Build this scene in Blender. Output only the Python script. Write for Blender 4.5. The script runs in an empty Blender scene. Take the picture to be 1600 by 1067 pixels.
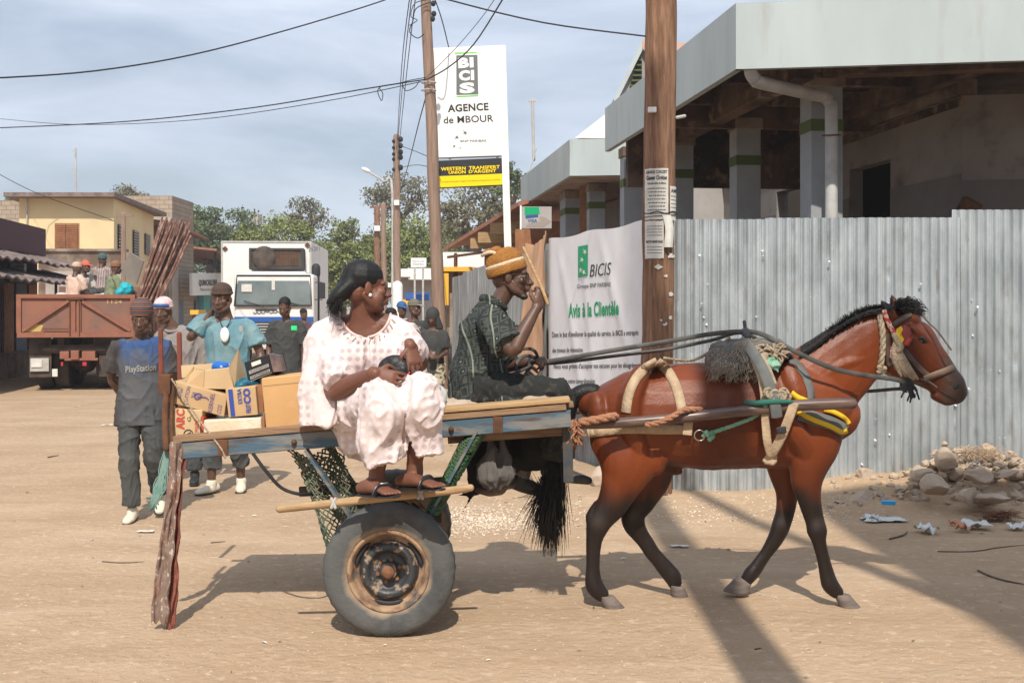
import bpy, bmesh, math, random
import numpy as np
from mathutils import Vector, Matrix, noise, Quaternion
V=Vector
R=math.radians
rnd=random.Random(7)
sc=bpy.context.scene
COL=sc.collection
F=1850.0; CZ=1.62; HY=480.0        # focal length in photo pixels, eye height, horizon row
# ---------------------------------------------------------------- camera, sky, sun, exposure
cd=bpy.data.cameras.new('camera'); cam=bpy.data.objects.new('camera',cd); COL.objects.link(cam)
cam.location=(0,0,CZ); cam.rotation_euler=(R(90),0,0)
cd.lens=F/1600*36; cd.sensor_width=36; cd.shift_y=-(533.5-HY)/1600; cd.clip_start=.05; cd.clip_end=3000
sc.camera=cam
SUN_EL=48.0
w=bpy.data.worlds.new("World"); sc.world=w; w.use_nodes=True
nt=w.node_tree; N=nt.nodes; L=nt.links
for n in list(N): N.remove(n)
out=N.new('ShaderNodeOutputWorld'); bg=N.new('ShaderNodeBackground'); sky=N.new('ShaderNodeTexSky')
sky.sky_type='NISHITA'; sky.sun_disc=False; sky.sun_elevation=R(SUN_EL); sky.sun_rotation=R(180)
sky.air_density=1.0; sky.dust_density=2.2; sky.ozone_density=2.5; sky.altitude=10
tc=N.new('ShaderNodeTexCoord'); mp=N.new('ShaderNodeMapping'); mp.inputs['Scale'].default_value=(1.2,1.2,4.5); mp.inputs['Rotation'].default_value=(0,R(-9),R(20))
nz=N.new('ShaderNodeTexNoise'); nz.inputs['Scale'].default_value=2.3; nz.inputs['Detail'].default_value=7; nz.inputs['Roughness'].default_value=.55; nz.inputs['Distortion'].default_value=.5
cr=N.new('ShaderNodeValToRGB'); cr.color_ramp.elements[0].position=.38; cr.color_ramp.elements[1].position=.66
cr.color_ramp.elements[0].color=(0.30,0.30,0.30,1); cr.color_ramp.elements[1].color=(.92,.92,.92,1)
mx=N.new('ShaderNodeMix'); mx.data_type='RGBA'; mx.inputs['B'].default_value=(8.9,9.9,11.6,1)
L.new(tc.outputs['Generated'],mp.inputs['Vector']); L.new(mp.outputs['Vector'],nz.inputs['Vector']); L.new(nz.outputs['Fac'],cr.inputs['Fac'])
L.new(cr.outputs['Color'],mx.inputs['Factor']); L.new(sky.outputs['Color'],mx.inputs['A']); L.new(mx.outputs['Result'],bg.inputs['Color'])
bg.inputs['Strength'].default_value=.1
L.new(bg.outputs['Background'],out.inputs['Surface'])
sd=bpy.data.lights.new('sun','SUN'); sd.energy=4.6; sd.angle=R(.6); sd.color=(1,.93,.82)
so=bpy.data.objects.new('sun',sd); COL.objects.link(so); so.location=(0,-20,25)
so.rotation_euler=V((0,math.cos(R(SUN_EL)),-math.sin(R(SUN_EL)))).to_track_quat('-Z','Y').to_euler()
sc.view_settings.view_transform='Standard'; sc.view_settings.look='None'; sc.view_settings.gamma=1
sc.view_settings.exposure=0.12
# ---------------------------------------------------------------- helpers
def P(px,py,Y): return V(((px-800)*Y/F,Y,CZ+(HY-py)*Y/F))
def G(px,py): 
    Y=CZ*F/(py-HY); return V(((px-800)*Y/F,Y,0))
def wmat(o):
    m=o.matrix_basis.copy()
    while o.parent: o=o.parent; m=o.matrix_basis@m
    return m
def tag(o,label=None,cat=None,group=None,kind=None):
    for k,v in (('label',label),('category',cat),('group',group),('kind',kind)):
        if v: o[k]=v
    return o
def thing(name,loc,label,cat,group=None,rz=0):
    o=bpy.data.objects.new(name,None); COL.objects.link(o); o.empty_display_size=.2
    o.location=loc; o.rotation_euler=(0,0,rz); tag(o,label,cat,group); return o
def link_mesh(name,me,m,parent=None,smooth=False,origin=None):
    o=bpy.data.objects.new(name,me); COL.objects.link(o)
    if m is not None and len(me.materials)==0:
        for k in (m if isinstance(m,(list,tuple)) else [m]): me.materials.append(k)
    if smooth: me.shade_smooth()
    if parent is not None:
        me.transform(wmat(parent).inverted()); o.parent=parent
    else:
        if origin is None:
            n=len(me.vertices)
            if n:
                a=np.empty(n*3,np.float32); me.vertices.foreach_get('co',a); a=a.reshape(-1,3)
                mn=a.min(0); mxx=a.max(0); origin=V(((mn[0]+mxx[0])/2,(mn[1]+mxx[1])/2,mn[2]))
            else: origin=V((0,0,0))
        origin=V([float(c) for c in origin])
        me.transform(Matrix.Translation(-origin)); o.location=origin
    return o
class MB:
    def __init__(s): s.v=[]; s.f=[]; s.mi=[]; s.cur=0
    def add(s,vs,fs):
        b=len(s.v); s.v.extend([tuple(p) for p in vs]); s.f.extend([tuple(i+b for i in f) for f in fs]); s.mi.extend([s.cur]*len(fs)); return s
    def box(s,c,size,rot=None):
        hx,hy,hz=[k/2 for k in size]; c=V(c)
        vs=[V((x,y,z)) for x in(-hx,hx) for y in(-hy,hy) for z in(-hz,hz)]
        if rot is not None:
            vs=[rot@p for p in vs]
        return s.add([p+c for p in vs],[(0,1,3,2),(4,6,7,5),(0,4,5,1),(2,3,7,6),(0,2,6,4),(1,5,7,3)])
    def bb(s,x0,x1,y0,y1,z0,z1): return s.box(((x0+x1)/2,(y0+y1)/2,(z0+z1)/2),(x1-x0,y1-y0,z1-z0))
    def beam(s,a,b,w_,h_,up=V((0,0,1))):
        a=V(a);b=V(b);d=b-a;l=d.length;t=d/l;sd_=t.cross(up)
        if sd_.length<1e-4: sd_=t.cross(V((0,1,0)))
        sd_.normalize();u=sd_.cross(t)
        m=Matrix((sd_,t,u)).transposed()
        return s.box((a+b)/2,(w_,l,h_),m)
    def tube(s,pts,rad,n=12,sub=1,ref=None,cap=True,twist=0):
        pts=[V(p) for p in pts]; m=len(pts)
        if not isinstance(rad,(list,tuple)): rad=[rad]*m
        rr=[(r,r) if not isinstance(r,(tuple,list)) else r for r in rad]
        if sub>1 and m>2:
            np_,nr=[],[]
            for i in range(m-1):
                p0=pts[max(i-1,0)];p1=pts[i];p2=pts[i+1];p3=pts[min(i+2,m-1)]
                q0=rr[max(i-1,0)];q1=rr[i];q2=rr[i+1];q3=rr[min(i+2,m-1)]
                for j in range(sub):
                    t=j/sub
                    h=lambda a,b,c,d:0.5*((2*b)+(c-a)*t+(2*a-5*b+4*c-d)*t*t+(3*b-a-3*c+d)*t*t*t)
                    np_.append(V([h(p0[k],p1[k],p2[k],p3[k]) for k in range(3)]))
                    nr.append(tuple(max(1e-4,h(q0[k],q1[k],q2[k],q3[k])) for k in range(2)))
            np_.append(pts[-1]); nr.append(rr[-1]); pts,rr=np_,nr; m=len(pts)
        tang=[]
        for i in range(m):
            d=pts[min(i+1,m-1)]-pts[max(i-1,0)]
            tang.append(d.normalized() if d.length>1e-9 else V((0,0,1)))
        if ref is None:
            ref=V((0,1,0)) if abs(tang[0].y)<.8 else V((1,0,0))
            fixed=False
        else: fixed=True; ref=V(ref)
        rings=[]; sv=ref
        for i in range(m):
            t=tang[i]
            a=(ref if fixed else sv); a=a-t*a.dot(t)
            if a.length<1e-4: a=t.orthogonal()
            a.normalize(); sv=a; b=t.cross(a)
            rings.append((pts[i],a,b,rr[i][0],rr[i][1]))
        R2=[]
        if cap:
            p,a,b,ra,rb=rings[0]; mr=min(ra,rb)
            for an in (75,50,25): R2.append((p-tang[0]*mr*math.sin(R(an)),a,b,ra*math.cos(R(an)),rb*math.cos(R(an))))
        R2+=rings
        if cap:
            p,a,b,ra,rb=rings[-1]; mr=min(ra,rb)
            for an in (25,50,75): R2.append((p+tang[-1]*mr*math.sin(R(an)),a,b,ra*math.cos(R(an)),rb*math.cos(R(an))))
        vs=[];fs=[]
        for (p,a,b,ra,rb) in R2:
            for k in range(n):
                an=2*math.pi*k/n; vs.append(p+a*ra*math.cos(an)+b*rb*math.sin(an))
        q=len(R2)
        for i in range(q-1):
            for k in range(n):
                k2=(k+1)%n; fs.append((i*n+k,i*n+k2,(i+1)*n+k2,(i+1)*n+k))
        fs.append(tuple(range(n-1,-1,-1))); fs.append(tuple((q-1)*n+k for k in range(n)))
        return s.add(vs,fs)
    def ell(s,c,r,rot=None,n=12,m=8):
        if not isinstance(r,(tuple,list)): r=(r,r,r)
        c=V(c); vs=[];fs=[]
        def T(p):
            if rot is not None: p=rot@p
            return c+p
        vs.append(T(V((0,0,r[2]))))
        for i in range(1,m):
            th=math.pi*i/m
            for k in range(n):
                ph=2*math.pi*k/n; vs.append(T(V((r[0]*math.sin(th)*math.cos(ph),r[1]*math.sin(th)*math.sin(ph),r[2]*math.cos(th)))))
        vs.append(T(V((0,0,-r[2])))); last=len(vs)-1
        for k in range(n): fs.append((0,1+k,1+(k+1)%n))
        for i in range(m-2):
            for k in range(n):
                a=1+i*n+k;b=1+i*n+(k+1)%n; fs.append((a,a+n,b+n,b))
        for k in range(n): fs.append((last,1+(m-2)*n+(k+1)%n,1+(m-2)*n+k))
        return s.add(vs,fs)
    def prism(s,poly,vec):
        """closed polygon (3D pts) extruded by vec"""
        n=len(poly); vs=[V(p) for p in poly]+[V(p)+V(vec) for p in poly]
        fs=[tuple(range(n-1,-1,-1)),tuple(range(n,2*n))]+[(i,(i+1)%n,n+(i+1)%n,n+i) for i in range(n)]
        return s.add(vs,fs)
    def lathe(s,prof,o,ax,n=32,ref=None):
        o=V(o);ax=V(ax).normalized(); a=(V(ref) if ref else ax.orthogonal()).normalized(); b=ax.cross(a); vs=[];fs=[];m=len(prof)
        for (r,h) in prof:
            for k in range(n):
                t=2*math.pi*k/n; vs.append(o+ax*h+(a*math.cos(t)+b*math.sin(t))*r)
        for i in range(m-1):
            for k in range(n):
                k2=(k+1)%n; fs.append((i*n+k,i*n+k2,(i+1)*n+k2,(i+1)*n+k))
        return s.add(vs,fs)
    def sheet(s,fn,nu,nv,thick=0):
        """surface fn(u,v)->Vector"""
        vs=[fn(i/nu,j/nv) for j in range(nv+1) for i in range(nu+1)]
        W=nu+1
        fs=[(j*W+i,j*W+i+1,(j+1)*W+i+1,(j+1)*W+i) for j in range(nv) for i in range(nu)]
        return s.add(vs,fs)
    def mesh(s,name):
        me=bpy.data.meshes.new(name); me.from_pydata(s.v,[],s.f)
        if any(s.mi): me.polygons.foreach_set('material_index',s.mi)
        me.update(); return me
    def build(s,name,m,parent=None,smooth=False,bevel=0,solid=0,origin=None):
        me=s.mesh(name)
        bm=bmesh.new(); bm.from_mesh(me); bmesh.ops.recalc_face_normals(bm,faces=bm.faces); bm.to_mesh(me); bm.free()
        o=link_mesh(name,me,m,parent,smooth,origin)
        if bevel:
            b=o.modifiers.new('b','BEVEL'); b.width=bevel; b.segments=2; b.limit_method='ANGLE'; b.angle_limit=R(40)
        if solid:
            b=o.modifiers.new('s','SOLIDIFY'); b.thickness=solid; b.offset=0
        return o
def voxel(mb,name,m,parent,vox=.006,smooth_it=4,disp=None,origin=None,colfn=None):
    """fuse overlapping volumes into one continuous smooth surface"""
    me=mb.mesh(name+'_raw'); o=bpy.data.objects.new('tmp',me); COL.objects.link(o)
    md=o.modifiers.new('r','REMESH'); md.mode='VOXEL'; md.voxel_size=vox; md.use_smooth_shade=True
    if smooth_it:
        sm=o.modifiers.new('s','SMOOTH'); sm.factor=.5; sm.iterations=smooth_it
    dg=bpy.context.evaluated_depsgraph_get(); dg.update()
    me2=bpy.data.meshes.new_from_object(o.evaluated_get(dg)); me2.name=name
    bpy.data.objects.remove(o); bpy.data.meshes.remove(me)
    n=len(me2.vertices); co=np.empty(n*3,np.float32); me2.vertices.foreach_get('co',co); co=co.reshape(-1,3)
    if disp is not None:
        no=np.empty(n*3,np.float32); me2.vertices.foreach_get('normal',no); no=no.reshape(-1,3)
        co2=disp(co,no); me2.vertices.foreach_set('co',co2.astype(np.float32).ravel()); me2.update()
    if colfn is not None:
        c=np.ones((n,4),np.float32); c[:,:3]=colfn(co); a=me2.color_attributes.new('col','FLOAT_COLOR','POINT'); a.data.foreach_set('color',c.ravel())
    me2.materials.clear()
    return link_mesh(name,me2,m,parent,True,origin)
def folds(amp=.006,sc_=(9,9,4),seed=0,fine=.35):
    def fn(co,no):
        d=np.array([noise.noise((c[0]*sc_[0]+seed,c[1]*sc_[1],c[2]*sc_[2]))+fine*noise.noise((c[0]*sc_[0]*2.7,c[1]*sc_[1]*2.7+seed,c[2]*sc_[2]*2.2)) for c in co.tolist()])
        return co+no*(d*amp)[:,None]
    return fn
def drape(amp=.012,sc_=(9,9,2.6),seed=0,base=.006):
    # cloth creases: sharp ridges running mostly downwards plus soft swell
    def fn(co,no):
        d=[]
        for c in co.tolist():
            q=(c[0]*sc_[0]+seed+.9*noise.noise((c[0]*2,c[1]*2,c[2]*2)),c[1]*sc_[1],c[2]*sc_[2]+1.2*noise.noise((c[0]*3+seed,c[1]*3,c[2]*1.5)))
            a=1-abs(noise.noise(q))*2.6; b=1-abs(noise.noise((q[0]*1.9+7,q[1]*1.9,q[2]*2.1)))*2.6
            d.append(amp*(max(0,a)**2*.8+max(0,b)**2*.35-.45)+base*noise.noise((c[0]*6+seed,c[1]*6,c[2]*5)))
        return co+no*np.array(d)[:,None]
    return fn
def catenary(a,b,sag,n=16):
    a=V(a);b=V(b); return [a.lerp(b,i/n)-V((0,0,sag*4*(i/n)*(1-i/n))) for i in range(n+1)]
# ---- text
def text_pts(s,bold=0.0,shear=0.0,res=3):
    cu=bpy.data.curves.new('t','FONT'); cu.body=s; cu.size=1; cu.offset=bold; cu.resolution_u=res; cu.shear=shear; cu.space_character=1.0+bold*2
    o=bpy.data.objects.new('t',cu); COL.objects.link(o)
    dg=bpy.context.evaluated_depsgraph_get(); dg.update()
    me=bpy.data.meshes.new_from_object(o.evaluated_get(dg)); vs=[tuple(v.co) for v in me.vertices]; fs=[tuple(p.vertices) for p in me.polygons]
    bpy.data.objects.remove(o); bpy.data.curves.remove(cu); bpy.data.meshes.remove(me)
    xs=[v[0] for v in vs]; 
    return vs,fs,min(xs),max(xs)
def text_on(mb,fn,s,u0,u1,v0,v1,bold=0.0,shear=0.0,cap=.72):
    """letters fitted to u0..u1 with baseline v0 and cap height reaching v1 on surface fn(u,v)"""
    vs,fs,x0,x1=text_pts(s,bold,shear)
    mb.add([fn(u0+(u1-u0)*(p[0]-x0)/(x1-x0),v0+(v1-v0)*p[1]/cap) for p in vs],fs)
# ---- materials
MATS={}
def mat(name,c,rough=.8,metal=0,c2=None,nscale=6,lo=.35,hi=.65,bump=0,bscale=30,c3=None,n3=2.0,lo3=.5,hi3=.7,spec=.3,detail=6,stretch=None,attr=None,island=0,sheen=0,trans=0,coord='Object'):
    m=bpy.data.materials.new(name); m.use_nodes=True; nt=m.node_tree; N=nt.nodes; L=nt.links
    b=N['Principled BSDF']; b.inputs['Roughness'].default_value=rough; b.inputs['Metallic'].default_value=metal; b.inputs['Specular IOR Level'].default_value=spec
    if sheen: b.inputs['Sheen Weight'].default_value=sheen
    t=N.new('ShaderNodeTexCoord'); vec=t.outputs[coord]
    if stretch:
        mp=N.new('ShaderNodeMapping'); mp.inputs['Scale'].default_value=stretch; L.new(vec,mp.inputs['Vector']); vec=mp.outputs['Vector']
    col=None
    rgb=N.new('ShaderNodeRGB'); rgb.outputs[0].default_value=(*c,1); col=rgb.outputs[0]
    if attr:
        at=N.new('ShaderNodeAttribute'); at.attribute_name=attr; col=at.outputs['Color']
    def layer(col,c2,scale,lo,hi,det=6):
        nz=N.new('ShaderNodeTexNoise'); nz.inputs['Scale'].default_value=scale; nz.inputs['Detail'].default_value=det; nz.inputs['Roughness'].default_value=.6; L.new(vec,nz.inputs['Vector'])
        mr=N.new('ShaderNodeMapRange'); mr.inputs['From Min'].default_value=lo; mr.inputs['From Max'].default_value=hi; L.new(nz.outputs['Fac'],mr.inputs['Value'])
        mx=N.new('ShaderNodeMix'); mx.data_type='RGBA'; L.new(mr.outputs['Result'],mx.inputs['Factor']); L.new(col,mx.inputs['A']); mx.inputs['B'].default_value=(*c2,1); return mx.outputs['Result']
    if c2: col=layer(col,c2,nscale,lo,hi,detail)
    if c3: col=layer(col,c3,n3,lo3,hi3)
    if island:
        g=N.new('ShaderNodeNewGeometry'); hs=N.new('ShaderNodeHueSaturation'); mr=N.new('ShaderNodeMapRange'); mr.inputs['To Min'].default_value=1-island; mr.inputs['To Max'].default_value=1+island
        L.new(g.outputs['Random Per Island'],mr.inputs['Value']); L.new(mr.outputs['Result'],hs.inputs['Value']); L.new(col,hs.inputs['Color'])
        mr2=N.new('ShaderNodeMapRange'); mr2.inputs['To Min'].default_value=.47; mr2.inputs['To Max'].default_value=.53; L.new(g.outputs['Random Per Island'],mr2.inputs['Value']); L.new(mr2.outputs['Result'],hs.inputs['Hue']); col=hs.outputs['Color']
    L.new(col,b.inputs['Base Color'])
    if bump:
        nz=N.new('ShaderNodeTexNoise'); nz.inputs['Scale'].default_value=bscale; nz.inputs['Detail'].default_value=5; L.new(vec,nz.inputs['Vector'])
        bp=N.new('ShaderNodeBump'); bp.inputs['Strength'].default_value=bump; bp.inputs['Distance'].default_value=.02; L.new(nz.outputs['Fac'],bp.inputs['Height']); L.new(bp.outputs['Normal'],b.inputs['Normal'])
    MATS[name]=m; return m
def nodes(m): return m.node_tree.nodes, m.node_tree.links, m.node_tree.nodes['Principled BSDF']
# ================================================================ materials of the setting
M_ground=mat('dirt',(.435,.312,.205),.95,c2=(.355,.247,.158),nscale=1.1,lo=.3,hi=.7,c3=(.56,.42,.30),n3=14,lo3=.55,hi3=.75,bump=.5,bscale=22,spec=.1)
def add_fleck(m,scale,thr,c,jit=1.0):
    N_,L_,b=nodes(m); t=N_.new('ShaderNodeTexCoord'); vo=N_.new('ShaderNodeTexVoronoi'); vo.inputs['Scale'].default_value=scale; L_.new(t.outputs['Object'],vo.inputs['Vector'])
    nz=N_.new('ShaderNodeTexNoise'); nz.inputs['Scale'].default_value=scale*.12; L_.new(t.outputs['Object'],nz.inputs['Vector'])
    mu=N_.new('ShaderNodeMath'); mu.operation='MULTIPLY'; L_.new(nz.outputs['Fac'],mu.inputs[0]); mu.inputs[1].default_value=thr*2
    lt=N_.new('ShaderNodeMath'); lt.operation='LESS_THAN'; L_.new(vo.outputs['Distance'],lt.inputs[0]); L_.new(mu.outputs[0],lt.inputs[1])
    gt=N_.new('ShaderNodeMath'); gt.operation='GREATER_THAN'; sp=N_.new('ShaderNodeSeparateColor'); L_.new(vo.outputs['Color'],sp.inputs[0]); L_.new(sp.outputs[0],gt.inputs[0]); gt.inputs[1].default_value=.72
    an=N_.new('ShaderNodeMath'); an.operation='MULTIPLY'; L_.new(lt.outputs[0],an.inputs[0]); L_.new(gt.outputs[0],an.inputs[1])
    mx=N_.new('ShaderNodeMix'); mx.data_type='RGBA'; src=b.inputs['Base Color'].links[0].from_socket
    L_.new(an.outputs[0],mx.inputs['Factor']); L_.new(src,mx.inputs['A']); mx.inputs['B'].default_value=(*c,1); L_.new(mx.outputs['Result'],b.inputs['Base Color'])
add_fleck(M_ground,45,.16,(.56,.45,.34)); add_fleck(M_ground,17,.10,(.25,.17,.11))
def scuff(m,c,scale,lo,hi,fac=.6):
    N_,L_,b=nodes(m); t=N_.new('ShaderNodeTexCoord'); mp=N_.new('ShaderNodeMapping'); mp.inputs['Scale'].default_value=scale; L_.new(t.outputs['Object'],mp.inputs['Vector'])
    nz=N_.new('ShaderNodeTexNoise'); nz.inputs['Scale'].default_value=1; nz.inputs['Detail'].default_value=8; nz.inputs['Roughness'].default_value=.65; nz.inputs['Distortion'].default_value=.6; L_.new(mp.outputs['Vector'],nz.inputs['Vector'])
    mr=N_.new('ShaderNodeMapRange'); mr.inputs['From Min'].default_value=lo; mr.inputs['From Max'].default_value=hi; mr.inputs['To Max'].default_value=fac; L_.new(nz.outputs['Fac'],mr.inputs['Value'])
    mx=N_.new('ShaderNodeMix'); mx.data_type='RGBA'; src=b.inputs['Base Color'].links[0].from_socket; L_.new(mr.outputs['Result'],mx.inputs['Factor']); L_.new(src,mx.inputs['A']); mx.inputs['B'].default_value=(*c,1); L_.new(mx.outputs['Result'],b.inputs['Base Color'])
scuff(M_ground,(.33,.225,.14),(.35,1.9,1),.50,.64,.45); scuff(M_ground,(.53,.41,.29),(.5,1.6,1),.50,.72,.5); scuff(M_ground,(.29,.195,.13),(9,17,1),.60,.74,.45)
def extra_bump(m,scale,dist,strength=1,det=3):
    N_,L_,b=nodes(m); t=N_.new('ShaderNodeTexCoord'); mp=N_.new('ShaderNodeMapping'); mp.inputs['Scale'].default_value=scale; L_.new(t.outputs['Object'],mp.inputs['Vector']); nz=N_.new('ShaderNodeTexNoise'); nz.inputs['Scale'].default_value=1; nz.inputs['Detail'].default_value=det; nz.inputs['Distortion'].default_value=.8; L_.new(mp.outputs['Vector'],nz.inputs['Vector'])
    bp=N_.new('ShaderNodeBump'); bp.inputs['Strength'].default_value=strength; bp.inputs['Distance'].default_value=dist; L_.new(nz.outputs['Fac'],bp.inputs['Height'])
    if b.inputs['Normal'].links: L_.new(b.inputs['Normal'].links[0].from_socket,bp.inputs['Normal'])
    L_.new(bp.outputs['Normal'],b.inputs['Normal'])
extra_bump(M_ground,(3.2,3.6,5),.020,det=4); extra_bump(M_ground,(17,17,10),.009)
M_fascia=mat('painted_fascia',(.435,.49,.49),.6,c2=(.37,.42,.42),nscale=1.2,c3=(.29,.275,.245),n3=3,lo3=.54,hi3=.9,stretch=(1,1,.25),spec=.25)
M_concrete=mat('old_concrete',(.30,.24,.19),.95,c2=(.14,.095,.07),nscale=1.6,lo=.4,hi=.6,bump=.5,bscale=14)
M_flaky=mat('flaking_soffit',(.42,.33,.28),.95,c2=(.16,.11,.09),nscale=7,lo=.5,hi=.62,stretch=(.4,2.2,1),bump=.4)
M_wallgrey=mat('dusty_grey_wall',(.40,.38,.365),.95,c2=(.31,.285,.27),nscale=.9,c3=(.2,.16,.13),n3=2.6,lo3=.62,hi3=.8,bump=.15)
M_colgrey=mat('grey_column_paint',(.33,.35,.36),.8,c2=(.27,.28,.285),nscale=2)
M_green=mat('green_band_paint',(.085,.115,.03),.8)
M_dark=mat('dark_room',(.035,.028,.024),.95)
M_pipe=mat('pipe_paint',(.50,.50,.48),.5,c2=(.36,.34,.31),nscale=5)
M_rust=mat('rust_brown',(.16,.07,.035),.9,c2=(.08,.04,.025),nscale=12)
M_galv=mat('galvanised_sheet',(.56,.60,.615),.32,metal=.5,c2=(.40,.435,.45),nscale=3.2,lo=.38,hi=.62,c3=(.30,.27,.235),n3=5,lo3=.56,hi3=.85,bump=.06,bscale=70,spec=.5,stretch=(1.3,1.3,.6))
M_galvtab=mat('zinc_glint',(.85,.87,.88),.3,metal=.3)  # brighter than the sheet: sun glint on the punched tabs put into the colour
M_galvold=mat('weathered_sheet',(.33,.35,.355),.6,metal=.3,c2=(.20,.19,.18),nscale=6,stretch=(1,1,.3))
M_pole=mat('pole_wood',(.29,.165,.10),.9,c2=(.15,.08,.05),nscale=9,lo=.35,hi=.6,stretch=(3.5,3.5,.35),bump=.7,bscale=10,c3=(.36,.22,.14),n3=7,lo3=.58,hi3=.75)
M_polefar=mat('pole_wood_pale',(.30,.21,.155),.9,c2=(.2,.13,.1),nscale=6,stretch=(3,3,.3))
M_paper=mat('paper',(.66,.65,.60),.8,c2=(.55,.53,.48),nscale=9)
M_ink=mat('black_ink',(.03,.03,.032),.6)
M_white=mat('white_paint',(.78,.78,.76),.5,c2=(.68,.67,.63),nscale=3,lo=.5,hi=.75)
M_cable=mat('black_cable',(.025,.025,.027),.6)
M_cream=mat('cream_wall',(.72,.58,.33),.9,c2=(.64,.51,.30),nscale=.8)
M_block=mat('breeze_block',(.42,.34,.26),.95,c2=(.34,.27,.2),nscale=2)
def brickify(m,scale,mortar,bw=.45,rh=.22):
    N_,L_,b=nodes(m); t=N_.new('ShaderNodeTexCoord'); mp=N_.new('ShaderNodeMapping'); mp.inputs['Rotation'].default_value=(R(90),0,0); L_.new(t.outputs['Object'],mp.inputs['Vector'])
    br=N_.new('ShaderNodeTexBrick'); br.inputs['Scale'].default_value=scale; br.inputs['Brick Width'].default_value=bw; br.inputs['Row Height'].default_value=rh; br.inputs['Mortar Size'].default_value=.018
    br.inputs['Color2'].default_value=(.8,.8,.8,1); br.inputs['Color1'].default_value=(1,1,1,1); br.inputs['Mortar'].default_value=(*mortar,1); L_.new(mp.outputs['Vector'],br.inputs['Vector'])
    mx=N_.new('ShaderNodeMix'); mx.data_type='RGBA'; mx.blend_type='MULTIPLY'; mx.inputs['Factor'].default_value=1
    src=b.inputs['Base Color'].links[0].from_socket; L_.new(src,mx.inputs['A']); L_.new(br.outputs['Color'],mx.inputs['B']); L_.new(mx.outputs['Result'],b.inputs['Base Color'])
brickify(M_block,1,(.55,.52,.5))
M_shutter=mat('shutter_brown',(.36,.17,.08),.8,c2=(.25,.11,.06),nscale=5)
M_maroon=mat('maroon_wall',(.10,.05,.055),.9)
M_awn=mat('awning_tin',(.24,.18,.155),.8,c2=(.12,.09,.08),nscale=4)
M_bluesteel=mat('blue_paint_wall',(.10,.15,.22),.8,c2=(.16,.18,.20),nscale=3)
M_tile=mat('terracotta',(.40,.19,.12),.9,c2=(.25,.13,.09),nscale=6)
M_trunk=mat('bark',(.16,.12,.09),.95,c2=(.09,.065,.05),nscale=8)
def leafmat(name,c,isl=.45):
    m=mat(name,c,.75,island=isl,spec=.15); return m
M_leafA=leafmat('leaf_yellow_green',(.20,.225,.075)); M_leafB=leafmat('leaf_dark_green',(.105,.135,.062)); M_leafC=leafmat('leaf_dry',(.17,.165,.105))
M_stone=mat('stone',(.46,.37,.28),.95,c2=(.36,.27,.2),nscale=6,bump=.5,bscale=16,c3=(.55,.47,.38),n3=3,lo3=.5,hi3=.7)
M_wood=mat('planed_wood',(.42,.29,.15),.8,c2=(.30,.19,.09),nscale=6,stretch=(.6,8,8))
M_yellow=mat('yellow_paint',(.75,.42,.05),.7)
# ================================================================ ground
def gh(x,y):
    h=.012*noise.noise((x*.9,y*.9,0))+.006*noise.noise((x*3.1,y*3.1,4))
    # bank of earth and rubble against the fence
    k=max(0,min(1,(x-2.0)/1.6)); k=k*k*(3-2*k)
    d=max(0,min(1,(y-8.95)/1.15)); d=d*d*(3-2*d)
    e=max(0,min(1,(13.5-y)/2))
    h+= d*e*(.05+.20*k)*(1+.35*noise.noise((x*2.3,y*2.3,9)))*(1 if x>.9 else max(0,1-(.9-x)*1.2))
    if abs(x)<4 and 4<y<9: h*=.35
    return h
def rng(a,b,s):
    return list(np.arange(a,b,s))
xs=[-900,-500,-250,-120,-60,-35]+rng(-22,-4,.6)+rng(-4,6,.07)+rng(6,16,.6)+[25,40,80,180,400,900]
ys=[-300,-100,-40,-20,-10,-4]+rng(0,4.2,.4)+rng(4.2,10.6,.06)+rng(10.6,15,.25)+rng(15,60,1.2)+[70,90,130,200,350,700,1500]
mb=MB(); W_=len(xs)
near=lambda x,y: gh(x,y) if (-40<x<30 and -5<y<80) else 0
mb.add([(x,y,near(x,y)) for y in ys for x in xs],[(j*W_+i,j*W_+i+1,(j+1)*W_+i+1,(j+1)*W_+i) for j in range(len(ys)-1) for i in range(W_-1)])
tag(mb.build('ground',M_ground,smooth=True,origin=(0,0,0)),kind='structure')
# ================================================================ shade casters behind the photographer
t=thing('building',(6,-3,0),'pale plastered building behind the viewer whose shade crosses the right foreground','building')
zt=(9.8+0)/.9
MB().bb(2.42,12,-8,.0,0,zt).build('wall',M_wallgrey,t)
MB().bb(2.40,12.2,-8.2,.02,zt+.003,zt+.15).build('roof',M_concrete,t)
m_=MB()
for z in (1.6,4.8,8.0):
    for x in (4.5,7.5,10): m_=MB(); m_.bb(x-.6,x+.6,-.01,.04,z,z+1.3); m_.build('window',M_dark,t)
t=thing('utility_pole',(1.13,.5,0),'braced wooden pole behind the viewer whose long shade stripes the foreground','pole','utility poles along the street')
MB().tube([(1.13,.5,-.2),(1.13,.5,14)],[.16,.12],n=14).build('shaft',M_pole,t,smooth=True)
MB().tube([(3.97,.5,-.2),(1.2,.5,12.2)],[.09,.07],n=10).build('brace',M_pole,t,smooth=True)
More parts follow.
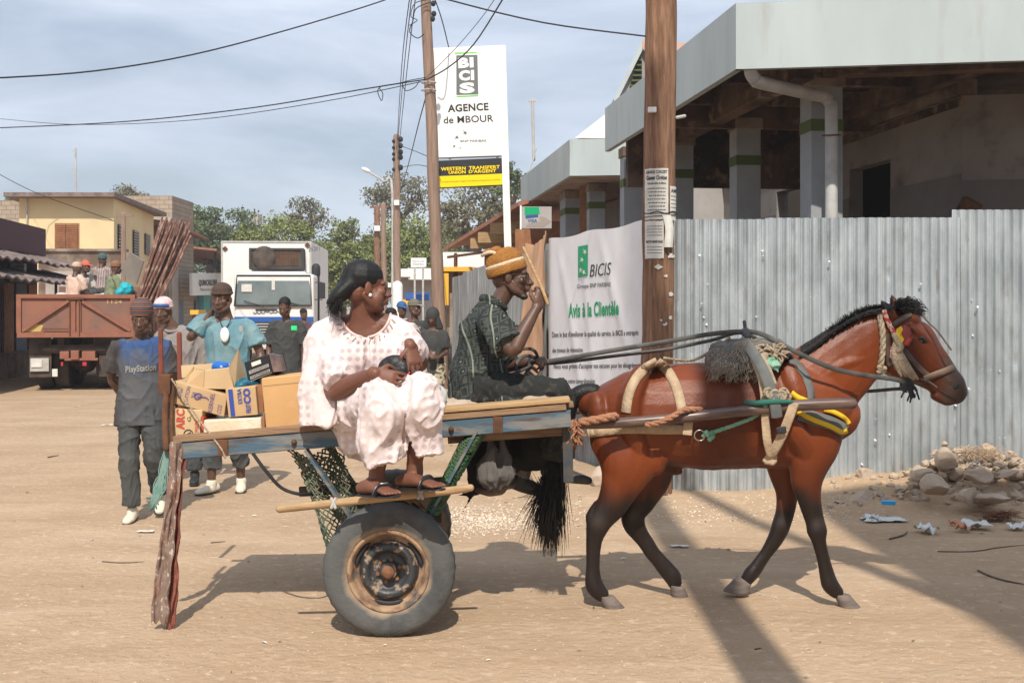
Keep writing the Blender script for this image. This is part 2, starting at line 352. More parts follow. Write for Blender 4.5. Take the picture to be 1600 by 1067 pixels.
# ================================================================ corrugated fence
def corr(mb,a,b,z0,z1,pitch=.0762,amp=.024,dents=10,seed=0,nv=26):
    r_=random.Random(seed); a=V(a);b=V(b); d=(b-a); Ln=d.length; d/=Ln; nrm=V((d.y,-d.x,0))
    nu=int(Ln/pitch*14); D=[(r_.random()*Ln,z0+r_.random()**1.6*(z1-z0)*.85,r_.uniform(.018,.035),r_.choice((-1,1))*r_.uniform(.010,.022)) for _ in range(dents)]
    ph=r_.random()*6
    def fn(u,v):
        s=u*Ln; z=z0+v*(z1-z0)
        tt=(s/pitch+ph)%1.0; tt=min(tt,1-tt)/.27; w_=(-(1+math.cos(math.pi*tt)) if tt<1 else 0)+.35*max(0,math.cos(math.pi*(tt-1.85)/1.7)) if True else 0
        o=w_*amp*.78+.012*noise.noise((s*1.3+seed,z*1.1,seed))
        for (ds,dz,rr,am) in D:
            q=((s-ds)**2+((z-dz)*1.0)**2)/(rr*rr)
            if q<6: o+=am*math.exp(-q)
        return a+d*s+nrm*o+V((0,0,z))
    mb.sheet(fn,nu,nv)
fen=thing('corrugated_fence',(3,10.16,0),'tall bright corrugated metal hoarding running behind the horse, stones heaped at its foot','fence')
x=1.42; i=0
while x<8.2:
    w_=.80; zt=2.37+rnd.uniform(-.012,.012)+(.075 if x>3.8 else 0)+(.006*x)
    m_=MB(); corr(m_,(x-.04,10.16+.012*(i%2),0),(x+w_+.02,10.16+.012*(i%2)+rnd.uniform(-.01,.01),0),-.05,zt,dents=int(7+3*(x>2)),seed=i+3,nv=60)
    so_=m_.build('sheet',M_galv,fen,smooth=True)
    m_=MB(); r2=random.Random(i*7)
    for q in range(13):
        xx=x+r2.random()*w_; zz=.25+r2.random()**1.4*1.9; s_=r2.uniform(.004,.013); s2_=r2.uniform(-1,1); yy=10.16-.022
        m_.add([(xx-s_,yy+.012,zz-s_*.3),(xx+s_,yy+.012,zz-s_*.3),(xx+s_*s2_,yy+.016,zz+s_*1.2),(xx-s_*s2_*.6,yy-s_*.9,zz-s_*.7)],[(0,3,2),(3,1,2),(0,1,3)])
    m_.build('punched_tab',M_galvtab,so_); x+=w_; i+=1
sf=thing('corrugated_fence',(0,16,0),'older dull grey corrugated hoarding running back along the street behind the banner and the driver','fence')
for k in range(18):
    y0=10.25+k*.86; y1=y0+.88; X=lambda y:(1.24-.2207*(y-10.1)) if y<14.3 else 1.24-.2207*4.2-.139*(y-14.3)
    m_=MB(); corr(m_,(X(y0)+.012*(k%2),y0,0),(X(y1)+.012*(k%2),y1,0),-.05,2.33+rnd.uniform(-.03,.05)-.003*k,dents=3,seed=40+k,nv=10); m_.build('sheet',M_galvold,sf,smooth=True)
# short closing sheet between the corner pole and the older hoarding
m_=MB(); corr(m_,(1.22,10.28,0),(1.45,10.22,0),-.05,2.34,dents=2,seed=77,nv=14); m_.build('sheet',M_galvold,sf,smooth=True)
# ================================================================ big foreground pole
bp=thing('utility_pole',(1.27,10.02,0),'thick brown wooden pole with torn notices pasted on, at the end of the bright hoarding','pole','utility poles along the street')
def polepts(px0,py0,px1,py1,Y,n=12,wob=.01,seed=0):
    a=P(px0,py0,Y);b=P(px1,py1,Y); return [a.lerp(b,k/n)+V((wob*noise.noise((k*.7,seed,0)),wob*noise.noise((k*.7,seed,5)),0)) for k in range(n+1)]
a=P(1027,790,10.02); pts=polepts(1024,800,1034,-90,10.02,16,.015,3)
MB().tube(pts,[.137+.006*noise.noise((k*.9,0,0))-.0003*k for k in range(17)],n=28,sub=3).build('shaft',M_pole,bp,smooth=True)
def on_pole(px,py,off=.006,Y=10.02):
    """point on the front of the pole cylinder"""
    cx=(1024+(800-py)/890*10-800)*Y/F; X=(px-800)*Y/F-cx; r=.139+off; X=max(-r*.98,min(r*.98,X)); p=P(px,py,Y-math.sqrt(max(0,r*r-X*X))); return V((cx+X,p.y,CZ+(HY-py)*Y/F))
def notice(px0,px1,py0,py1,lines,big,name='poster',label='',ragged=.5,seed=0):
    m_=MB()
    fn=lambda u,v: on_pole(px0+(px1-px0)*u+ragged*noise.noise((u*5,v*9,seed))*(1 if u in(0,1) else 0),py1+(py0-py1)*v+ragged*2*noise.noise((u*6,seed,0))*(1 if v in (0,1) else 0))
    m_.sheet(fn,16,16); o=m_.build(name,M_paper,smooth=True); tag(o,label,'notice','notices pasted on the brown pole')
    fo=lambda u,v: on_pole(px0+(px1-px0)*u,py1+(py0-py1)*v,.0085)
    m_=MB()
    for (s,u0,u1,v0,v1,b_) in big: text_on(m_,fo,s,u0,u1,v0,v1,b_)
    r_=random.Random(seed)
    for (v,h,u0,u1) in lines:
        u=u0
        while u<u1:
            w_=r_.uniform(.03,.1); m_.sheet(lambda a,b:fo(min(u+w_*a,u1),v+h*b),3,1); u+=w_+.025
    m_.build('lettering',M_ink,o)
notice(1006,1041,266,345,[(.60-.07*k,.016,.10+.03*(k%3),.9-.04*(k%2)) for k in range(8)],[('GRAND CONCERT',.05,.95,.9,.96,.03),('Gamar Chrétien',.06,.94,.78,.86,.04),('Grande Salle de Mbour',.1,.9,.69,.73,.03)],label='upper white concert notice with two heading lines on the pole',seed=1)
notice(1044,1059,293,346,[(.7-.11*k,.02,.1,.85) for k in range(6)],[('AMI',.1,.8,.82,.92,.03)],label='narrow pale notice wrapped on the right edge of the pole',seed=2)
notice(1006,1034,347,405,[(.85-.08*k,.016,.1,.9) for k in range(4)]+[(.3-.08*k,.016,.1,.9) for k in range(3)],[('MATCH GRAND DAKAR',.06,.94,.42,.48,.06)],label='lower white notice with one bold line across its middle',seed=3)
m_=MB(); 
for (px,py,s) in ((1026,418,5),(1046,400,5),(1038,432,3),(1047,460,4),(1036,507,4),(1030,500,2),(1044,496,3)):
    m_.add([on_pole(px+s*1.5*math.cos(k*.57)*rnd.uniform(.3,1.2),py+s*.9*math.sin(k*.57)*rnd.uniform(.3,1.3),.006) for k in range(11)],[tuple(range(11))])
m_.build('paper_scrap',M_paper,bp)
m_=MB(); m_.tube([on_pole(1004+3.7*k,334+1.5*math.sin(k*.9),.012) for k in range(16)],.004,n=6); m_.tube([on_pole(1004+3.7*k,341-.3*k,.012) for k in range(16)],.003,n=6); m_.build('wire_tie',M_cable,bp)
m_=MB(); m_.box(on_pole(1016,176,.02),(.07,.03,.045)); m_.build('clamp',M_white,bp,bevel=.004)
m_=MB(); m_.tube([on_pole(1058,185),on_pole(1058,185)+V((.06,-.02,.01))],.015,n=8); m_.build('bolt',M_pipe,bp)
for k,(px,py) in enumerate(((1040,335),(1052,350),(1046,372))):
    pass
m_=MB(); m_.sheet(lambda u,v:on_pole(1034+14*u+4*v*math.sin(v*4),388-50*v,.02+.03*math.sin(u*3)*(1-v)),6,10); m_.build('paper_flap',M_paper,bp,smooth=True)
# ================================================================ building on the right with deep canopy
dS=V((-.13,1,0)).normalized(); dF=V((2.73,-.42,0)).normalized()
bA=thing('arcade_building',(4.5,15,0),'long low building with pale fascia canopy on grey columns behind the bright hoarding','building')
c0=V((2.27,12,0)); cF=c0+dF*9; cB=c0+dS*6.42
Z0,Z1=4.03,4.70
up=lambda p,z:V((p.x,p.y,z))
th=.08
inn=lambda p,n_:p+n_
nF=V((-dF.y,dF.x,0)); nS=V((dS.y,-dS.x,0))
m_=MB(); m_.prism([up(c0,Z0),up(cF,Z0),up(cF,Z1),up(c0,Z1)],nF*th); m_.prism([up(c0,Z0+.0),up(cB,Z0),up(cB,Z1),up(c0,Z1)],nS*th); m_.build('fascia',M_fascia,bA)
# panel joints as thin proud strips
m_=MB()
cBb=cB+nS*5.5; cFb=cF+V((0,9,0))
m_.prism([up(c0,Z1-.10)+nS*.09+nF*.09,up(cF,Z1-.10)+nF*.09,up(cFb,Z1-.1),up(cBb,Z1-.1),up(cB,Z1-.1)+nS*.09],(0,0,.08)); m_.build('roof_slab',M_concrete,bA)
# soffit coffers: brown beams
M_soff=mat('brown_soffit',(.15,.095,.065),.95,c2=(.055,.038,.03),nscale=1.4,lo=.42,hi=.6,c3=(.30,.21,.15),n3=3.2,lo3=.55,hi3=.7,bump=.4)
m_=MB()
m_.beam(up(c0+nS*1.0+dS*.7,4.30),up(c0+nS*1.0+dS*6.2,4.30),.22,.42)
m_.beam(up(c0+nS*3.0+dS*.7,4.36),up(c0+nS*3.0+dS*6.2,4.36),.16,.30)
m_.beam(up(c0+nS*1.0+nF*.8,4.32),up(cF+nF*.8,4.32),.2,.38)
for k in range(3):
    q=c0+dS*(2.2+1.5*k); m_.beam(up(q+nS*.3,4.42),up(q+nS*3.0,4.42),.12,.22)
m_.build('canopy_beam',M_soff,bA,bevel=.01)
m_=MB(); m_.prism([up(c0,4.33)+nS*.1+nF*.1,up(cF,4.33)+nF*.1,up(cF,4.33)+nF*2.2,up(c0,4.33)+nF*2.2+nS*.3],(0,0,.02)); m_.build('ceiling_board',M_soff,bA)
def column(px,Y,w_,parent,zt=4.2,band=3.62):
    X=(px-800)*Y/F; c=V((X,Y,0)); ang=math.atan2(.13,1)
    m_=MB(); rot=Matrix.Rotation(ang*.8,3,'Z'); m_.box((X,Y,zt/2),(w_,w_,zt),rot); o=m_.build('column',M_colgrey,parent,bevel=.008)
    m_=MB(); m_.box((X,Y,band),(w_+.012,w_+.012,.13),rot); m_.build('band',M_green,o)
    # dusty render at the head of the column
    m_=MB(); m_.box((X,Y,zt-.08),(w_+.05,w_+.05,.16),rot); m_.build('capital',M_concrete,o,bevel=.01)
column(1283,13.2,.36,bA); column(1164,16.3,.34,bA); column(1066,17.9,.28,bA); column(987,19.2,.32,bA)
# drain pipe elbow
pz=12.86
pp=[P(1173,108,12.1),P(1174,116,12.1),P(1180,124,12.15),P(1190,130,12.2),P(1270,148,12.75),P(1288,152,pz),P(1297,162,pz),P(1299,175,pz),P(1299,360,pz),P(1299,560,pz)]
dp=MB().tube(pp,.068,n=18,sub=3).build('drain_pipe',M_pipe,bA,smooth=True)
MB().tube([P(1285,212,pz-.08),P(1313,211,pz-.08)],.008,n=8).build('bracket',M_rust,dp)
# inner wall with dark doorways
wl=lambda Y:7.14-.13*Y
def wallseg(y0,y1,z0,z1,m,mb=None,th=.2,off=0):
    mb=mb or MB(); a=V((wl(y0)+off,y0,z0));b=V((wl(y1)+off,y1,z0)); mb.prism([a,b,b+V((0,0,z1-z0)),a+V((0,0,z1-z0))],(th,0.026,0)); return mb
m_=MB()
for (a,b,z0,z1) in ((14,15.88,0,4.12),(15.88,17.2,3.61,4.12),(17.2,19.06,0,4.12),(19.06,20.2,3.58,4.12),(20.2,30,0,4.12)): wallseg(a,b,z0,z1,None,m_)
m_.prism([(wl(14),14,0),(9.5,13.3,0),(9.5,13.3,4.12),(wl(14),14,4.12)],(0.03,.2,0))
M_inner=mat('shaded_inner_wall',(.29,.265,.245),.95,c2=(.22,.195,.175),nscale=1.1,c3=(.13,.10,.08),n3=2.2,lo3=.56,hi3=.75,bump=.2)  # stained wall grey, darkened to put the porch shade into the colour
inner=m_.build('inner_wall',M_inner,bA)
m_=MB(); m_.beam(up(cB+nS*.3-dS*.2,4.02),up(cB+nS*3.6-dS*.2,4.02),.14,1.1); m_.beam(up(cB+nS*.3-dS*2.4,4.3),up(cB+nS*3.4-dS*2.4,4.3),.12,.5); m_.build('screen_beam',M_soff,bA)  # dark beams added to screen the lit roof, standing in for shaded interior
m_=MB(); wallseg(13.98,30,4.125,4.32,None,m_,.24,-.06); m_.build('cornice',M_concrete,bA)
m_=MB(); wallseg(13.99,30,4.0,4.1,None,m_,.24,-.02); m_.build('rust_line',M_soff,inner)
m_=MB(); wallseg(14.6,30,0,2.95,None,m_,.22,-.008)
M_dado=mat('dark_dado',(.19,.175,.165),.95,c2=(.15,.135,.125),nscale=1.5)
m2=MB()
for (a,b) in ((14,15.88),(17.2,19.06),(20.2,30)): wallseg(a,b,0,3.2,None,m2,.1,-.006)
m2.prism([(wl(14)+.002,13.992,0),(9.5,13.292,0),(9.5,13.292,3.12),(wl(14)+.002,13.992,3.12)],(0,.02,0)); m2.build('dado',M_dado,inner)
m_=MB()
for (a,b) in ((15.5,17.5),(18.8,20.5)):
    m_.bb(wl(a)+.3,wl(a)+3,a,b,0,4.1)
# room interiors: near-black walls put the dark of unlit rooms into the colour
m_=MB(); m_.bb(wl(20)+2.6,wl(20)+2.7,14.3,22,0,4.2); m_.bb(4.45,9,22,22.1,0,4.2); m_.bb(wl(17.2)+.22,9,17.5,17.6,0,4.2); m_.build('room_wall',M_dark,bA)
m_=MB(); m_.prism([(wl(14),14,.30),(9.5,13.3,.30),(9.5,24,.3),(1.5,26,.3),(3.0,13.2,.3)],(0,0,.1)); m_.build('floor_slab',M_concrete,bA)
m_=MB(); m_.box(P(1512,330,13.85),(.25,.12,.28),Matrix.Rotation(.5,3,'Y')); m_.box(P(1503,345,13.86),(.18,.1,.2),Matrix.Rotation(.2,3,'Y')); m_.build('broken_masonry',M_rust,bA,bevel=.03)
# gable house behind the canopy
bG=thing('house',(4.5,24,0),'small house with pink tiled gable and green vent showing above the canopy beside the pole','house')
g=lambda px,py,Y=23.0:P(px,py,Y)
m_=MB(); m_.prism([(2.1,23,0),(6.2,23,0),(6.2,23,4.8),(4.15,23,6.6),(2.1,23,5.0)],(0,4,0))
m_=MB(); pk=P(1002,68,23); l_=P(968,150,23); r__=V((pk.x+.9,23,4.6)); 
m_.prism([V((l_.x,23,0)),V((r__.x+.3,23,0)),V((r__.x+.3,23,l_.z)),pk,l_],(4.5,1.2,0)); m_.build('wall',M_cream if False else M_wallgrey,bG)
m_=MB(); m_.prism([pk+V((0,-.15,.03)),pk+V((0,-.15,-.1)),r__+V((.4,-.15,-.17)),r__+V((.4,-.15,-.07))],(4.5,1.2,0)); m_.prism([pk+V((0,.3,.05)),pk+V((.25,.3,.05)),pk+V((.25,.3,-.05)),pk+V((0,.3,-.05))],(4.5,1.2,0)); m_.build('roof',mat('pink_tile',(.50,.33,.27),.9),bG)
m_=MB(); m_.prism([pk+V((0,-.15,.03)),l_+V((-.12,-.15,-.07)),l_+V((-.12,-.15,-.25)),pk+V((0,-.15,-.18))],(0,.5,0)); m_.build('gable_edge',M_fascia,bG)
m_=MB(); m_.add([P(983,137,22.97),P(1003,137,22.97),P(1003,92,22.97),P(999,90,22.97)],[(0,1,2,3)]); vt=m_.build('vent',M_ink,bG)
m_=MB()
for k in range(6): m_.beam(P(985+2*k,134-8*k,22.93),P(1003,134-8*k,22.93),.02,.03)
m_.build('slat',M_green,vt)
# ================================================================ second canopy building further down
bB=thing('arcade_building',(2.5,26,0),'second pale fascia canopy further down the street behind the white pylon sign','building')
e0=V((1.06,21.75,0)); eB=e0+dS*6.6; eF=e0+V((1,-.14,0))*2.2
m_=MB(); m_.prism([up(e0,Z0),up(eF,Z0),up(eF,Z1),up(e0,Z1)],nF*th); m_.prism([up(e0,Z0),up(eB,Z0),up(eB,Z1),up(e0,Z1)],nS*th); m_.build('fascia',M_fascia,bB)
m_=MB(); m_.prism([up(e0,Z0+.03)+nS*.09+nF*.09,up(eF,Z0+.03)+nF*.09,up(eF,Z0+.03)+dS*6.5,up(eB,Z0+.03)+nS*.09],(0,0,.06)); m_.build('soffit',M_flaky,bB)
m_=MB(); m_.prism([up(e0,Z1-.06)+nS*.09+nF*.09,up(eF,Z1-.06)+nF*.09,up(eF,Z1-.06)+dS*6.5,up(eB,Z1-.06)+nS*.09],(0,0,.05)); m_.build('roof_slab',M_concrete,bB)
column(931,23.4,.32,bB,4.05); column(887,25.6,.3,bB,4.05); column(905,25.0,.7,bB,4.05)
m_=MB(); X0=3.0; m_.prism([(2.7,24.2,0),(1.6,30,0),(1.6,30,4.0),(2.7,24.2,4.0)],(.2,0,0)); m_.prism([(2.7,24.2,0),(5,24,0),(5,24,4),(2.7,24.2,4)],(0,.2,0)); m_.build('wall',M_wallgrey,bB)
m_=MB(); m_.box(P(925,360,23.9),(.5,.05,2.2)); m_.build('door',M_shutter,bB)
m_=MB(); m_.tube([P(834,250,23.5),P(832,157,23.5)],.03,n=8); m_.box(P(832,158,23.5),(.16,.04,.04)); tag(m_.build('aerial_mast',M_pipe),'thin grey pipe mast standing above the second canopy','mast')
m_=MB(); m_.tube(catenary(P(822,270,23.4),P(838,232,23.4),.1),.012,n=6); m_.build('stay',M_pipe,bB)
# white painted piece of roof between the canopies
m_=MB(); m_.prism([P(898,216,22.6),P(970,160,22.6),P(970,216,22.6)],(1,1.5,0)); m_.build('roof_pediment',M_white,bB)
# small card machine sign
vs=thing('hanging_sign',P(838,357,21.3),'small green and blue card sign hanging under the second canopy corner','sign')
q0=P(815,357,21.3); q1=P(862,323,21.3)
MB().bb(q0.x,q1.x,21.3,21.42,q0.z,q1.z).build('panel',M_wallgrey,vs,bevel=.004)
fv=lambda u,v:V((q0.x+(q1.x-q0.x)*u,21.296,q0.z+(q1.z-q0.z)*v))
M_bnpg=mat('sign_green',(.0,.33,.13),.5); M_cardblue=mat('card_blue',(.03,.09,.25),.5); M_skinline=mat('pale_hand_print',(.30,.25,.22),.6)
m_=MB(); m_.add([fv(.1,.62),fv(.6,.66),fv(.58,.98),fv(.1,.98)],[(0,1,2,3)]); m_.build('green_card',M_bnpg,vs)
m_=MB(); m_.add([fv(.13,.45),fv(.55,.52),fv(.55,.64),fv(.13,.6)],[(0,1,2,3)]); text_on(m_,fv,'VISA',.2,.52,.28,.42,.03); m_.build('card_print',M_cardblue,vs)
m_=MB(); m_.add([fv(.15,.08),fv(.75,.08),fv(.98,.3),fv(.8,.5),fv(.6,.55),fv(.62,.3),fv(.2,.22)],[(0,1,2,3,4,5,6)]); m_.build('hand_print',M_skinline,vs)
MB().bb(q0.x-.03,q0.x,21.28,21.44,q0.z-.02,q1.z+.02).build('frame',M_white,vs)
# ================================================================ pylon sign
def Q(pts,Y,dz=0):
    """bilinear surface through 4 photo points LB,RB,RT,LT at depth Y"""
    a,b,c,d=[P(x,y,Y) for x,y in pts]
    return lambda u,v:(a*(1-u)+b*u)*(1-v)+(d*(1-u)+c*u)*v
def ZQ(pts,o,s,Y): return Q([(o[0]+x/s,o[1]+y/s) for x,y in pts],Y)
YS=25.0
pl=thing('pylon_sign',(P(795,480,YS).x,YS+.12,0),'tall white bank pylon sign with black and yellow panel under it, beside the leaning pole','sign')
M_signw=mat('sign_white',(.80,.81,.79),.45,c2=(.74,.74,.71),nscale=1.5); M_signblk=mat('sign_black',(.03,.032,.035),.4); M_signy=mat('sign_yellow',(.85,.62,.0),.45)
M_logogrey=mat('logo_grey',(.14,.15,.15),.5); M_lime=mat('lime_line',(.12,.62,.06),.5); M_star=mat('dark_green_star',(.01,.12,.06),.5)
zs=lambda pts,dy=0:ZQ(pts,(660,60),4.443,YS+dy)
def panel(mb,fn,th=.22):
    a,b,c,d=fn(0,0),fn(1,0),fn(1,1),fn(0,1); mb.prism([a,b,c,d],(0,th,0))
m_=MB(); panel(m_,zs([(103,830),(553,815),(527,50),(75,70)])); p1=m_.build('panel',M_signw,pl,bevel=.01)
m_=MB(); m_.prism([P(779,71,YS-.03),P(790,71,YS-.03),P(804,560,YS-.03),P(793,560,YS-.03)],(0,.3,0)); m_.prism([P(793,560,YS-.03),P(804,560,YS-.03),V((P(806,560,YS).x,YS-.03,-.1)),V((P(795,560,YS).x,YS-.03,-.1))],(0,.3,0)); m_.build('post',M_white,pl)
m_=MB(); panel(m_,zs([(113,1040),(558,1020),(553,830),(107,850)],.02),.16); p2=m_.build('panel',M_signblk,pl,bevel=.005); tag(p2,'black and yellow money transfer panel')
m_=MB(); fn=zs([(113,1036),(558,1016),(556,940),(110,958)],.013); m_.sheet(fn,1,1); m_.build('yellow_band',M_signy,p2)
m_=MB(); m_.sheet(zs([(236,395),(388,390),(382,116),(235,120)],-.004),1,1); m_.build('logo_block',M_logogrey,p1)
m_=MB(); m_.sheet(zs([(225,109),(377,105),(376,97),(225,100)],-.004),1,1); m_.sheet(zs([(238,409),(388,402),(388,395),(238,402)],-.006),1,1); m_.build('logo_line',M_lime,p1)
m_=MB()
text_on(m_,zs([(250,204),(356,198),(354,134),(248,139)],-.008),'BI',.0,1,0,1,.06); text_on(m_,zs([(254,292),(360,286),(358,222),(252,228)],-.008),'CI',.0,1,0,1,.06); text_on(m_,zs([(258,380),(364,374),(362,308),(256,314)],-.008),'S',.0,1,0,1,.06)
m_.build('lettering',M_signw,p1)
m_=MB()
text_on(m_,zs([(177,512),(460,498),(457,448),(175,462)],-.005),'AGENCE',0,1,0,1,.03); text_on(m_,zs([(148,592),(494,578),(491,530),(146,543)],-.005),'de MBOUR',0,1,0,1,.012)
text_on(m_,zs([(265,722),(443,718),(442,703),(264,707)],-.005),'BNP PARIBAS',0,1,0,1,.0)
# slab serifs
m_.build('lettering',M_ink,p1)
def star(mb,fn,cx,cy,r,rot):
    pts=[]
    for k in range(10):
        q=r if k%2==0 else r*.3
        if k==0: q=r*1.5
        pts.append(fn(cx+q*math.cos(rot+k*math.pi/5),cy+q*math.sin(rot+k*math.pi/5)))
    mb.add(pts,[tuple(range(10))])
zp=lambda x,y:P(660+x/4.443,60+y/4.443,YS-.006)
m_=MB(); star(m_,zp,297,657,18,-2.2); star(m_,zp,240,688,16,2.6); star(m_,zp,221,749,12,2.2); star(m_,zp,262,762,7,.5); m_.build('star',M_star,p1)
m_=MB()
text_on(m_,zs([(128,920),(300,912),(300,890),(128,897)],.01),'WESTERN',0,1,0,1,.035); text_on(m_,zs([(182,943),(300,938),(300,916),(182,922)],.01),'UNION',0,1,0,1,.035)
text_on(m_,zs([(322,911),(537,903),(537,881),(322,889)],.01),'TRANSFERT',0,1,0,1,.035); text_on(m_,zs([(322,937),(512,930),(512,908),(322,915)],.01),"D'ARGENT",0,1,0,1,.035)
m_.build('lettering',M_signy,p2)
m_=MB(); text_on(m_,zs([(130,1001),(538,985),(538,976),(130,992)],.005),"Un moyen de transfert d'argent et de service en Afrique de par le monde",0,1,0,1,.0); m_.build('small_print',M_signblk,p2)
m_=MB(); m_.box(zp(520,825)+V((0,.1,0)),(.05,.1,.05)); m_.box(zp(190,838)+V((0,.1,0)),(.05,.1,.05)); m_.build('bracket',M_pipe,pl)
# ================================================================ banner
M_banner=mat('banner_cloth',(.76,.76,.77),.75,c2=(.66,.65,.66),nscale=1.6,spec=.2)
M_bantan=mat('faded_orange_cloth',(.62,.36,.20),.85,c2=(.50,.30,.18),nscale=2)
def fold(s,z): # s metres along, z height : outward offset
    k=(2.36-z)
    f=.007*math.sin(s*4.2+k*1.1)+.003*math.sin(s*9+1.3-k*1.7)+.006*noise.noise((s*2.2,z*1.2,3))
    for (s0,sl,am) in ((.35,.55,.012),(1.15,.35,.010),(1.75,.75,.013),(2.35,-.3,.010)):
        q=(s-s0-sl*k)/.12; f+=am*math.exp(-q*q)*min(1,k*3)
    return f
BX=.474-.07
def fnB(u,v,off=0):
    Y=12.9-2.9*u; X=BX+.704*u; s=u*2.97; zt=2.37-.012*u-.025*math.sin(math.pi*2*u)**2; zb=.74; z=zb+(zt-zb)*v
    e=min(1,(1-u)*9); return V((X,Y,z))+V((-.972,-.236,0))*(off+fold(s,z)*e)
def Bpix(px,py,off=.004):
    q=(px-800)/F; u=(12.9*q-BX)/(.704+2.9*q)
    for it in range(6):
        u=max(-.05,min(1.02,u)); Y=12.9-2.9*u; z=CZ+(HY-py)*Y/F; zt=2.37-.012*u-.025*math.sin(math.pi*2*u)**2; v=(z-.74)/(zt-.74); p=fnB(u,v,off)
        e=px-(800+p.x*F/p.y); u+=e/ (135+0*u)*.8
    return fnB(u,v,off)
m_=MB(); m_.sheet(fnB,120,60); bn=m_.build('banner',M_banner,smooth=True); tag(bn,'creased white bank notice banner hung between the brown pole and the driver','banner')
def bt(mb,s,pts,bold=0,shear=0):
    pts=[V((x,y,0)) for x,y in pts]; a,b,c,d=pts
    def fn(u,v):
        p=(a*(1-u)+b*u)*(1-v)+(d*(1-u)+c*u)*v; return Bpix(p.x,p.y)
    text_on(mb,fn,s,0,1,0,1,bold,shear)
m_=MB(); bt(m_,'BICIS',[(921,433),(955,429),(955,409),(921,413)],0,.25); bt(m_,'Groupe BNP PARIBAS',[(902,451),(954,447.5),(954,440.5),(902,444)],0,.1)
bt(m_,"Dans le but d'améliorer la qualité du service, la BICIS a entrepris",[(862.5,527),(997,523.5),(997,515),(862.5,518.5)],.01)
bt(m_,"des travaux de rénovation.",[(863,551),(911,550),(911,542),(863,543)],.01)
bt(m_,"Nous vous prions d'accepter nos excuses pour les désagréments",[(865,576),(1002,574),(1002,566),(865,568)],.01)
bt(m_,"Merci pour votre compréhension",[(865,599),(929,599),(929,591),(865,591)],.01)
m_.build('lettering',M_ink,bn)
m_=MB(); bt(m_,"Avis à la Clientèle",[(888,496),(966.5,491.5),(966.5,469),(888,474)],.03); m_.build('heading',M_bnpg,bn)
m_=MB(); 
def lg(u,v): return Bpix(903+15*u,434-1.5*u-(48.5)*v+ -1.5*u,.006)
m_.sheet(lg,4,10); lgo=m_.build('logo',M_bnpg,bn)
m_=MB()
for (x,y,r,ro) in ((.72,.83,.2,-2.2),(.42,.58,.2,2.6),(.28,.25,.14,2.2),(.6,.18,.12,.5)): star(m_,lambda a,b:Bpix(903+15*a,434-48.5*b,.009),x,y,r*.7,ro) if False else m_.add([Bpix(903+15*x+3.4*(1.4 if k==0 else (1 if k%2==0 else .35))*math.cos(ro+k*math.pi/5),434-48.5*y+5*(1.4 if k==0 else (1 if k%2==0 else .35))*math.sin(ro+k*math.pi/5),.009) for k in range(10)],[tuple(range(10))])
m_.build('star',M_white,lgo)
def fnT(u,v):
    Y=14.35-1.5*u; X=.274+.2*u; z=.5+(2.40-.5)*v-.05*math.sin(u*5)
    return V((X,Y,z))+V((-.98,-.2,0))*(.09+.022*math.sin(u*11+v*3)+.05*noise.noise((u*4,v*2.5,1))+.03*noise.noise((u*9,v*5,6))+.10*(1-v))
m_=MB(); m_.sheet(fnT,50,30); tag(m_.build('cloth_sheet',M_bantan,smooth=True),'faded orange cloth hung at the left end of the white banner','cloth')
# ================================================================ poles and lamp
def pole(px0,py0,px1,py1,Y,r0,r1,label,m=None,seed=0):
    b=P(px0,py0,Y); t=thing('utility_pole',(b.x,Y,0),label,'pole','utility poles along the street')
    pts=polepts(px0,py0,px1,py1,Y,10,.03,seed); pts[0].z=-.2
    MB().tube(pts,[r0+(r1-r0)*k/10+.006*noise.noise((k,seed,2)) for k in range(11)],n=16,sub=2).build('shaft',m or M_polefar,t,smooth=True); return t
p=pole(691,600,663,-60,23.6,.135,.10,'tall leaning wooden pole in front of the pylon sign, black wires tied to it',seed=5)
m_=MB()
for y in (128,140): m_.tube([P(669,y,23.45)+V((.15*math.cos(a*.7),.12*math.sin(a*.7)+.1,0)) for a in range(10)],.012,n=5)
m_.build('band',M_pipe,p)
m_=MB()
for (x,y) in ((678,22),(677,6),(676,30)): m_.ell(P(x,y,23.4),(.05,.05,.06))
m_.build('insulator',M_cable,p)
p=pole(621,600,619.5,214,48,.17,.13,'slimmer pole left of the leaning one, with insulators on its side and a white box',seed=6)
m_=MB()
for y in (218,228,238,246,262): m_.ell(P(626,y,47.9),(.10,.1,.12)); m_.ell(P(615,y+3,47.9),(.07,.1,.08))
m_.build('insulator',M_cable,p)
m_=MB(); m_.box(P(620,317,47.8),(.2,.2,.2)); m_.build('meter_box',M_white,p)
m_=MB(); m_.tube([P(621,505,47.8),P(621,447,47.8)],.21,n=14); m_.build('painted_notice',M_white,p)
p=pole(590,600,589,325,60,.18,.15,'distant dark pole with a white box, leftmost of the far pair',m=M_pole,seed=7)
m_=MB(); m_.box(P(589.5,357,59.7),(.28,.25,.26)); m_.build('meter_box',M_white,p)
m_=MB(); m_.beam(P(578,324,60),P(606,323,60),.1,.1); m_.build('crossarm',M_pole,p)
pole(601,600,599,320,56,.15,.12,'distant pale bare pole, rightmost of the far pair',seed=8)
lp=thing('street_lamp',(P(612,480,50).x,50,0),'street lamp on a long pale arm left of the poles','lamp')
m_=MB(); m_.tube([V((P(613,480,50).x,50,0)),P(613,300,50),P(600,284,50),P(578,270,50)],[.08,.06,.045,.04],n=8,sub=4); m_.build('arm',M_pipe,lp,smooth=True)
m_=MB(); m_.ell(P(572,266,50),(.22,.12,.09),Matrix.Rotation(.45,3,'Y')); m_.build('lamp_head',M_white,lp,smooth=True)
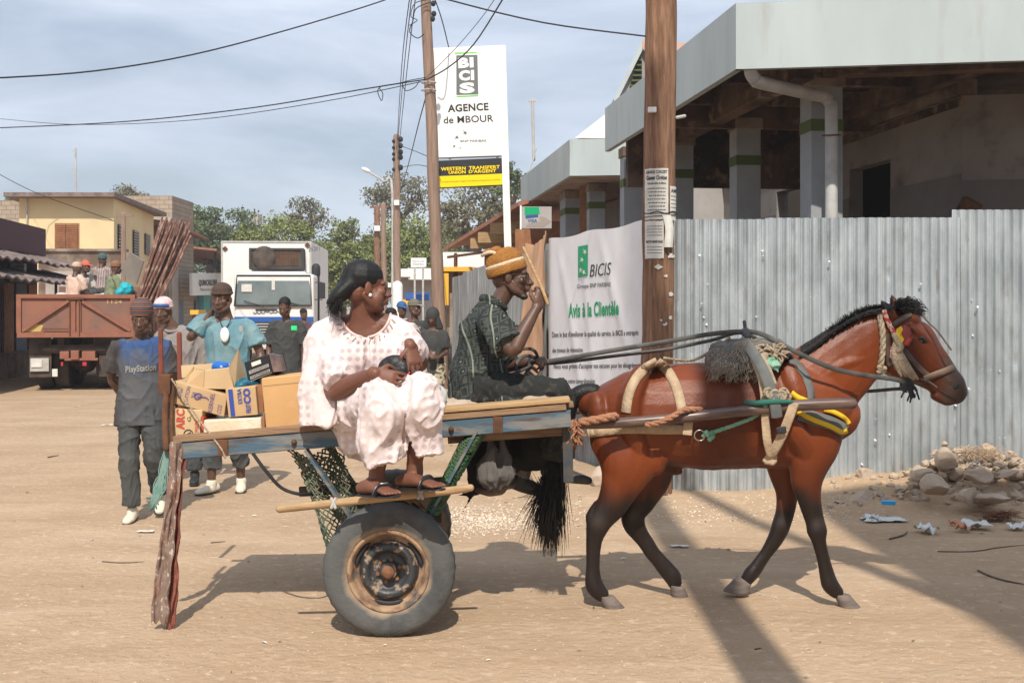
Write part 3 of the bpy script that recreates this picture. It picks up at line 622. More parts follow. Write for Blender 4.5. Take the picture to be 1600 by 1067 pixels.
# cables
def cable(pts,r,label,loops=None):
    pts=[P(*p) for p in pts]; m_=MB(); m_.tube(pts,r,n=6,sub=5); 
    if loops:
        for q in loops: m_.tube([P(*p) for p in q],r*.7,n=5,sub=4)
    o=m_.build('overhead_cable',M_cable,smooth=True); tag(o,label,'cable','overhead cables'); return o
cable([(-90,124,15),(0,122,16),(150,111,17.5),(300,86,19),(450,47,21),(600,1,23),(672,-30,23.6)],.013,'thick cable sweeping down from the top to the upper left edge')
cable([(-60,201,30),(0,200,29),(200,190,27),(400,168,25.5),(560,141,24.3),(668,124,23.5)],.013,'lower cable running left from the leaning pole, with a loose loop',[[(598,134,24),(590,142,24),(596,158,24),(598,146,24),(592,138,24)],[(628,130,23.8),(634,142,23.8),(648,137,23.8),(655,127,23.7)],[(600,134,24),(625,130,23.8),(640,126,23.7),(668,121,23.5)]])
cable([(-40,183,45),(0,186,42),(120,195,36),(300,188,30),(500,160,26),(668,126,23.5)],.009,'thin slack wire just under the lower cable')
cable([(600,-60,9.9),(660,-15,10),(700,0,10),(850,36,10),(1008,57,9.95)],.007,'cable crossing the top of the picture to the thick brown pole')
cable([(668,124,23.4),(700,106,22.5),(740,70,20),(790,-8,17)],.013,'cable rising right across the pylon sign from the leaning pole')
cable([(668,120,23.4),(712,76,21),(755,25,18),(785,-20,16)],.006,'thin wire rising right beside the cable over the pylon sign')
for k,(a,b,c) in enumerate(((644,632,622),(650,637,624),(641,628,620))):
    cable([(a,-10,26),(b,100,34),(c,216+8*k,47.9)],.012,('leftmost','rightmost','middle')[k]+' of three thin wires dropping to the slimmer pole')
cable([(666,150,23.6),(655,190,30),(640,250,38),(626,300,47.8)],.014,'wire from the leaning pole down to the white box on the slimmer pole')
cable([(626,228,47.9),(650,237,40),(676,248,30)],.012,'short wire between the slimmer pole and the pylon sign')
cable([(626,262,47.9),(652,258,40),(690,266,27)],.012,'lowest short wire between the slimmer pole and the pylon sign')
cable([(-20,262,40),(60,303,44),(178,345,45)],.012,'thin wire crossing in front of the cream house')
cable([(676,-10,23.4),(690,30,23.8),(701,74,24.9)],.012,'wire dropping onto the top of the pylon sign')
m_=MB(); m_.tube([P(*p) for p in ((672,4,23.4),(650,14,23.4),(645,34,23.4),(640,50,23.4),(652,60,23.4),(662,54,23.4))],.011,n=5,sub=4); m_.tube([P(*p) for p in ((668,0,23.4),(648,6,23.4),(642,26,23.4),(652,32,23.4),(640,40,23.4))],.009,n=5,sub=4); tag(m_.build('wire_coil',M_cable,smooth=True),'loose coil of black wire hanging high on the leaning pole','wire')
# ================================================================ tiled shed and far right row
sh=thing('market_shed',(-1.2,31,0),'open shed with low tiled eaves and yellow beam ends beyond the pylon sign','shed')
m_=MB(); a=P(694,392,32.5);b=P(810,322,27); m_.prism([a,b,b+V((3.5,0,.9)),a+V((3.5,0,.9))],(0,0,.1)); m_.build('roof',M_tile,sh)
m_=MB()
for (x,y,Y) in ((747,372,29.3),(766,358,28.2),(735,381,30.2)): 
    q=P(x,y,Y); m_.bb(q.x,q.x+2.4,Y-.08,Y+.08,q.z-.12,q.z+.14)
m_.build('beam',M_wood,sh)
m_=MB(); q=P(805,400,27.5); m_.bb(q.x+.2,q.x+3.4,27.3,27.5,0,3.6); m_.bb(q.x-.0,q.x+.2,27,33,0,3.4) ; m_.build('wall',M_shutter,sh)
m_=MB(); m_.tube([P(712,398,31),P(712,600,31)],.05); m_.tube([P(760,392,29),P(760,600,29)],.05); m_.build('post',M_rust,sh)
m_=MB(); m_.beam(P(700,402,31.5),P(800,388,28),.06,.06); m_.build('rail',M_rust,sh)
ww=thing('shop_building',(-3,35,0),'whitewashed block wall building under the tiled shed roof','building')
m_=MB(); m_.bb(P(686,0,34).x,P(800,0,34).x,34,36,0,CZ+(480-394)*34/F); m_.build('wall',M_white,ww)
yf=thing('kiosk',(-2.5,30,0),'yellow framed kiosk just right of the leaning pole','kiosk')
m_=MB(); m_.bb(P(687,0,30.5).x,P(742,0,30.5).x,30.5,31.8,CZ+(480-424)*30.5/F,CZ+(480-417)*30.5/F); m_.bb(P(690,0,30.5).x,P(701,0,30.5).x,30.48,30.7,CZ+3*30.5/F,CZ+(480-427)*30.5/F); m_.build('frame',M_yellow,yf)
m_=MB(); m_.bb(P(687,0,31).x,P(742,0,31).x,31,31.3,0,CZ+(480-424)*31/F); m_.build('wall',M_concrete,yf)
m_=MB(); m_.bb(P(691,0,30.4).x,P(701,0,30.4).x,30.3,30.48,0,.9); m_.build('drum',M_bluesteel,yf)
wb=thing('shop_building',(-6,62,0),'long low white market building with flat canopy between the poles, far down the street','building')
m_=MB(); Y=62; m_.bb(P(624,0,Y).x,P(690,0,Y).x,Y,Y+8,0,CZ+(480-430)*Y/F); m_.build('wall',M_wallgrey,wb)
m_=MB(); m_.bb(P(622,0,Y).x,P(646,0,Y).x,Y-2,Y+6,CZ+(480-434)*Y/F,CZ+(480-422)*Y/F); m_.bb(P(643,0,Y).x,P(690,0,Y).x,Y-1.9,Y+6,CZ+(480-438)*Y/F,CZ+(480-421)*Y/F);m_.build('canopy',M_white,wb)
m_=MB(); m_.bb(P(640,0,Y).x,P(676,0,Y).x,Y-2.3,Y-2.2,CZ+(480-470)*Y/F,CZ+(480-458)*Y/F); m_.build('blue_railing',mat('railing_blue',(.03,.10,.35),.6),wb)
m_=MB(); m_.bb(P(606,0,66).x,P(634,0,66).x,66,70,CZ+(480-449)*66/F,CZ+(480-442)*66/F); m_.bb(P(612,0,66.4).x,P(622,0,66).x,66.5,67,0,CZ+(480-449)*66/F); m_.build('side_canopy',M_white,wb)
m_=MB(); m_.bb(P(629,0,60).x,P(644,0,60).x,59.7,59.8,CZ+(480-478)*60/F,CZ+(480-468)*60/F); m_.build('awning_sign',M_yellow,wb)
fs=thing('shop_sign',(P(655,0,58).x,58,0),'small white lettered sign board on posts above the far market roof','sign')
m_=MB(); m_.prism([P(642,418,58),P(666,417,58),P(666,403,58),P(642,403,58)],(0,.12,0)); fb=m_.build('board',M_signw,fs)
m_=MB(); f_=Q([(643,417),(665,417),(665,404),(643,404)],57.97); text_on(m_,f_,'Caisse de Crédit',.08,.92,.6,.78); text_on(m_,f_,'Mutuelle Mbour',.12,.88,.25,.43); m_.build('lettering',M_cardblue,fb)
m_=MB(); m_.tube([P(648,418,58),V((P(648,0,58).x,58,0))],.05); m_.tube([P(661,418,58),V((P(661,0,58).x,58,0))],.05); m_.build('post',M_pipe,fs)
# ================================================================ left side of the street
ls=thing('shop_building',(-14,28,0),'dark shop with maroon parapet and tin awnings on the left edge of the street','shop')
xl=lambda Y:-12.0-.13*(Y-27.7)
def lwall(mb,y0,y1,z0,z1,off=0,th=-3): mb.prism([(xl(y0)+off,y0,z0),(xl(y1)+off,y1,z0),(xl(y1)+off,y1,z1),(xl(y0)+off,y0,z1)],(th,0,0)); return mb
M_shopdark=mat('shop_dark_wall',(.13,.115,.12),.9,c2=(.08,.07,.08),nscale=2)
lwall(MB(),20,30.9,2.95,3.65,.25).build('parapet',M_maroon,ls)
lwall(MB(),20,31,0,2.95).build('wall',M_shopdark,ls)
for (z,w_,y1,dz) in ((2.95,1.1,32.2,.1),(2.55,1.5,32.0,.12)):
    m_=MB(); 
    def aw(u,v,z=z,w_=w_,y1=y1,dz=dz): 
        y=20+(y1-20)*u; return V((xl(y)+w_*v,y,z-dz*3*v+.03*math.sin(u*120)+.05*noise.noise((u*9,v,z))))
    m_.sheet(aw,200,4); m_.build('awning',M_awn,ls,solid=.04)
for Y in (28.6,29.9,30.8):
    m_=MB(); m_.tube([(xl(Y)+1.1,Y,0),(xl(Y)+1.1,Y,2.35)],.035,n=8); m_.build('post',M_cardblue,ls)
for k,(a,b,c_) in enumerate(((27.9,28.7,M_shutter),(28.9,29.8,M_bluesteel),(30.0,30.7,M_shutter))): lwall(MB(),a,b,.3,2.2,.06,-.05).build('door_panel',c_,ls)
lwall(MB(),26,31.5,0,.55,.5,-.5).build('low_step',M_concrete,ls)
lsg=MB(); q=P(18,440,28.4); lsg.bb(q.x,P(40,0,28.4).x,28.3,28.45,q.z,P(0,412,28.4).z); 
lo=lsg.build('shop_sign',M_signw); tag(lo,'white board with rows of small lettering in front of the dark left shop','sign')
m_=MB(); f_=Q([(18,440),(40,440),(40,412),(18,412)],28.28)
for k,s_ in enumerate(('ALIMENTATION','GENERALE','TELECENTRE','FAX PHOTO')): text_on(m_,f_,s_,.08,.92,.78-.22*k,.9-.22*k)
m_.build('lettering',M_cardblue,lo)
m_=MB(); m_.bb(P(9,0,28.4).x,P(18,0,28.4).x,28.3,28.5,q.z,P(0,411,28.4).z); m_.build('side_panel',mat('panel_blue',(.04,.16,.30),.6),lo)
# cream house
ch=thing('house',(-20,50,0),'cream two storey house with brown shutters and flat overhanging roof on the left','house')
f=lambda px,py,Y:P(px,py,Y)
a=P(30,460,45);b=P(178,460,45); zt=P(0,310,45).z
bs=V((P(240,460,53.5).x,53.5,0))
m_=MB(); m_.prism([(a.x,45,0),(b.x,45,0),(bs.x,53.5,0),(a.x-2,53.5,0)],(0,0,zt)); m_.build('wall',M_cream,ch)
m_=MB(); m_.prism([(a.x-.3,44.3,zt),(b.x+.25,44.3,zt),(bs.x+.45,54,zt),(a.x-2,54,zt)],(0,0,.16)); m_.build('roof',M_awn,ch)
def shut(mb,x0,x1,y,z0,z1,n):
    for k in range(n):
        z=z0+(z1-z0)*(k+.5)/n; mb.box(((x0+x1)/2,y,z),(x1-x0,.05,(z1-z0)/n*.85),Matrix.Rotation(.5,3,'X'))
wd=MB(); z0=P(0,391,45).z;z1=P(0,351,45).z; x0=P(88,0,45).x;x1=P(122,0,45).x
wd.bb(x0-.05,x1+.05,44.97,44.99,z0-.05,z1+.05); wd=wd.build('window',M_shutter,ch)
m_=MB(); xm=(x0+x1)/2; shut(m_,x0,xm-.03,44.93,z0,z1,13); shut(m_,xm+.03,x1,44.93,z0,z1,13); m_.build('shutter',M_shutter,wd)
for (px,py0,py1) in ((188,352,403),(211,361,402),(229,366,398)):
    # windows on the side wall
    q=(px-800)/F; ys=45+( (q*45-b.x)/( (bs.x-b.x)/8.5-q) ); xs_=b.x+(bs.x-b.x)/8.5*(ys-45)
    m_=MB(); ww_=.55; z0=CZ+(480-py1)*ys/F; z1=CZ+(480-py0)*ys/F; dv=V((bs.x-b.x,8.5,0)).normalized()
    c=V((xs_+.02,ys,0)); m_.prism([c-dv*ww_+V((0,0,z0)),c+dv*ww_+V((0,0,z0)),c+dv*ww_+V((0,0,z1)),c-dv*ww_+V((0,0,z1))],(.04,-.01,0)); wo=m_.build('window',M_ink,ch)
    m_=MB()
    for k in range(10): z=z0+(z1-z0)*(k+.5)/10; m_.beam(c-dv*ww_+V((.06,0,z)),c+dv*ww_+V((.06,0,z)),.04,.05)
    m_.build('slat',M_wallgrey,wo)
m_=MB(); m_.tube([P(42,312,44.9),P(42,352,44.9)],.03); m_.build('downpipe',M_pipe,ch)
gw=thing('yard_wall',(-20,42,0),'grey cement yard wall in front of the cream house behind the orange truck','wall')
m_=MB(); m_.bb(P(60,0,42).x,P(191,0,42).x,42,42.3,0,P(0,393,42).z); m_.bb(P(60,0,42).x-.1,P(191,0,42).x+.1,41.9,42.4,P(0,393,42).z,P(0,389,42).z); m_.build('wall',M_concrete,gw)
M_band=mat('pale_render',(.40,.36,.32),.9,c2=(.33,.29,.25),nscale=1.5)
m_=MB(); m_.bb(P(72,0,41.9).x,P(191,0,41.9).x,41.85,41.99,0,P(0,424,42).z); m_.build('render_band',M_band,gw)
gp=MB(); gp.tube([V((P(193,0,41.5).x,41.5,0)),P(193,336,41.5)],.09,n=8); gp.beam(P(178,338,41.5),P(208,337,41.5),.06,.06); tag(gp.build('utility_pole',M_polefar),'short grey pole with a crossbar at the corner of the cream house','pole','utility poles along the street')
bw=thing('unfinished_building',(-30,62,0),'unrendered breeze block building rising behind the cream house','building')
m_=MB(); m_.bb(P(178,0,60).x,P(269,0,60).x,60,64,0,P(0,306,60).z); m_.build('wall',M_block,bw)
m_=MB(); m_.bb(P(236,0,59).x,P(272,0,59).x,58.6,59.8,0,P(0,340,59).z); m_.build('rendered_wall',M_band,bw)
bw=thing('unfinished_building',(-34,60,0),'stretch of breeze block wall at the far left edge','building')
m_=MB(); m_.bb(P(-40,0,58).x,P(30,0,58).x,58,62,0,P(0,313,58).z); m_.build('wall',M_block,bw)
am=MB(); am.tube([P(119,310,47),P(118,232,47)],.035,n=6); am.beam(P(113,236,47),P(119,237,47),.04,.04); am.beam(P(112,264,47),P(120,264,47),.04,.04); tag(am.build('aerial_mast',M_pipe),'thin aerial on the roof of the cream house','mast')
# brown shops behind the poles on the truck, and the sign board
row=thing('shop_building',(-16,64,0),'brown shop row with rust tiled awnings and a long white name board','shop')
xr=lambda Y:-9.25-.13*Y
m_=MB(); m_.prism([(xr(52),52,0),(xr(88),88,0),(xr(88)-6,88,0),(xr(52)-6,52,0)],(0,0,3.3)); m_.build('wall',M_concrete,row)
m_=MB(); m_.prism([(xr(55)-.5,55,3.3),(xr(66)-.5,66,3.3),(xr(66)-6,66,3.3),(xr(55)-6,55,3.3)],(0,0,2.4)); m_.build('upper_storey',M_rust,row)
m_=MB(); m_.prism([(xr(54)+.8,54,5.4),(xr(67)+.8,67,5.4),(xr(67)-6,67,6.2),(xr(54)-6,54,6.2)],(0,0,.12)); m_.build('roof',M_tile,row)
m_=MB(); m_.prism([(xr(69)+1,69,4.9),(xr(86)+1,86,4.3),(xr(86)-4,86,5.0),(xr(69)-4,69,5.4)],(0,0,.12)); m_.build('awning',M_tile,row)
m_=MB()
for Y in (70,74,79,85): m_.tube([(xr(Y)+.8,Y,3.2),(xr(Y)+.8,Y,4.8)],.07,n=6)
m_.build('awning_post',M_ink,row)
za=CZ+(480-462)*60/F; zb=CZ+(480-427)*60/F
bo=MB(); pA=V((xr(59.7)+.9,59.7,za));pB=V((xr(74)+.9,74,za+.2)); bo.prism([pA,pB,pB+V((0,0,1.35)),pA+V((0,0,zb-za))],(-.15,0,0)); bo=bo.build('name_board',M_signw,row)
m_=MB(); fq=lambda u,v:pA.lerp(pB,u)+V((.02,-.0,(zb-za)*v+ (1.35-(zb-za))*u*v)); text_on(m_,fq,'QUINCAILLERIE',.16,.72,.45,.7,.03); text_on(m_,fq,'Matériaux de construction',.2,.7,.2,.33,.0); m_.build('lettering',M_ink,bo)
m_=MB()
for k in range(6): y=60+3.4*k; m_.prism([(xr(y)+.05,y,.1),(xr(y+2.6)+.05,y+2.6,.1),(xr(y+2.6)+.05,y+2.6,2.0),(xr(y)+.05,y,2.0)],(.05,0,0))
m_.build('shutter_door',M_bluesteel,row)
m_=MB(); m_.box((xr(69)+.3,69,1.3),(.3,1.5,2.2)); m_.build('turquoise_door',mat('turquoise_paint',(.12,.42,.40),.7),row)
m_=MB(); m_.tube([(xr(52)+.6,52,0),(xr(52)+.6,52,CZ+(480-398)*52/F)],.11,n=8); tag(m_.build('utility_pole',M_polefar),'thin pale pole beside the shop row just behind the pink capped man','pole','utility poles along the street')
tw=thing('yard_wall',(-19,80,0),'tall tan block wall to the left of the white truck','wall')
m_=MB(); m_.bb(P(322,0,80).x,P(360,0,80).x,80,84,0,P(0,398,80).z); m_.build('wall',M_band,tw)
ta=thing('tower_block',(-55,260,0),'pale slab of a far tower showing over the trees, left of the white truck','building')
Y=240; m_=MB(); m_.bb(P(391,0,Y).x,P(398,0,Y).x,Y,Y+4,0,P(0,332,Y).z); m_.bb(P(399,0,Y).x,P(403,0,Y).x,Y,Y+4,0,P(0,334,Y).z); m_.build('wall',M_band,ta)
hut=thing('market_stall',(P(318,0,48).x,48,0),'small red stall with a yellow edged counter between the two walking men','stall')
m_=MB(); m_.bb(P(300,0,48).x,P(329,0,48).x,48,49,.3,CZ-(528-480)*48/F+.9); m_.build('counter',mat('stall_red',(.30,.07,.05),.8),hut)
m_=MB(); m_.bb(P(299,0,48).x,P(312,0,48).x,47.8,49,CZ-(528-480)*48/F+.95,CZ-(521-480)*48/F+.95); m_.build('yellow_edge',M_yellow,hut)
# ================================================================ trees
def tree(name,px,Y,top,bot,wpx,leaf,label,ncl=40,per=110,lsz=.24,spread=.62,seed=0,fork=.35,flat=.5,depth=None,trunkr=.22,lean=0):
    r_=random.Random(seed); nr=np.random.RandomState(seed)
    X=(px-800)*Y/F; zt=CZ+(HY-top)*Y/F; zb=CZ+(HY-bot)*Y/F; rw=wpx*Y/F/2; rd=depth or rw*.8
    c=V((X,Y,(zt+zb)/2)); rz=(zt-zb)/2
    t=thing(name,(X,Y,0),label,'tree','trees beyond the street')
    cl=[]
    while len(cl)<ncl:
        p=V((r_.uniform(-1,1),r_.uniform(-1,1),r_.uniform(-1,1)))
        if .35<p.length<1 and (p.z>-.55 or r_.random()<.4):
            p=V((c.x+p.x*rw*.88,c.y+p.y*rd*.88,c.z+p.z*rz*.85)); cl.append(p)
    m_=MB(); fk=V((X+lean*.3,Y,max(.8,zb*fork+ (zb+rz*.3)*(1-fork)))); m_.tube([(X,Y,-.2),V((X+lean*.1,Y,fk.z*.5)),fk],[trunkr*1.3,trunkr,trunkr*.8],n=8,sub=3)
    limbs=[]
    for k in range(6):
        a=k*math.pi/3+r_.uniform(-.3,.3); e=c+V((math.cos(a)*rw*.45,math.sin(a)*rd*.45,r_.uniform(-.2,.35)*rz)); mid=fk.lerp(e,.5)+V((0,0,-.1*rz)); limbs.append(e)
        m_.tube([fk,mid,e],[trunkr*.55,trunkr*.4,trunkr*.25],n=6,sub=3)
    for p in cl:
        e=min(limbs,key=lambda q:(q-p).length); mid=e.lerp(p,.5)+V((r_.uniform(-.2,.2),r_.uniform(-.2,.2),-.08*rz)); m_.tube([e,mid,p],[trunkr*.22,trunkr*.14,trunkr*.05],n=5,sub=2)
    m_.build('trunk',M_trunk,t,smooth=True)
    cs=np.array([list(p) for p in cl]); n=ncl*per
    cr_=spread*rw/(ncl**.33)*2.1
    g_=nr.normal(size=(n,3)); g_/=np.linalg.norm(g_,axis=1)[:,None]; rad=nr.rand(n)**.45
    pos=np.repeat(cs,per,0)+g_*rad[:,None]*np.array([cr_,cr_,cr_*flat])*np.repeat(nr.uniform(.6,1.25,ncl),per)[:,None]
    a_=nr.normal(size=(n,3)); a_/=np.linalg.norm(a_,axis=1)[:,None]; b_=nr.normal(size=(n,3)); b_-=a_*(a_*b_).sum(1)[:,None]; b_/=np.linalg.norm(b_,axis=1)[:,None]
    s_=lsz*nr.uniform(.5,1.2,n)[:,None]
    vs=np.stack([pos-a_*s_*.5,pos+b_*s_*.3,pos+a_*s_*.5,pos-b_*s_*.3],1).reshape(-1,3)
    me=bpy.data.meshes.new('crown'); me.from_pydata(vs.tolist(),[],np.arange(4*n).reshape(-1,4).tolist()); me.update()
    link_mesh('crown',me,leaf,t)
    return t
tree('acacia_tree',345,78,310,440,135,M_leafB,'dark umbrella topped acacia rising left of the white truck',60,120,.24,seed=1,flat=.5)
tree('acacia_tree',296,84,314,400,80,M_leafB,'low dark acacia behind the bundle of poles',36,110,.26,seed=2,flat=.5)
tree('broadleaf_tree',430,70,330,450,150,M_leafA,'pale yellow green tree directly above the white truck box',90,130,.2,seed=3,flat=.6)
tree('broadleaf_tree',478,74,304,372,90,M_leafC,'open tree with bare twigs sticking up above the white truck',34,50,.2,seed=4,flat=.5)
tree('broadleaf_tree',535,68,368,490,105,M_leafA,'bright green tree just right of the white truck, above the woman',80,130,.2,seed=5,flat=.7)
tree('broadleaf_tree',536,80,330,400,60,M_leafA,'airy small crowned tree between the truck and the lamp',22,70,.22,seed=6,flat=.5)
tree('broadleaf_tree',640,72,335,475,175,M_leafA,'large full green tree behind the thin far poles',130,150,.22,seed=7,flat=.7)
tree('broadleaf_tree',580,78,362,475,90,M_leafB,'darker rounded tree left of the far poles',60,130,.24,seed=8,flat=.7)
tree('dry_tree',628,86,266,350,125,M_leafC,'tall dry branching tree above the full green tree',60,50,.24,seed=9,flat=.5,trunkr=.3)
tree('dry_tree',742,62,262,420,150,M_leafC,'sparse olive tree with crooked branches under the yellow panel',90,65,.2,seed=10,flat=.5,trunkr=.28)
tree('broadleaf_tree',700,74,335,450,110,M_leafA,'green tree low behind the leaning pole',60,120,.22,seed=11,flat=.7)
tree('dry_tree',800,58,242,330,60,M_leafB,'small leafy crown peeping out right of the pylon sign post',24,60,.18,seed=12)
tree('acacia_tree',205,92,290,320,80,M_leafC,'thin flat crowned tree above the cream house roof',22,45,.24,seed=13,flat=.4)
tree('broadleaf_tree',32,95,302,330,45,M_leafB,'small dark crown over the wall at the left edge',12,90,.3,seed=14)
tree('broadleaf_tree',520,105,375,490,220,M_leafB,'dark far tree filling the gap behind the white truck',80,110,.36,seed=15,flat=.8)
tree('broadleaf_tree',690,100,375,490,200,M_leafB,'dark far tree behind the white market building',80,110,.36,seed=16,flat=.8)
tree('broadleaf_tree',380,105,365,490,190,M_leafB,'dark far tree behind the tan wall',70,110,.36,seed=17,flat=.8)
# ================================================================ figures
M_skin=mat('dark_skin',(.090,.048,.032),.45,c2=(.115,.06,.04),nscale=14,spec=.45,bump=.06,bscale=60)
M_skinw=mat('warm_brown_skin',(.175,.070,.042),.52,c2=(.14,.055,.034),nscale=10,spec=.45,bump=.05,bscale=70)
M_hair=mat('black_hair',(.010,.009,.009),.6,bump=.5,bscale=90)
M_eyew=mat('eye_white',(.34,.29,.25),.3); M_iris=mat('iris',(.012,.008,.006),.15)
def frame(f,u=V((0,0,1))):
    f=V(f).normalized(); r=f.cross(V(u)).normalized(); u=r.cross(f).normalized(); return Matrix((r,f,u)).transposed()
def head(mb,c,f,k=1.0,u=V((0,0,1)),jaw=1.0,beard=False):
    M=frame(f,u); c=V(c); T=lambda x,y,z:c+M@(V((x,y,z))*k)
    E=lambda x,y,z,a,b,d:mb.ell(T(x,y,z),(a*k,b*k,d*k),M)
    E(0,-.016,.038,.076,.098,.082); E(0,.03,-.03,.060,.060,.078); E(0,-.045,-.02,.062,.06,.06)
    for s in(-1,1):
        mb.tube([T(s*.056,-.01,-.045),T(s*.048,.03,-.082*jaw),T(0,.068,-.103*jaw)],[.020*k,.022*k,.020*k],n=10,sub=3)
        E(s*.040,.058,-.022,.026,.024,.022)
        E(s*.0135,.100,-.036,.011,.012,.009)
        mb.tube([T(s*.010,.080,.020),T(s*.03,.079,.025),T(s*.048,.064,.018)],[.006*k,.0085*k,.007*k],n=8)
        mb.ell(T(s*.078,-.012,-.012),(.009*k,.02*k,.032*k),M@Matrix.Rotation(s*.3,3,'Z'))
        E(s*.030,.070,.002,.016,.014,.010)
    mb.tube([T(0,.082,.018),T(0,.097,-.012),T(0,.113,-.034)],[.009*k,.010*k,.0125*k],n=10,sub=2)
    E(0,.075,-.066,.034,.028,.022)
    mb.tube([T(-.025,.088,-.0605),T(0,.104,-.057),T(.025,.088,-.0605)],[.004*k,.0085*k,.004*k],n=8,sub=3)
    mb.tube([T(-.023,.087,-.0715),T(0,.103,-.0735),T(.023,.087,-.0715)],[.004*k,.0095*k,.004*k],n=8,sub=3)
    E(0,.072,-.100*jaw,.021,.020,.017)
    return T,M
def eyes(T,M,k,body):
    for s in (-1,1):
        m_=MB(); m_.ell(T(s*.031,.0725,.003),(.0115*k,.0105*k,.0052*k),M); e=m_.build('eye',M_eyew,body,smooth=True)
        m_=MB(); m_.ell(T(s*.031,.0805,.003),(.0058*k,.0040*k,.0050*k),M); m_.build('iris',M_iris,e,smooth=True)
def hand(mb,wr,d,n,k=1.0,curl=.3,side=1,spread=.06,thumb=.5):
    """wrist, finger direction, palm-facing direction; side = which lateral carries the thumb"""
    wr=V(wr); d=V(d).normalized(); n=V(n); n=(n-d*n.dot(d)).normalized(); lat=d.cross(n)*side
    mb.tube([wr-d*.02*k,wr+d*.03*k,wr+d*.085*k],[(.028*k,.019*k),(.038*k,.017*k),(.041*k,.014*k)],n=12,sub=3,ref=lat)
    for i,(o,L_) in enumerate(((.031,.070),(.0105,.080),(-.0105,.074),(-.031,.058))):
        p=wr+d*(.082-.006*abs(i-1))*k+lat*o*k; dd=(d+lat*o*spread*20).normalized(); a=curl*.6*(1+.08*i); pts=[p-d*.012*k]; q=p
        for j,fr in enumerate((.45,.32,.23)):
            v=dd*math.cos(a)+n*math.sin(a); q=q+v*L_*fr*k; pts.append(q); a+=curl*(1.15+.1*i)
        mb.tube(pts,[.0098*k,.0092*k,.0085*k,.0068*k],n=8,sub=2)
    p=wr+d*.022*k+lat*.026*k; v=(d*.62+lat*.75+n*.25).normalized(); q=p+v*.042*k; v2=(d*.85+lat*(.35-thumb)+n*(.2+thumb)).normalized()
    mb.tube([p-v*.01*k,q,q+v2*.03*k,q+(v2+n*.35*curl).normalized()*.056*k],[.0135*k,.0118*k,.0105*k,.008*k],n=8,sub=2)
def pose(base,H,yaw=0,**ov):
    s_=V((math.cos(yaw),math.sin(yaw),0)); f=V((math.sin(yaw),-math.cos(yaw),0)); b=V(base); h=H/1.75
    d=dict(head=(0,.015,1.635),neck=(0,-.015,1.47),pelvis=(0,0,.93),chest=(0,0,1.27),shL=(-.18,-.01,1.385),shR=(.18,-.01,1.385),elL=(-.235,-.03,1.12),elR=(.235,-.03,1.12),wrL=(-.235,.03,.87),wrR=(.235,.03,.87),hdL=(0,.15,-1),hdR=(0,.15,-1),
      hipL=(-.09,0,.92),hipR=(.09,0,.92),knL=(-.10,.03,.50),knR=(.10,.03,.50),anL=(-.105,-.02,.09),anR=(.105,-.02,.09),toeL=(-.02,1,-.12),toeR=(.02,1,-.12),face=(0,1,-.05),plL=(1,.2,0),plR=(-1,.2,0))
    d.update(ov); J={}
    for k,v in d.items():
        v=V(v)
        if k in('hdL','hdR','toeL','toeR','face','plL','plR'): J[k]=(s_*v.x+f*v.y+V((0,0,v.z))).normalized()
        else: J[k]=b+(s_*v.x+f*v.y+V((0,0,v.z)))*h
    J['lat']=s_; J['f']=f; J['h']=h; return J
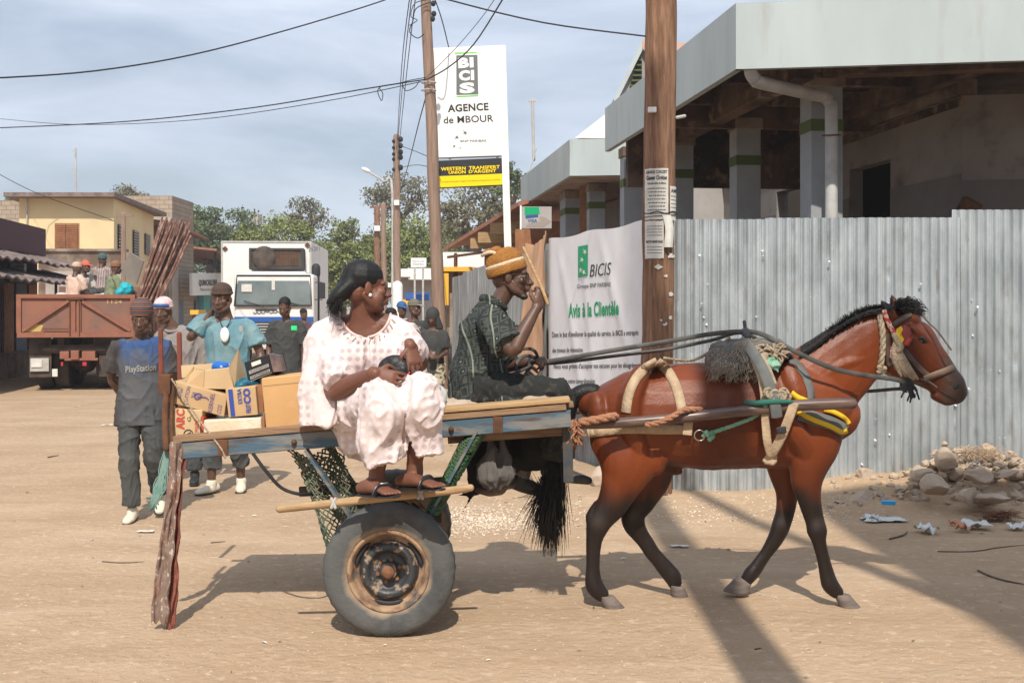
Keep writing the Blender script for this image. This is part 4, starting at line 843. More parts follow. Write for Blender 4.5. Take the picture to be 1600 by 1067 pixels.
def person(base,label,J,shirt,trous,vox=.008,skin=None,hat=None,hatm=None,shoe=None,sleeve=.8,hem=None,bulk=1.0,group=None,shirtcol=None,curl=.35,trend=.12,eye=True,shirtx=None,hair=True,pant_r=1.0,foot='shoe'):
    h=J['h']; skin=skin or M_skin; lat=J['lat']; k=h
    t=thing('person',base,label,'person',group)
    mb=MB(); T,HM=head(mb,J['head'],J['face'],.98*h)
    mb.tube([J['chest'],J['neck']-V((0,0,.03*h)),J['neck'],J['head']-V((0,0,.03*h))-J['face']*.02*h],[(.11*h,.08*h),(.085*h,.06*h),.054*h,.052*h],n=14,sub=3,ref=lat)
    mb.tube([J['pelvis'],J['chest']],[(.12*h*bulk,.085*h),(.13*h*bulk,.09*h)],n=14,ref=lat)
    for s in 'LR':
        mb.tube([J['neck']-V((0,0,.05*h)),J['sh'+s]],[.05*h,.048*h],n=10)
        mb.tube([J['sh'+s],J['sh'+s].lerp(J['el'+s],.5),J['el'+s],J['el'+s].lerp(J['wr'+s],.35),J['wr'+s]],[.05*h,.045*h,.036*h,.037*h,.025*h],n=12,sub=3)
        hand(mb,J['wr'+s],J['hd'+s],J['pl'+s],h*1.02,curl,1 if s=='L' else -1)
        mb.tube([J['hip'+s],J['kn'+s],J['kn'+s].lerp(J['an'+s],.35),J['an'+s]],[.075*h,.05*h,.048*h,.033*h],n=10,sub=3)
        mb.tube([J['an'+s]-V((0,0,.03*h)),J['an'+s]-V((0,0,.045*h))+J['toe'+s]*.10*h],[.030*h,.018*h],n=8)
    body=voxel(mb,'body',skin,t,vox,3)
    if eye: eyes(T,HM,.98*h,body)
    # shirt
    hz=hem if hem is not None else .86*h
    mb=MB(); c=J['chest']; pv=J['pelvis']; up_=(c-pv).normalized()
    hemp=pv-up_*(pv.z-J['root'].z if False else .09*h)
    mb.tube([pv-up_*.17*h,pv+up_*.02*h,pv.lerp(c,.6),c,c.lerp(J['neck'],.62),J['neck']-V((0,0,.045*h))],[(.195*h*bulk,.140*h),(.182*h*bulk,.130*h),(.168*h*bulk,.118*h),(.172*h*bulk,.12*h),(.15*h*bulk,.10*h),(.085*h,.07*h)],n=20,sub=3,ref=lat,cap=False)
    for s in 'LR':
        mb.tube([J['neck'].lerp(J['sh'+s],.35)-V((0,0,.05*h)),J['sh'+s],J['sh'+s].lerp(J['el'+s],sleeve)],[.055*h,.066*h,.080*h],n=14,sub=3,cap=False)
    sh=voxel(mb,'shirt',shirt,t,vox,4,disp=drape(.016*h,(8,8,4),rnd.random()*50,.010),colfn=shirtcol)
    # trousers
    mb=MB(); mb.tube([pv+up_*.04*h,(J['hipL']+J['hipR'])/2-V((0,0,.03*h))],[(.145*h*bulk,.095*h),(.15*h*bulk,.105*h)],n=16,ref=lat)
    for s in 'LR':
        a_=J['hip'+s];k_=J['kn'+s];n_=J['an'+s]; e_=k_.lerp(n_,1-trend)
        mb.tube([a_,a_.lerp(k_,.4),k_,e_],[.098*h*pant_r,.092*h*pant_r,.078*h*pant_r,.074*h*pant_r],n=14,sub=3,cap=False)
    voxel(mb,'trousers',trous,t,vox,4,disp=drape(.018*h,(8,8,5.5),rnd.random()*50,.010))
    if foot=='shoe':
        for s in 'LR':
            a_=J['an'+s]; td=J['toe'+s]; lt=td.cross(V((0,0,1))).normalized(); hl=a_-td*.05*h-V((0,0,.045*h))
            mb=MB(); mb.tube([hl,hl+td*.07*h,hl+td*.14*h,hl+td*.195*h],[(.036*h,.036*h),(.04*h,.042*h),(.045*h,.030*h),(.034*h,.022*h)],n=14,sub=3,ref=lt); mb.tube([a_-V((0,0,.04*h)),a_+V((0,0,.0))],[.042*h,.045*h],n=12)
            so_=voxel(mb,'shoe',shoe or M_ink,t,.006,2)
            mb=MB(); mb.tube([hl-V((0,0,.028*h)),hl+td*.1*h-V((0,0,.028*h)),hl+td*.15*h-V((0,0,.026*h)),hl+td*.205*h-V((0,0,.018*h))],[(.038*h,.010*h),(.038*h,.010*h),(.048*h,.010*h),(.034*h,.008*h)],n=12,sub=2,ref=lt); mb.build('sole',M_white if shoe is None or shoe==M_white else M_ink,so_,smooth=True)
    return t,body,sh,T,HM
def short_hair(T,HM,k,body,m=None):
    mb=MB(); mb.ell(T(0,-.024,.052),(.081*k,.100*k,.083*k),HM); voxel(mb,'hair',m or M_hair,body,.006,2,disp=lambda co,no: co+no*np.array([.004*noise.noise(tuple(c*60)) for c in co.astype(float)])[:,None])
def cap_hat(T,HM,k,body,m,m2=None,name='cap',brim=1,tilt=0):
    mb=MB(); mb.ell(T(0,-.018,.062),(.088*k,.106*k,.080*k),HM); mb.tube([T(.088*math.cos(a*.5236),-.015+.106*math.sin(a*.5236),.045) for a in range(13)],[.008*k]*13,n=8)
    o=voxel(mb,name,m,body,.006,3)
    if brim:
        mb=MB(); mb.tube([T(0,.07,.048),T(0,.12,.045),T(0,.165,.030)],[(.068*k,.006*k),(.066*k,.006*k),(.040*k,.005*k)],n=16,sub=3,ref=HM@V((1,0,0))); mb.build('visor',m2 or m,o,smooth=True)
    return o
def beanie(T,HM,k,body,m):
    mb=MB(); mb.ell(T(0,-.016,.082),(.090*k,.106*k,.090*k),HM); mb.tube([T(0,-.014,.035),T(0,-.014,.105)],[(.091*k,.107*k),(.090*k,.104*k)],n=24,ref=HM@V((1,0,0)),cap=False); return voxel(mb,'knit_cap',m,body,.005,3)
def stripes(name,cols,scale,axis='Z',rough=.9):
    m=mat(name,cols[0],rough); N_,L_,b=nodes(m); t=N_.new('ShaderNodeTexCoord'); sp=N_.new('ShaderNodeSeparateXYZ'); L_.new(t.outputs['Object'],sp.inputs[0])
    mu=N_.new('ShaderNodeMath'); mu.operation='MULTIPLY'; L_.new(sp.outputs[axis],mu.inputs[0]); mu.inputs[1].default_value=scale
    fr=N_.new('ShaderNodeMath'); fr.operation='FRACT'; L_.new(mu.outputs[0],fr.inputs[0]); cr=N_.new('ShaderNodeValToRGB'); cr.color_ramp.interpolation='CONSTANT'
    e=cr.color_ramp.elements; n=len(cols); e[0].color=(*cols[0],1); e[1].position=1/n; e[1].color=(*cols[1],1)
    for i in range(2,n): q=e.new(i/n); q.color=(*cols[i],1)
    L_.new(fr.outputs[0],cr.inputs[0]); L_.new(cr.outputs[0],b.inputs['Base Color']); return m
M_jean=mat('faded_dark_trousers',(.075,.078,.075),.9,c2=(.045,.048,.05),nscale=3,c3=(.13,.125,.11),n3=5,lo3=.55,hi3=.75)
M_blk=mat('charcoal_tee',(.040,.042,.042),.9,c2=(.055,.056,.054),nscale=4)
M_greytee=mat('grey_polo',(.27,.24,.225),.9,c2=(.21,.19,.18),nscale=4)
M_bluetee=mat('washed_blue_shirt',(.13,.255,.31),.85,c2=(.10,.21,.25),nscale=3,c3=(.21,.30,.30),n3=4)
M_brown=mat('brown_cap',(.07,.045,.035),.9); M_pink=mat('pink_cap',(.62,.36,.36),.9,c2=(.7,.55,.55),nscale=12); M_red=mat('red_cloth',(.42,.03,.05),.85); M_redcap=mat('coral_cap',(.55,.12,.08),.85)
M_khaki=mat('khaki',(.14,.13,.10),.9); M_whiteshoe=mat('cream_shoe',(.62,.57,.46),.7)
M_ps=mat('faded_blue_jersey',(0,0,0),.9,attr='col',c2=(.10,.10,.10),nscale=5,lo=.5,hi=.75)
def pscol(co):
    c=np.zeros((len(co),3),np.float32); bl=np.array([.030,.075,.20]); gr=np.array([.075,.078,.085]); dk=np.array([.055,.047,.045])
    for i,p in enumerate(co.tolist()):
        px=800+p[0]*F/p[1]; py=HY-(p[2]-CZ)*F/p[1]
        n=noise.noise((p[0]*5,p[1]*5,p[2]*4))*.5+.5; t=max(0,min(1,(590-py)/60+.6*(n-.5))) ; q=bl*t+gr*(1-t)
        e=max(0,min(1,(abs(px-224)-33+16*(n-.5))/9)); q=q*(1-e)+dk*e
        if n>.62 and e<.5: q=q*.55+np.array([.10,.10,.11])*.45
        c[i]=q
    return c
# --- the walking men
b=V((P(220,0,9.03).x,9.03,0))
J=pose(b,1.665,.06,face=(.0,1,-.25),head=(.02,.05,1.615),knR=(.12,.06,.50),anR=(.11,-.20,.17),anL=(-.055,.05,.085),knL=(-.07,.09,.49),elL=(-.25,-.07,1.13),wrL=(-.17,-.20,.93),elR=(.25,-.07,1.13),wrR=(.17,-.2,.93),plL=(0,1,0),plR=(0,1,0),toeR=(.15,1,-.6),toeL=(-.05,1,-.15))
t,body,sh,T,HM=person(b,'man walking in a dirty blue lettered jersey and striped knit cap, nearest the cart tail',J,M_ps,M_jean,vox=.007,shoe=M_whiteshoe,shirtcol=pscol,sleeve=.78,bulk=1.06,group='men walking behind the cart')
beanie(T,HM,.98*J['h'],body,stripes('striped_knit',[(.035,.03,.035),(.28,.10,.06),(.05,.045,.05),(.12,.10,.10)],31))
m_=MB(); ff=lambda u,v:V((P(196+42*u,0,9.03).x,0,P(0,583-9*v+1.5*(1-u),9.03).z))
def proj_front(obj,pts_px,Yguess,off=.006):
    """points where sight lines through photo points meet the object's surface"""
    from mathutils.bvhtree import BVHTree
    key=obj.name
    if key not in BV:
        me=obj.data; M=wmat(obj); BV[key]=BVHTree.FromPolygons([M@v.co for v in me.vertices],[tuple(p.vertices) for p in me.polygons])
    bv=BV[key]; out=[]; last=Yguess; C=V((0,0,CZ))
    for (px,py) in pts_px:
        d=P(px,py,1.0)-C; d.normalize(); h=bv.ray_cast(C,d)
        if h[0] is not None and abs(h[0].y-Yguess)<.8: last=h[0].y; out.append(h[0]-d*off)
        else: out.append(P(px,py,last-off))
    return out
BV={}
def print_on(obj,s,quad,Y,m,name='lettering',bold=0,parent=None,shear=0,off=.006):
    a,b_,c,d=[V((x,y,0)) for x,y in quad]; m_=MB()
    vs,fs,x0,x1=text_pts(s,bold,shear); px=[]
    for p in vs:
        u=(p[0]-x0)/(x1-x0);v=p[1]/.72; q=(a*(1-u)+b_*u)*(1-v)+(d*(1-u)+c*u)*v; px.append((q.x,q.y))
    m_.add(proj_front(obj,px,Y,off),fs); return m_.build(name,m,parent or obj)
def patch_on(obj,poly,Y,m,name,off=.005,parent=None):
    m_=MB(); m_.add(proj_front(obj,poly,Y,off),[tuple(range(len(poly)))]); return m_.build(name,m,parent or obj)
M_faded=mat('faded_letter',(.28,.28,.27),.8)
print_on(sh,'PlayStation',[(196,582),(244,578),(244,568),(196,572)],8.9,M_faded,bold=.03)
# grey polo man
b=V((P(281,0,10.9).x,10.9,0))
J=pose(b,1.70,.15,face=(-.25,1,-.1),head=(-.15,.03,1.63),neck=(-.06,0,1.48),anR=(.15,.10,.10),knR=(.14,.10,.5),anL=(-.1,-.2,.15))
t,body,sh,T,HM=person(b,'man in a grey polo shirt and pink cap with dark glasses on it',J,M_greytee,M_jean,vox=.008,sleeve=.95,group='men walking behind the cart',shoe=M_ink,pant_r=1.05)
o=cap_hat(T,HM,.97,body,M_pink,brim=0)
m_=MB(); m_.tube([T(-.075,.06,.06),T(-.03,.095,.062),T(.03,.095,.062),T(.075,.06,.06)],[(.012,.016)]*4,n=8,sub=2); m_.build('sunglasses',M_cardblue,o)
m_=MB(); m_.tube([J['neck']+V((.075*math.cos(a),.065*math.sin(a)-.005,-.012-.03*max(0,-math.sin(a)))) for a in [x*.6 for x in range(11)]],.015,n=6); m_.build('collar',M_greytee,sh,smooth=True)
# blue shirt man
b=V((P(356,0,10.4).x,10.4,0))
J=pose(b,1.83,-.08,face=(-.05,1,-.08),head=(-.045,.03,1.62),neck=(-.02,-.01,1.47),elL=(-.305,.06,1.29),wrL=(-.135,.02,1.50),hdL=(.45,-.15,.8),plL=(1,0,0),shL=(-.2,0,1.43),elR=(.28,0,1.16),wrR=(.30,.12,.93),anL=(-.10,.12,.09),knL=(-.09,.12,.5),anR=(.10,-.05,.09),toeL=(-.5,.9,-.1),toeR=(.25,1,-.15))
t,body,sh,T,HM=person(b,'man in a washed blue shirt with a white pendant, one hand raised behind his neck',J,M_bluetee,M_jean,vox=.007,sleeve=.68,bulk=1.08,group='men walking behind the cart',shoe=M_whiteshoe,trend=.3,hair=False)
o=cap_hat(T,HM,1.02,body,M_brown,brim=0)
m_=MB(); m_.ell(T(0,.098,.05),(.04,.012,.014),HM); m_.build('cap_peak',M_brown,o,smooth=True)
m_=MB(); m_.tube(proj_front(sh,[(344,497),(345,505),(349,512)],10.25,.02)+proj_front(sh,[(353,512),(358,505),(361,497)],10.25,.02),.004,n=6,sub=3); o=m_.build('cord',M_cable,sh,smooth=True); tag(o,'black neck cord')
m_=MB(); q=proj_front(sh,[(351,523)],10.25,.03)[0]; m_.ell(q,(.040,.014,.066)); m_.build('pendant',M_white,o,smooth=True)
patch_on(sh,[(374,509),(379,509),(380,516),(377,520),(373,516)],10.25,M_yellow if False else M_faded,'badge')
# charcoal tee man
b=V((P(447,0,15.5).x,15.5,0))
J=pose(b,1.74,0,face=(-.15,1,-.35),head=(-.01,.05,1.63),wrL=(-.2,.12,.9),wrR=(.24,.1,.88))
t,body,sh,T,HM=person(b,'man in a charcoal tee shirt with a small bright green badge, looking down',J,M_blk,M_jean,vox=.009,sleeve=.9,bulk=1.1,group='men walking behind the cart')
short_hair(T,HM,.98,body)
g_=patch_on(sh,[(455,516),(464,516),(464,509),(455,509)],15.4,mat('badge_green',(.02,.60,.18),.6),'badge')
# boy behind
b=V((P(475,0,25).x,25,0))
J=pose(b,1.58,0,face=(.8,.5,-.2)); t,body,sh,T,HM=person(b,'boy in a dusky mauve shirt seen between the truck and the seated woman',J,mat('mauve_shirt',(.10,.06,.075),.9),M_jean,vox=.014,eye=False)
short_hair(T,HM,.9,body)
# group at the leaning pole
b=V((P(612,0,17).x,17,0)); J=pose(b,1.60,.6,face=(.7,.7,-.1)); t,body,sh,T,HM=person(b,'person with short hair and a pale pink shirt just behind the seated woman',J,mat('palepink_shirt',(.55,.42,.42),.9),M_jean,vox=.012,eye=False); short_hair(T,HM,.9,body)
b=V((P(628,0,20).x,20,0)); J=pose(b,1.70,.2,face=(.4,.8,-.1)); t,body,sh,T,HM=person(b,'person in a red shirt with a white collar and dark blue cap',J,M_red,M_jean,vox=.014,eye=False); cap_hat(T,HM,.95,body,M_cardblue)
m_=MB(); m_.tube([J['neck']+V((.085*math.cos(a),.075*math.sin(a)-.01,-.01)) for a in [x*.6 for x in range(11)]],.014,n=6); m_.build('collar',M_white,sh)
b=V((P(648,0,17.3).x,17.3,0)); J=pose(b,1.72,.25,face=(.7,.75,0),wrR=(.2,.1,.85)); t,body,sh,T,HM=person(b,'youth in a black tee with a red and green print and a peaked cap',J,M_blk,M_jean,vox=.012,eye=False,bulk=1.05); cap_hat(T,HM,.98,body,M_khaki,M_faded)
patch_on(sh,[(646,526),(660,526),(661,512),(653,508),(645,512)],17.15,mat('print_greenred',(.12,.20,.10),.8,c2=(.35,.08,.03),nscale=9,lo=.45,hi=.52),'print'); patch_on(sh,[(649,530),(657,530),(657,510),(650,512)],17.15,M_faded,'print_figure',off=.011)
b=V((P(676,0,16.6).x,16.6,0)); M_print=mat('patterned_skirt',(.45,.40,.28),.9,c2=(.06,.05,.04),nscale=16,lo=.48,hi=.56)
J=pose(b,1.58,-.1,face=(-.1,1,-.35),elL=(-.23,.0,1.12),wrL=(-.05,.2,1.08),hdL=(.8,.4,.1),elR=(.22,0,1.1),wrR=(.12,.22,1.02),hdR=(-.6,.5,.1)); t,body,sh,T,HM=person(b,'girl in a black hooded top and patterned skirt beside the leaning pole',J,M_blk,M_print,vox=.012,eye=False,pant_r=1.25,trend=.05)
m_=MB(); m_.ell(T(0,-.03,.03),(.10,.11,.125),HM); m_.tube([T(-.08,0,-.02),T(-.10,0,-.16)],[.04,.055],n=10); m_.tube([T(.08,0,-.02),T(.10,0,-.16)],[.04,.055],n=10); voxel(m_,'hood',M_blk,body,.01,3)
# ================================================================ orange tipper truck
M_orange=mat('worn_orange_paint',(.27,.12,.08),.85,c2=(.19,.11,.085),nscale=1.6,lo=.4,hi=.62,c3=(.16,.09,.07),n3=7,lo3=.58,hi3=.75,bump=.15)
M_orange2=mat('orange_frame_paint',(.29,.12,.075),.8,c2=(.22,.09,.06),nscale=5)
M_chas=mat('dirty_chassis',(.05,.04,.035),.9,c2=(.11,.08,.06),nscale=5); M_tyre=mat('dusty_tyre',(.035,.033,.032),.85,c2=(.11,.09,.075),nscale=3)
ot=thing('tipper_truck',(-8.37,22.7,0),'old orange tipper truck seen from behind with men riding in its bed','truck')
YT=22.7; k=YT/F; xz=lambda px,py:(((px-800)*k),CZ+(HY-py)*k)
def tb(mb,px0,px1,py0,py1,y0,y1): (a,b_),(c,d)=xz(px0,py1),xz(px1,py0); return mb.bb(a,c,y0,y1,b_,d)
m_=MB(); tb(m_,34,203,464,523,YT+.03,YT+.08); tg=m_.build('tailgate',M_orange,ot)
m_=MB(); tb(m_,31,207,460,466,YT-.02,YT+.06); tb(m_,32,207,519,527,YT-.02,YT+.06); tb(m_,31,38,466,519,YT-.018,YT+.06); tb(m_,200,207,466,519,YT-.018,YT+.06); tb(m_,109,118,466,519,YT-.016,YT+.06); tb(m_,120,126,466,519,YT-.016,YT+.06)
for (a,b_) in (((40,517),(108,470)),((128,471),(200,517))):
    p=V((xz(*a)[0],YT,xz(*a)[1])); q=V((xz(*b_)[0],YT,xz(*b_)[1])); m_.beam(p,q,.05,.07,V((0,-1,0)))
m_.build('tailgate_frame',M_orange2,tg)
m_=MB(); 
for px in (110,124): m_.tube([V((xz(px,0)[0],YT-.03,xz(0,466)[1])),V((xz(px,0)[0],YT-.03,xz(0,524)[1]))],.012,n=6)
tb(m_,70,108,513,515,YT-.05,YT-.02); tb(m_,105,131,465,468,YT-.05,YT-.02); m_.build('latch',M_rust,tg)
m_=MB(); fq=lambda u,v:V((xz(165+22*u,0)[0],YT+.025,xz(0,474-6*v)[1])); text_on(m_,fq,'1124',0,1,0,1); m_.build('lettering',M_yellow if False else mat('chalk_yellow',(.55,.42,.2),.8),tg)
m_=MB(); m_.add([V((xz(x,0)[0],YT+.026,xz(0,y)[1])) for x,y in ((42,518),(66,518),(70,508),(58,506),(50,512))],[(0,1,2,3,4)]); m_.build('yellow_smear',mat('yellow_smear',(.50,.35,.12),.9),tg)
x0,zb=xz(31,523);x1,zt=xz(207,462)
m_=MB(); m_.bb(x0,x0+.06,YT+.08,YT+4.6,zb,zt); m_.bb(x1-.06,x1,YT+.08,YT+4.6,zb,zt); m_.bb(x0,x1,YT+4.6,YT+4.66,zb,zt+.25); 
for i in range(6): 
    for xx in (x0-.03,x1-.02): m_.bb(xx,xx+.05,YT+.3+.75*i,YT+.38+.75*i,zb,zt)
m_.build('bed_side',M_orange,ot)
m_=MB(); m_.bb(x0+.05,x1-.05,YT+.08,YT+4.6,zb-.06,zb+.02); m_.build('bed_floor',M_chas,ot)
m_=MB(); 
for xx in (x0+.75,x1-.75): m_.bb(xx-.06,xx+.06,YT+.3,YT+6.8,zb-.32,zb-.07)
m_.bb(x0+.35,x1-.35,YT+.25,YT+.4,zb-.36,zb-.2); m_.tube([(x0+.3,YT+1.2,.5),(x1-.3,YT+1.2,.5)],.09,n=10); m_.ell((-8.36,YT+1.2,.5),(.22,.22,.2)); tb(m_,66,160,543,548,YT+.2,YT+.26); m_.bb(x0+.3,x1-.3,YT+.9,YT+1.6,.62,.75); m_.build('chassis',M_chas,ot)
m_=MB(); tb(m_,93,107,549,561,YT+.1,YT+.3); tb(m_,110,122,548,562,YT+.05,YT+.3); tb(m_,126,146,549,562,YT+.1,YT+.3); tb(m_,100,150,560,564,YT+.1,YT+.2); m_.build('tow_block',M_orange2,ot,bevel=.01)
m_=MB(); tb(m_,47,75,560,581,YT+.25,YT+.28); mf=m_.build('mudguard_plate',M_pipe,ot,bevel=.01)
m_=MB(); tb(m_,49,65,562,574,YT+.23,YT+.247); m_.build('number_plate',M_paper,mf)
m_=MB(); tb(m_,45,78,525,590,YT+.30,YT+.33); m_.build('mudflap',M_chas,ot); m_=MB(); tb(m_,150,200,525,590,YT+.30,YT+.33); m_.build('mudflap',M_chas,ot)
m_=MB(); tb(m_,80,88,577,589,YT+.24,YT+.27); m_.build('tail_lamp',M_paper,ot)
m_=MB(); tb(m_,95,98,566,572,YT+.1,YT+.14); tb(m_,127,133,566,572,YT+.1,YT+.14); m_.build('reflector',M_red,ot)
def truck_wheel(x,y,r,w_,parent,dual=True):
    m_=MB(); m_.lathe([(r*.55,-w_/2),(r*.93,-w_/2),(r,-w_*.38),(r,w_*.38),(r*.93,w_/2),(r*.55,w_/2),(r*.55,-w_/2)],(x,y,r-.01),(1,0,0),n=28); o=m_.build('wheel',M_tyre,parent,smooth=True)
    m_=MB(); m_.lathe([(.01,-w_*.2),(r*.3,-w_*.2),(r*.56,-w_*.45),(r*.56,w_*.45),(r*.3,w_*.2),(.01,w_*.2)],(x,y,r-.01),(1,0,0),n=20); m_.build('rim',M_rust,o,smooth=True)
for y in (YT+1.2,YT+2.5):
    for x in (x0+.36,x0+.68,x1-.36,x1-.68): truck_wheel(x,y,.5,.28,ot)
for x in (x0+.3,x1-.3): truck_wheel(x,YT+5.6,.5,.28,ot)
m_=MB(); m_.bb(x0+.1,x1-.1,YT+4.9,YT+6.6,.7,1.95); m_.build('cab',M_orange,ot,bevel=.06)
m_=MB(); m_.bb(x0+.3,x1-.3,YT+4.88,YT+4.9,1.35,1.8); m_.build('rear_window',M_dark,ot)
ot.rotation_euler.z=.20
# load on the bed
M_sack=mat('pale_sack',(.55,.50,.46),.9,c2=(.42,.38,.34),nscale=6)
ld=MB(); r_=random.Random(3)
for i in range(26): ld.ell((r_.uniform(x0+.25,x1-.25),r_.uniform(YT+.3,YT+4.2),zt-.12+r_.uniform(-.05,.08)),(r_.uniform(.1,.25),r_.uniform(.1,.25),r_.uniform(.06,.14)))
ld.bb(x0+.08,x1-.08,YT+.12,YT+4.5,zb+.05,zt-.15); o=voxel(ld,'rubble_load',M_sack,None,.035,1); tag(o,'pale rubble and sacks filling the bed of the orange truck','load',kind='stuff'); pv_=V((-8.37,22.7,0)); o.location=pv_+Matrix.Rotation(.20,3,'Z')@(o.location-pv_); o.rotation_euler.z=.20
def rider(px,y,pyhead,label,sm,hatfn,yaw,lean=0):
    X=(px-800)*y/F; zh=CZ+(HY-pyhead)*y/F; b=V((X,y,zh-.72))
    J=pose(b,1.72,yaw,head=(lean,.06,.70),neck=(lean*.8,.0,.55),chest=(lean*.5,-.02,.36),pelvis=(0,-.08,.04),shL=(-.18+lean*.7,0,.50),shR=(.18+lean*.7,0,.50),elL=(-.24,.08,.22),elR=(.24,.08,.22),wrL=(-.12,.32,.18),wrR=(.12,.32,.18),hdL=(.3,1,0),hdR=(-.3,1,0),hipL=(-.09,-.05,.03),hipR=(.09,-.05,.03),knL=(-.13,.36,.20),knR=(.13,.36,.20),anL=(-.12,.42,-.12),anR=(.12,.42,-.12))
    t,body,sh,T,HM=person(b,label,J,sm,M_jean,vox=.014,eye=False,group='men riding in the truck bed'); hatfn(T,HM,.98,body); return sh
rider(117,23.6,417,'rider in a pinkish shirt and pale cloth cap at the left of the truck bed',mat('pink_shirt',(.55,.34,.26),.9,c2=(.6,.48,.4),nscale=5),lambda T,H,k,b:cap_hat(T,H,k,b,mat('beige_cap',(.5,.36,.27),.9),brim=0),2.6)
rider(131,24.5,415,'rider in a red cap sitting just behind the pinkish shirted one',M_sack,lambda T,H,k,b:cap_hat(T,H,k,b,M_redcap),1.2)
rider(158,24.8,405,'rider in a striped shirt and green knit cap, highest of the men on the truck',stripes('striped_shirt',[(.26,.18,.19),(.42,.36,.26),(.20,.15,.20)],22,'X'),lambda T,H,k,b:beanie(T,H,k,b,mat('green_knit',(.06,.11,.10),.9)),2.9)
rider(177,23.5,417,'rider in a green checked shirt beside the bundle of poles',mat('green_check',(.11,.17,.10),.9,c2=(.24,.24,.14),nscale=16),lambda T,H,k,b:beanie(T,H,k,b,mat('brown_knit',(.22,.11,.07),.9)),2.2)
m_=MB(); m_.ell(P(196,452,23.4),(.16,.15,.14)); m_.ell(P(188,457,23.3),(.10,.1,.08)); o=voxel(m_,'plastic_bag',mat('turquoise_bag',(.02,.35,.42),.4),None,.015,2,disp=folds(.02,(14,14,14))); tag(o,'turquoise plastic bundle lying on the tailgate by the checked rider','bag')
m_=MB(); m_.prism([P(186,425,24.6),P(203,394,24.6),P(224,408,24.9),P(213,444,24.9)],(.01,.05,0)); tag(m_.build('board',M_band),'pale grey board propped up between the riders and the poles','board')
r_=random.Random(11); M_stick=mat('rough_pole_bark',(.15,.075,.055),.9,c2=(.30,.20,.16),nscale=14,lo=.5,hi=.6,stretch=(1,1,.4),bump=.4)
for i in range(46):
    fb=r_.random(); ft=min(1,max(0,fb+r_.uniform(-.3,.3))); yb=23.1+r_.random()*.9
    a=P(204+38*fb,482+6*r_.random(),yb); c=P(254+44*ft,336+30*ft*r_.random()+12*r_.random(),yb+.5)
    m_=MB(); m_.tube([a,a.lerp(c,.5)+V((r_.uniform(-.03,.03),0,r_.uniform(-.03,.03))),c],[.027,.024,.018],n=7,sub=3); o=m_.build('wooden_pole',M_stick,smooth=True); tag(o,'one of the rough brown poles bundled upright over the truck tail','pole','rough poles bundled on the truck')
# ================================================================ white refrigerated truck
wt=thing('box_truck',(P(425,0,34).x,34,0),'white refrigerated box truck facing the viewer in the middle of the street','truck')
YW=34; kw=YW/F; wx=lambda px:(px-800)*kw; wz=lambda py:CZ+(HY-py)*kw
M_tw=mat('truck_white',(.74,.73,.70),.45,c2=(.62,.59,.55),nscale=1.4,lo=.5,hi=.8); M_glass=mat('windscreen_glass',(.10,.13,.13),.12,spec=.8,c2=(.18,.21,.2),nscale=1.2); M_blue=mat('truck_blue',(.03,.10,.35),.4)
YB=YW+1.9
bx=lambda px:(px-800)*YB/F; bz=lambda py:CZ+(HY-py)*YB/F
MB().bb(bx(354),bx(493),YB,YB+6.0,.95,bz(377)).build('cargo_box',M_tw,wt,bevel=.03)
m_=MB(); 
for (a,b_,c,d) in ((354,493,377,379.5),(354,356.5,379.5,500),(490.5,493,379.5,500)): m_.bb(bx(a)-.004,bx(b_)+.004,YB-.02,YB+.01,bz(d),bz(c)+.004)
m_.build('box_trim',M_pipe,wt)
m_=MB(); m_.bb(wx(378),wx(466),YB-.45,YB-.02,wz(419),wz(384)); fr=m_.build('cooling_unit',M_chas,wt,bevel=.03)
m_=MB()
for (a,b_,c,d) in ((378,466,384,387),(378,466,414,418),(378,382,387,414),(462,466,387,414),(415,418,387,414)): m_.bb(wx(a),wx(b_),YB-.5,YB-.452,wz(d),wz(c))
m_.build('unit_frame',M_blk,fr)
m_=MB(); m_.lathe([(.01,-.1),(.3,-.1),(.36,0),(.36,.05)],(wx(402),YB-.46,wz(400)),(0,1,0),n=20); m_.build('fan_cover',M_chas,fr,smooth=True)
m_=MB()
for i in range(16): m_.bb(wx(420)+.043*i*1.05,wx(420)+.043*i*1.05+.02,YB-.475,YB-.454,wz(412),wz(389))
m_.build('radiator_fin',M_rust,fr)
m_=MB(); m_.bb(wx(366),wx(490),YW+.05,YW+1.8,.75,wz(428)); m_.build('cab',M_tw,wt,bevel=.09)
m_=MB(); m_.bb(wx(382),wx(476),YW+.25,YW+1.6,wz(429),wz(424)); m_.build('roof_deflector',M_tw,wt,bevel=.05)
m_=MB(); m_.prism([(wx(368),YW+.0,wz(477)),(wx(486),YW+.0,wz(477)),(wx(483),YW+.06,wz(431)),(wx(371),YW+.06,wz(431))],(0,.08,0)); ws=m_.build('windscreen',M_glass,wt,bevel=.03)
m_=MB(); m_.tube([(wx(367.5),YW-.01,wz(477.5)),(wx(486.5),YW-.01,wz(477.5)),(wx(484),YW+.05,wz(430.5)),(wx(370.5),YW+.05,wz(430.5)),(wx(367.5),YW-.01,wz(477.5))],.028,n=6); m_.build('windscreen_seal',M_ink,ws)
m_=MB()
for (a,b_) in (((382,473),(412,478)),((440,471),(470,477))): m_.tube([(wx(a[0]),YW-.04,wz(a[1]-3)),(wx(b_[0]),YW-.03,wz(b_[1]+1))],.014,n=5)
m_.build('wiper',M_ink,wt)
m_=MB(); m_.bb(wx(378),wx(394),YW-.008,YW-.002,wz(456),wz(444)); m_.bb(wx(424.5),wx(429.5),YW+.005,YW+.012,wz(453),wz(437)); m_.build('windscreen_sticker',M_paper,ws)
m_=MB(); m_.bb(wx(367),wx(489),YW+.0,YW+.06,wz(503),wz(495)); m_.build('blue_stripe',M_blue,wt)
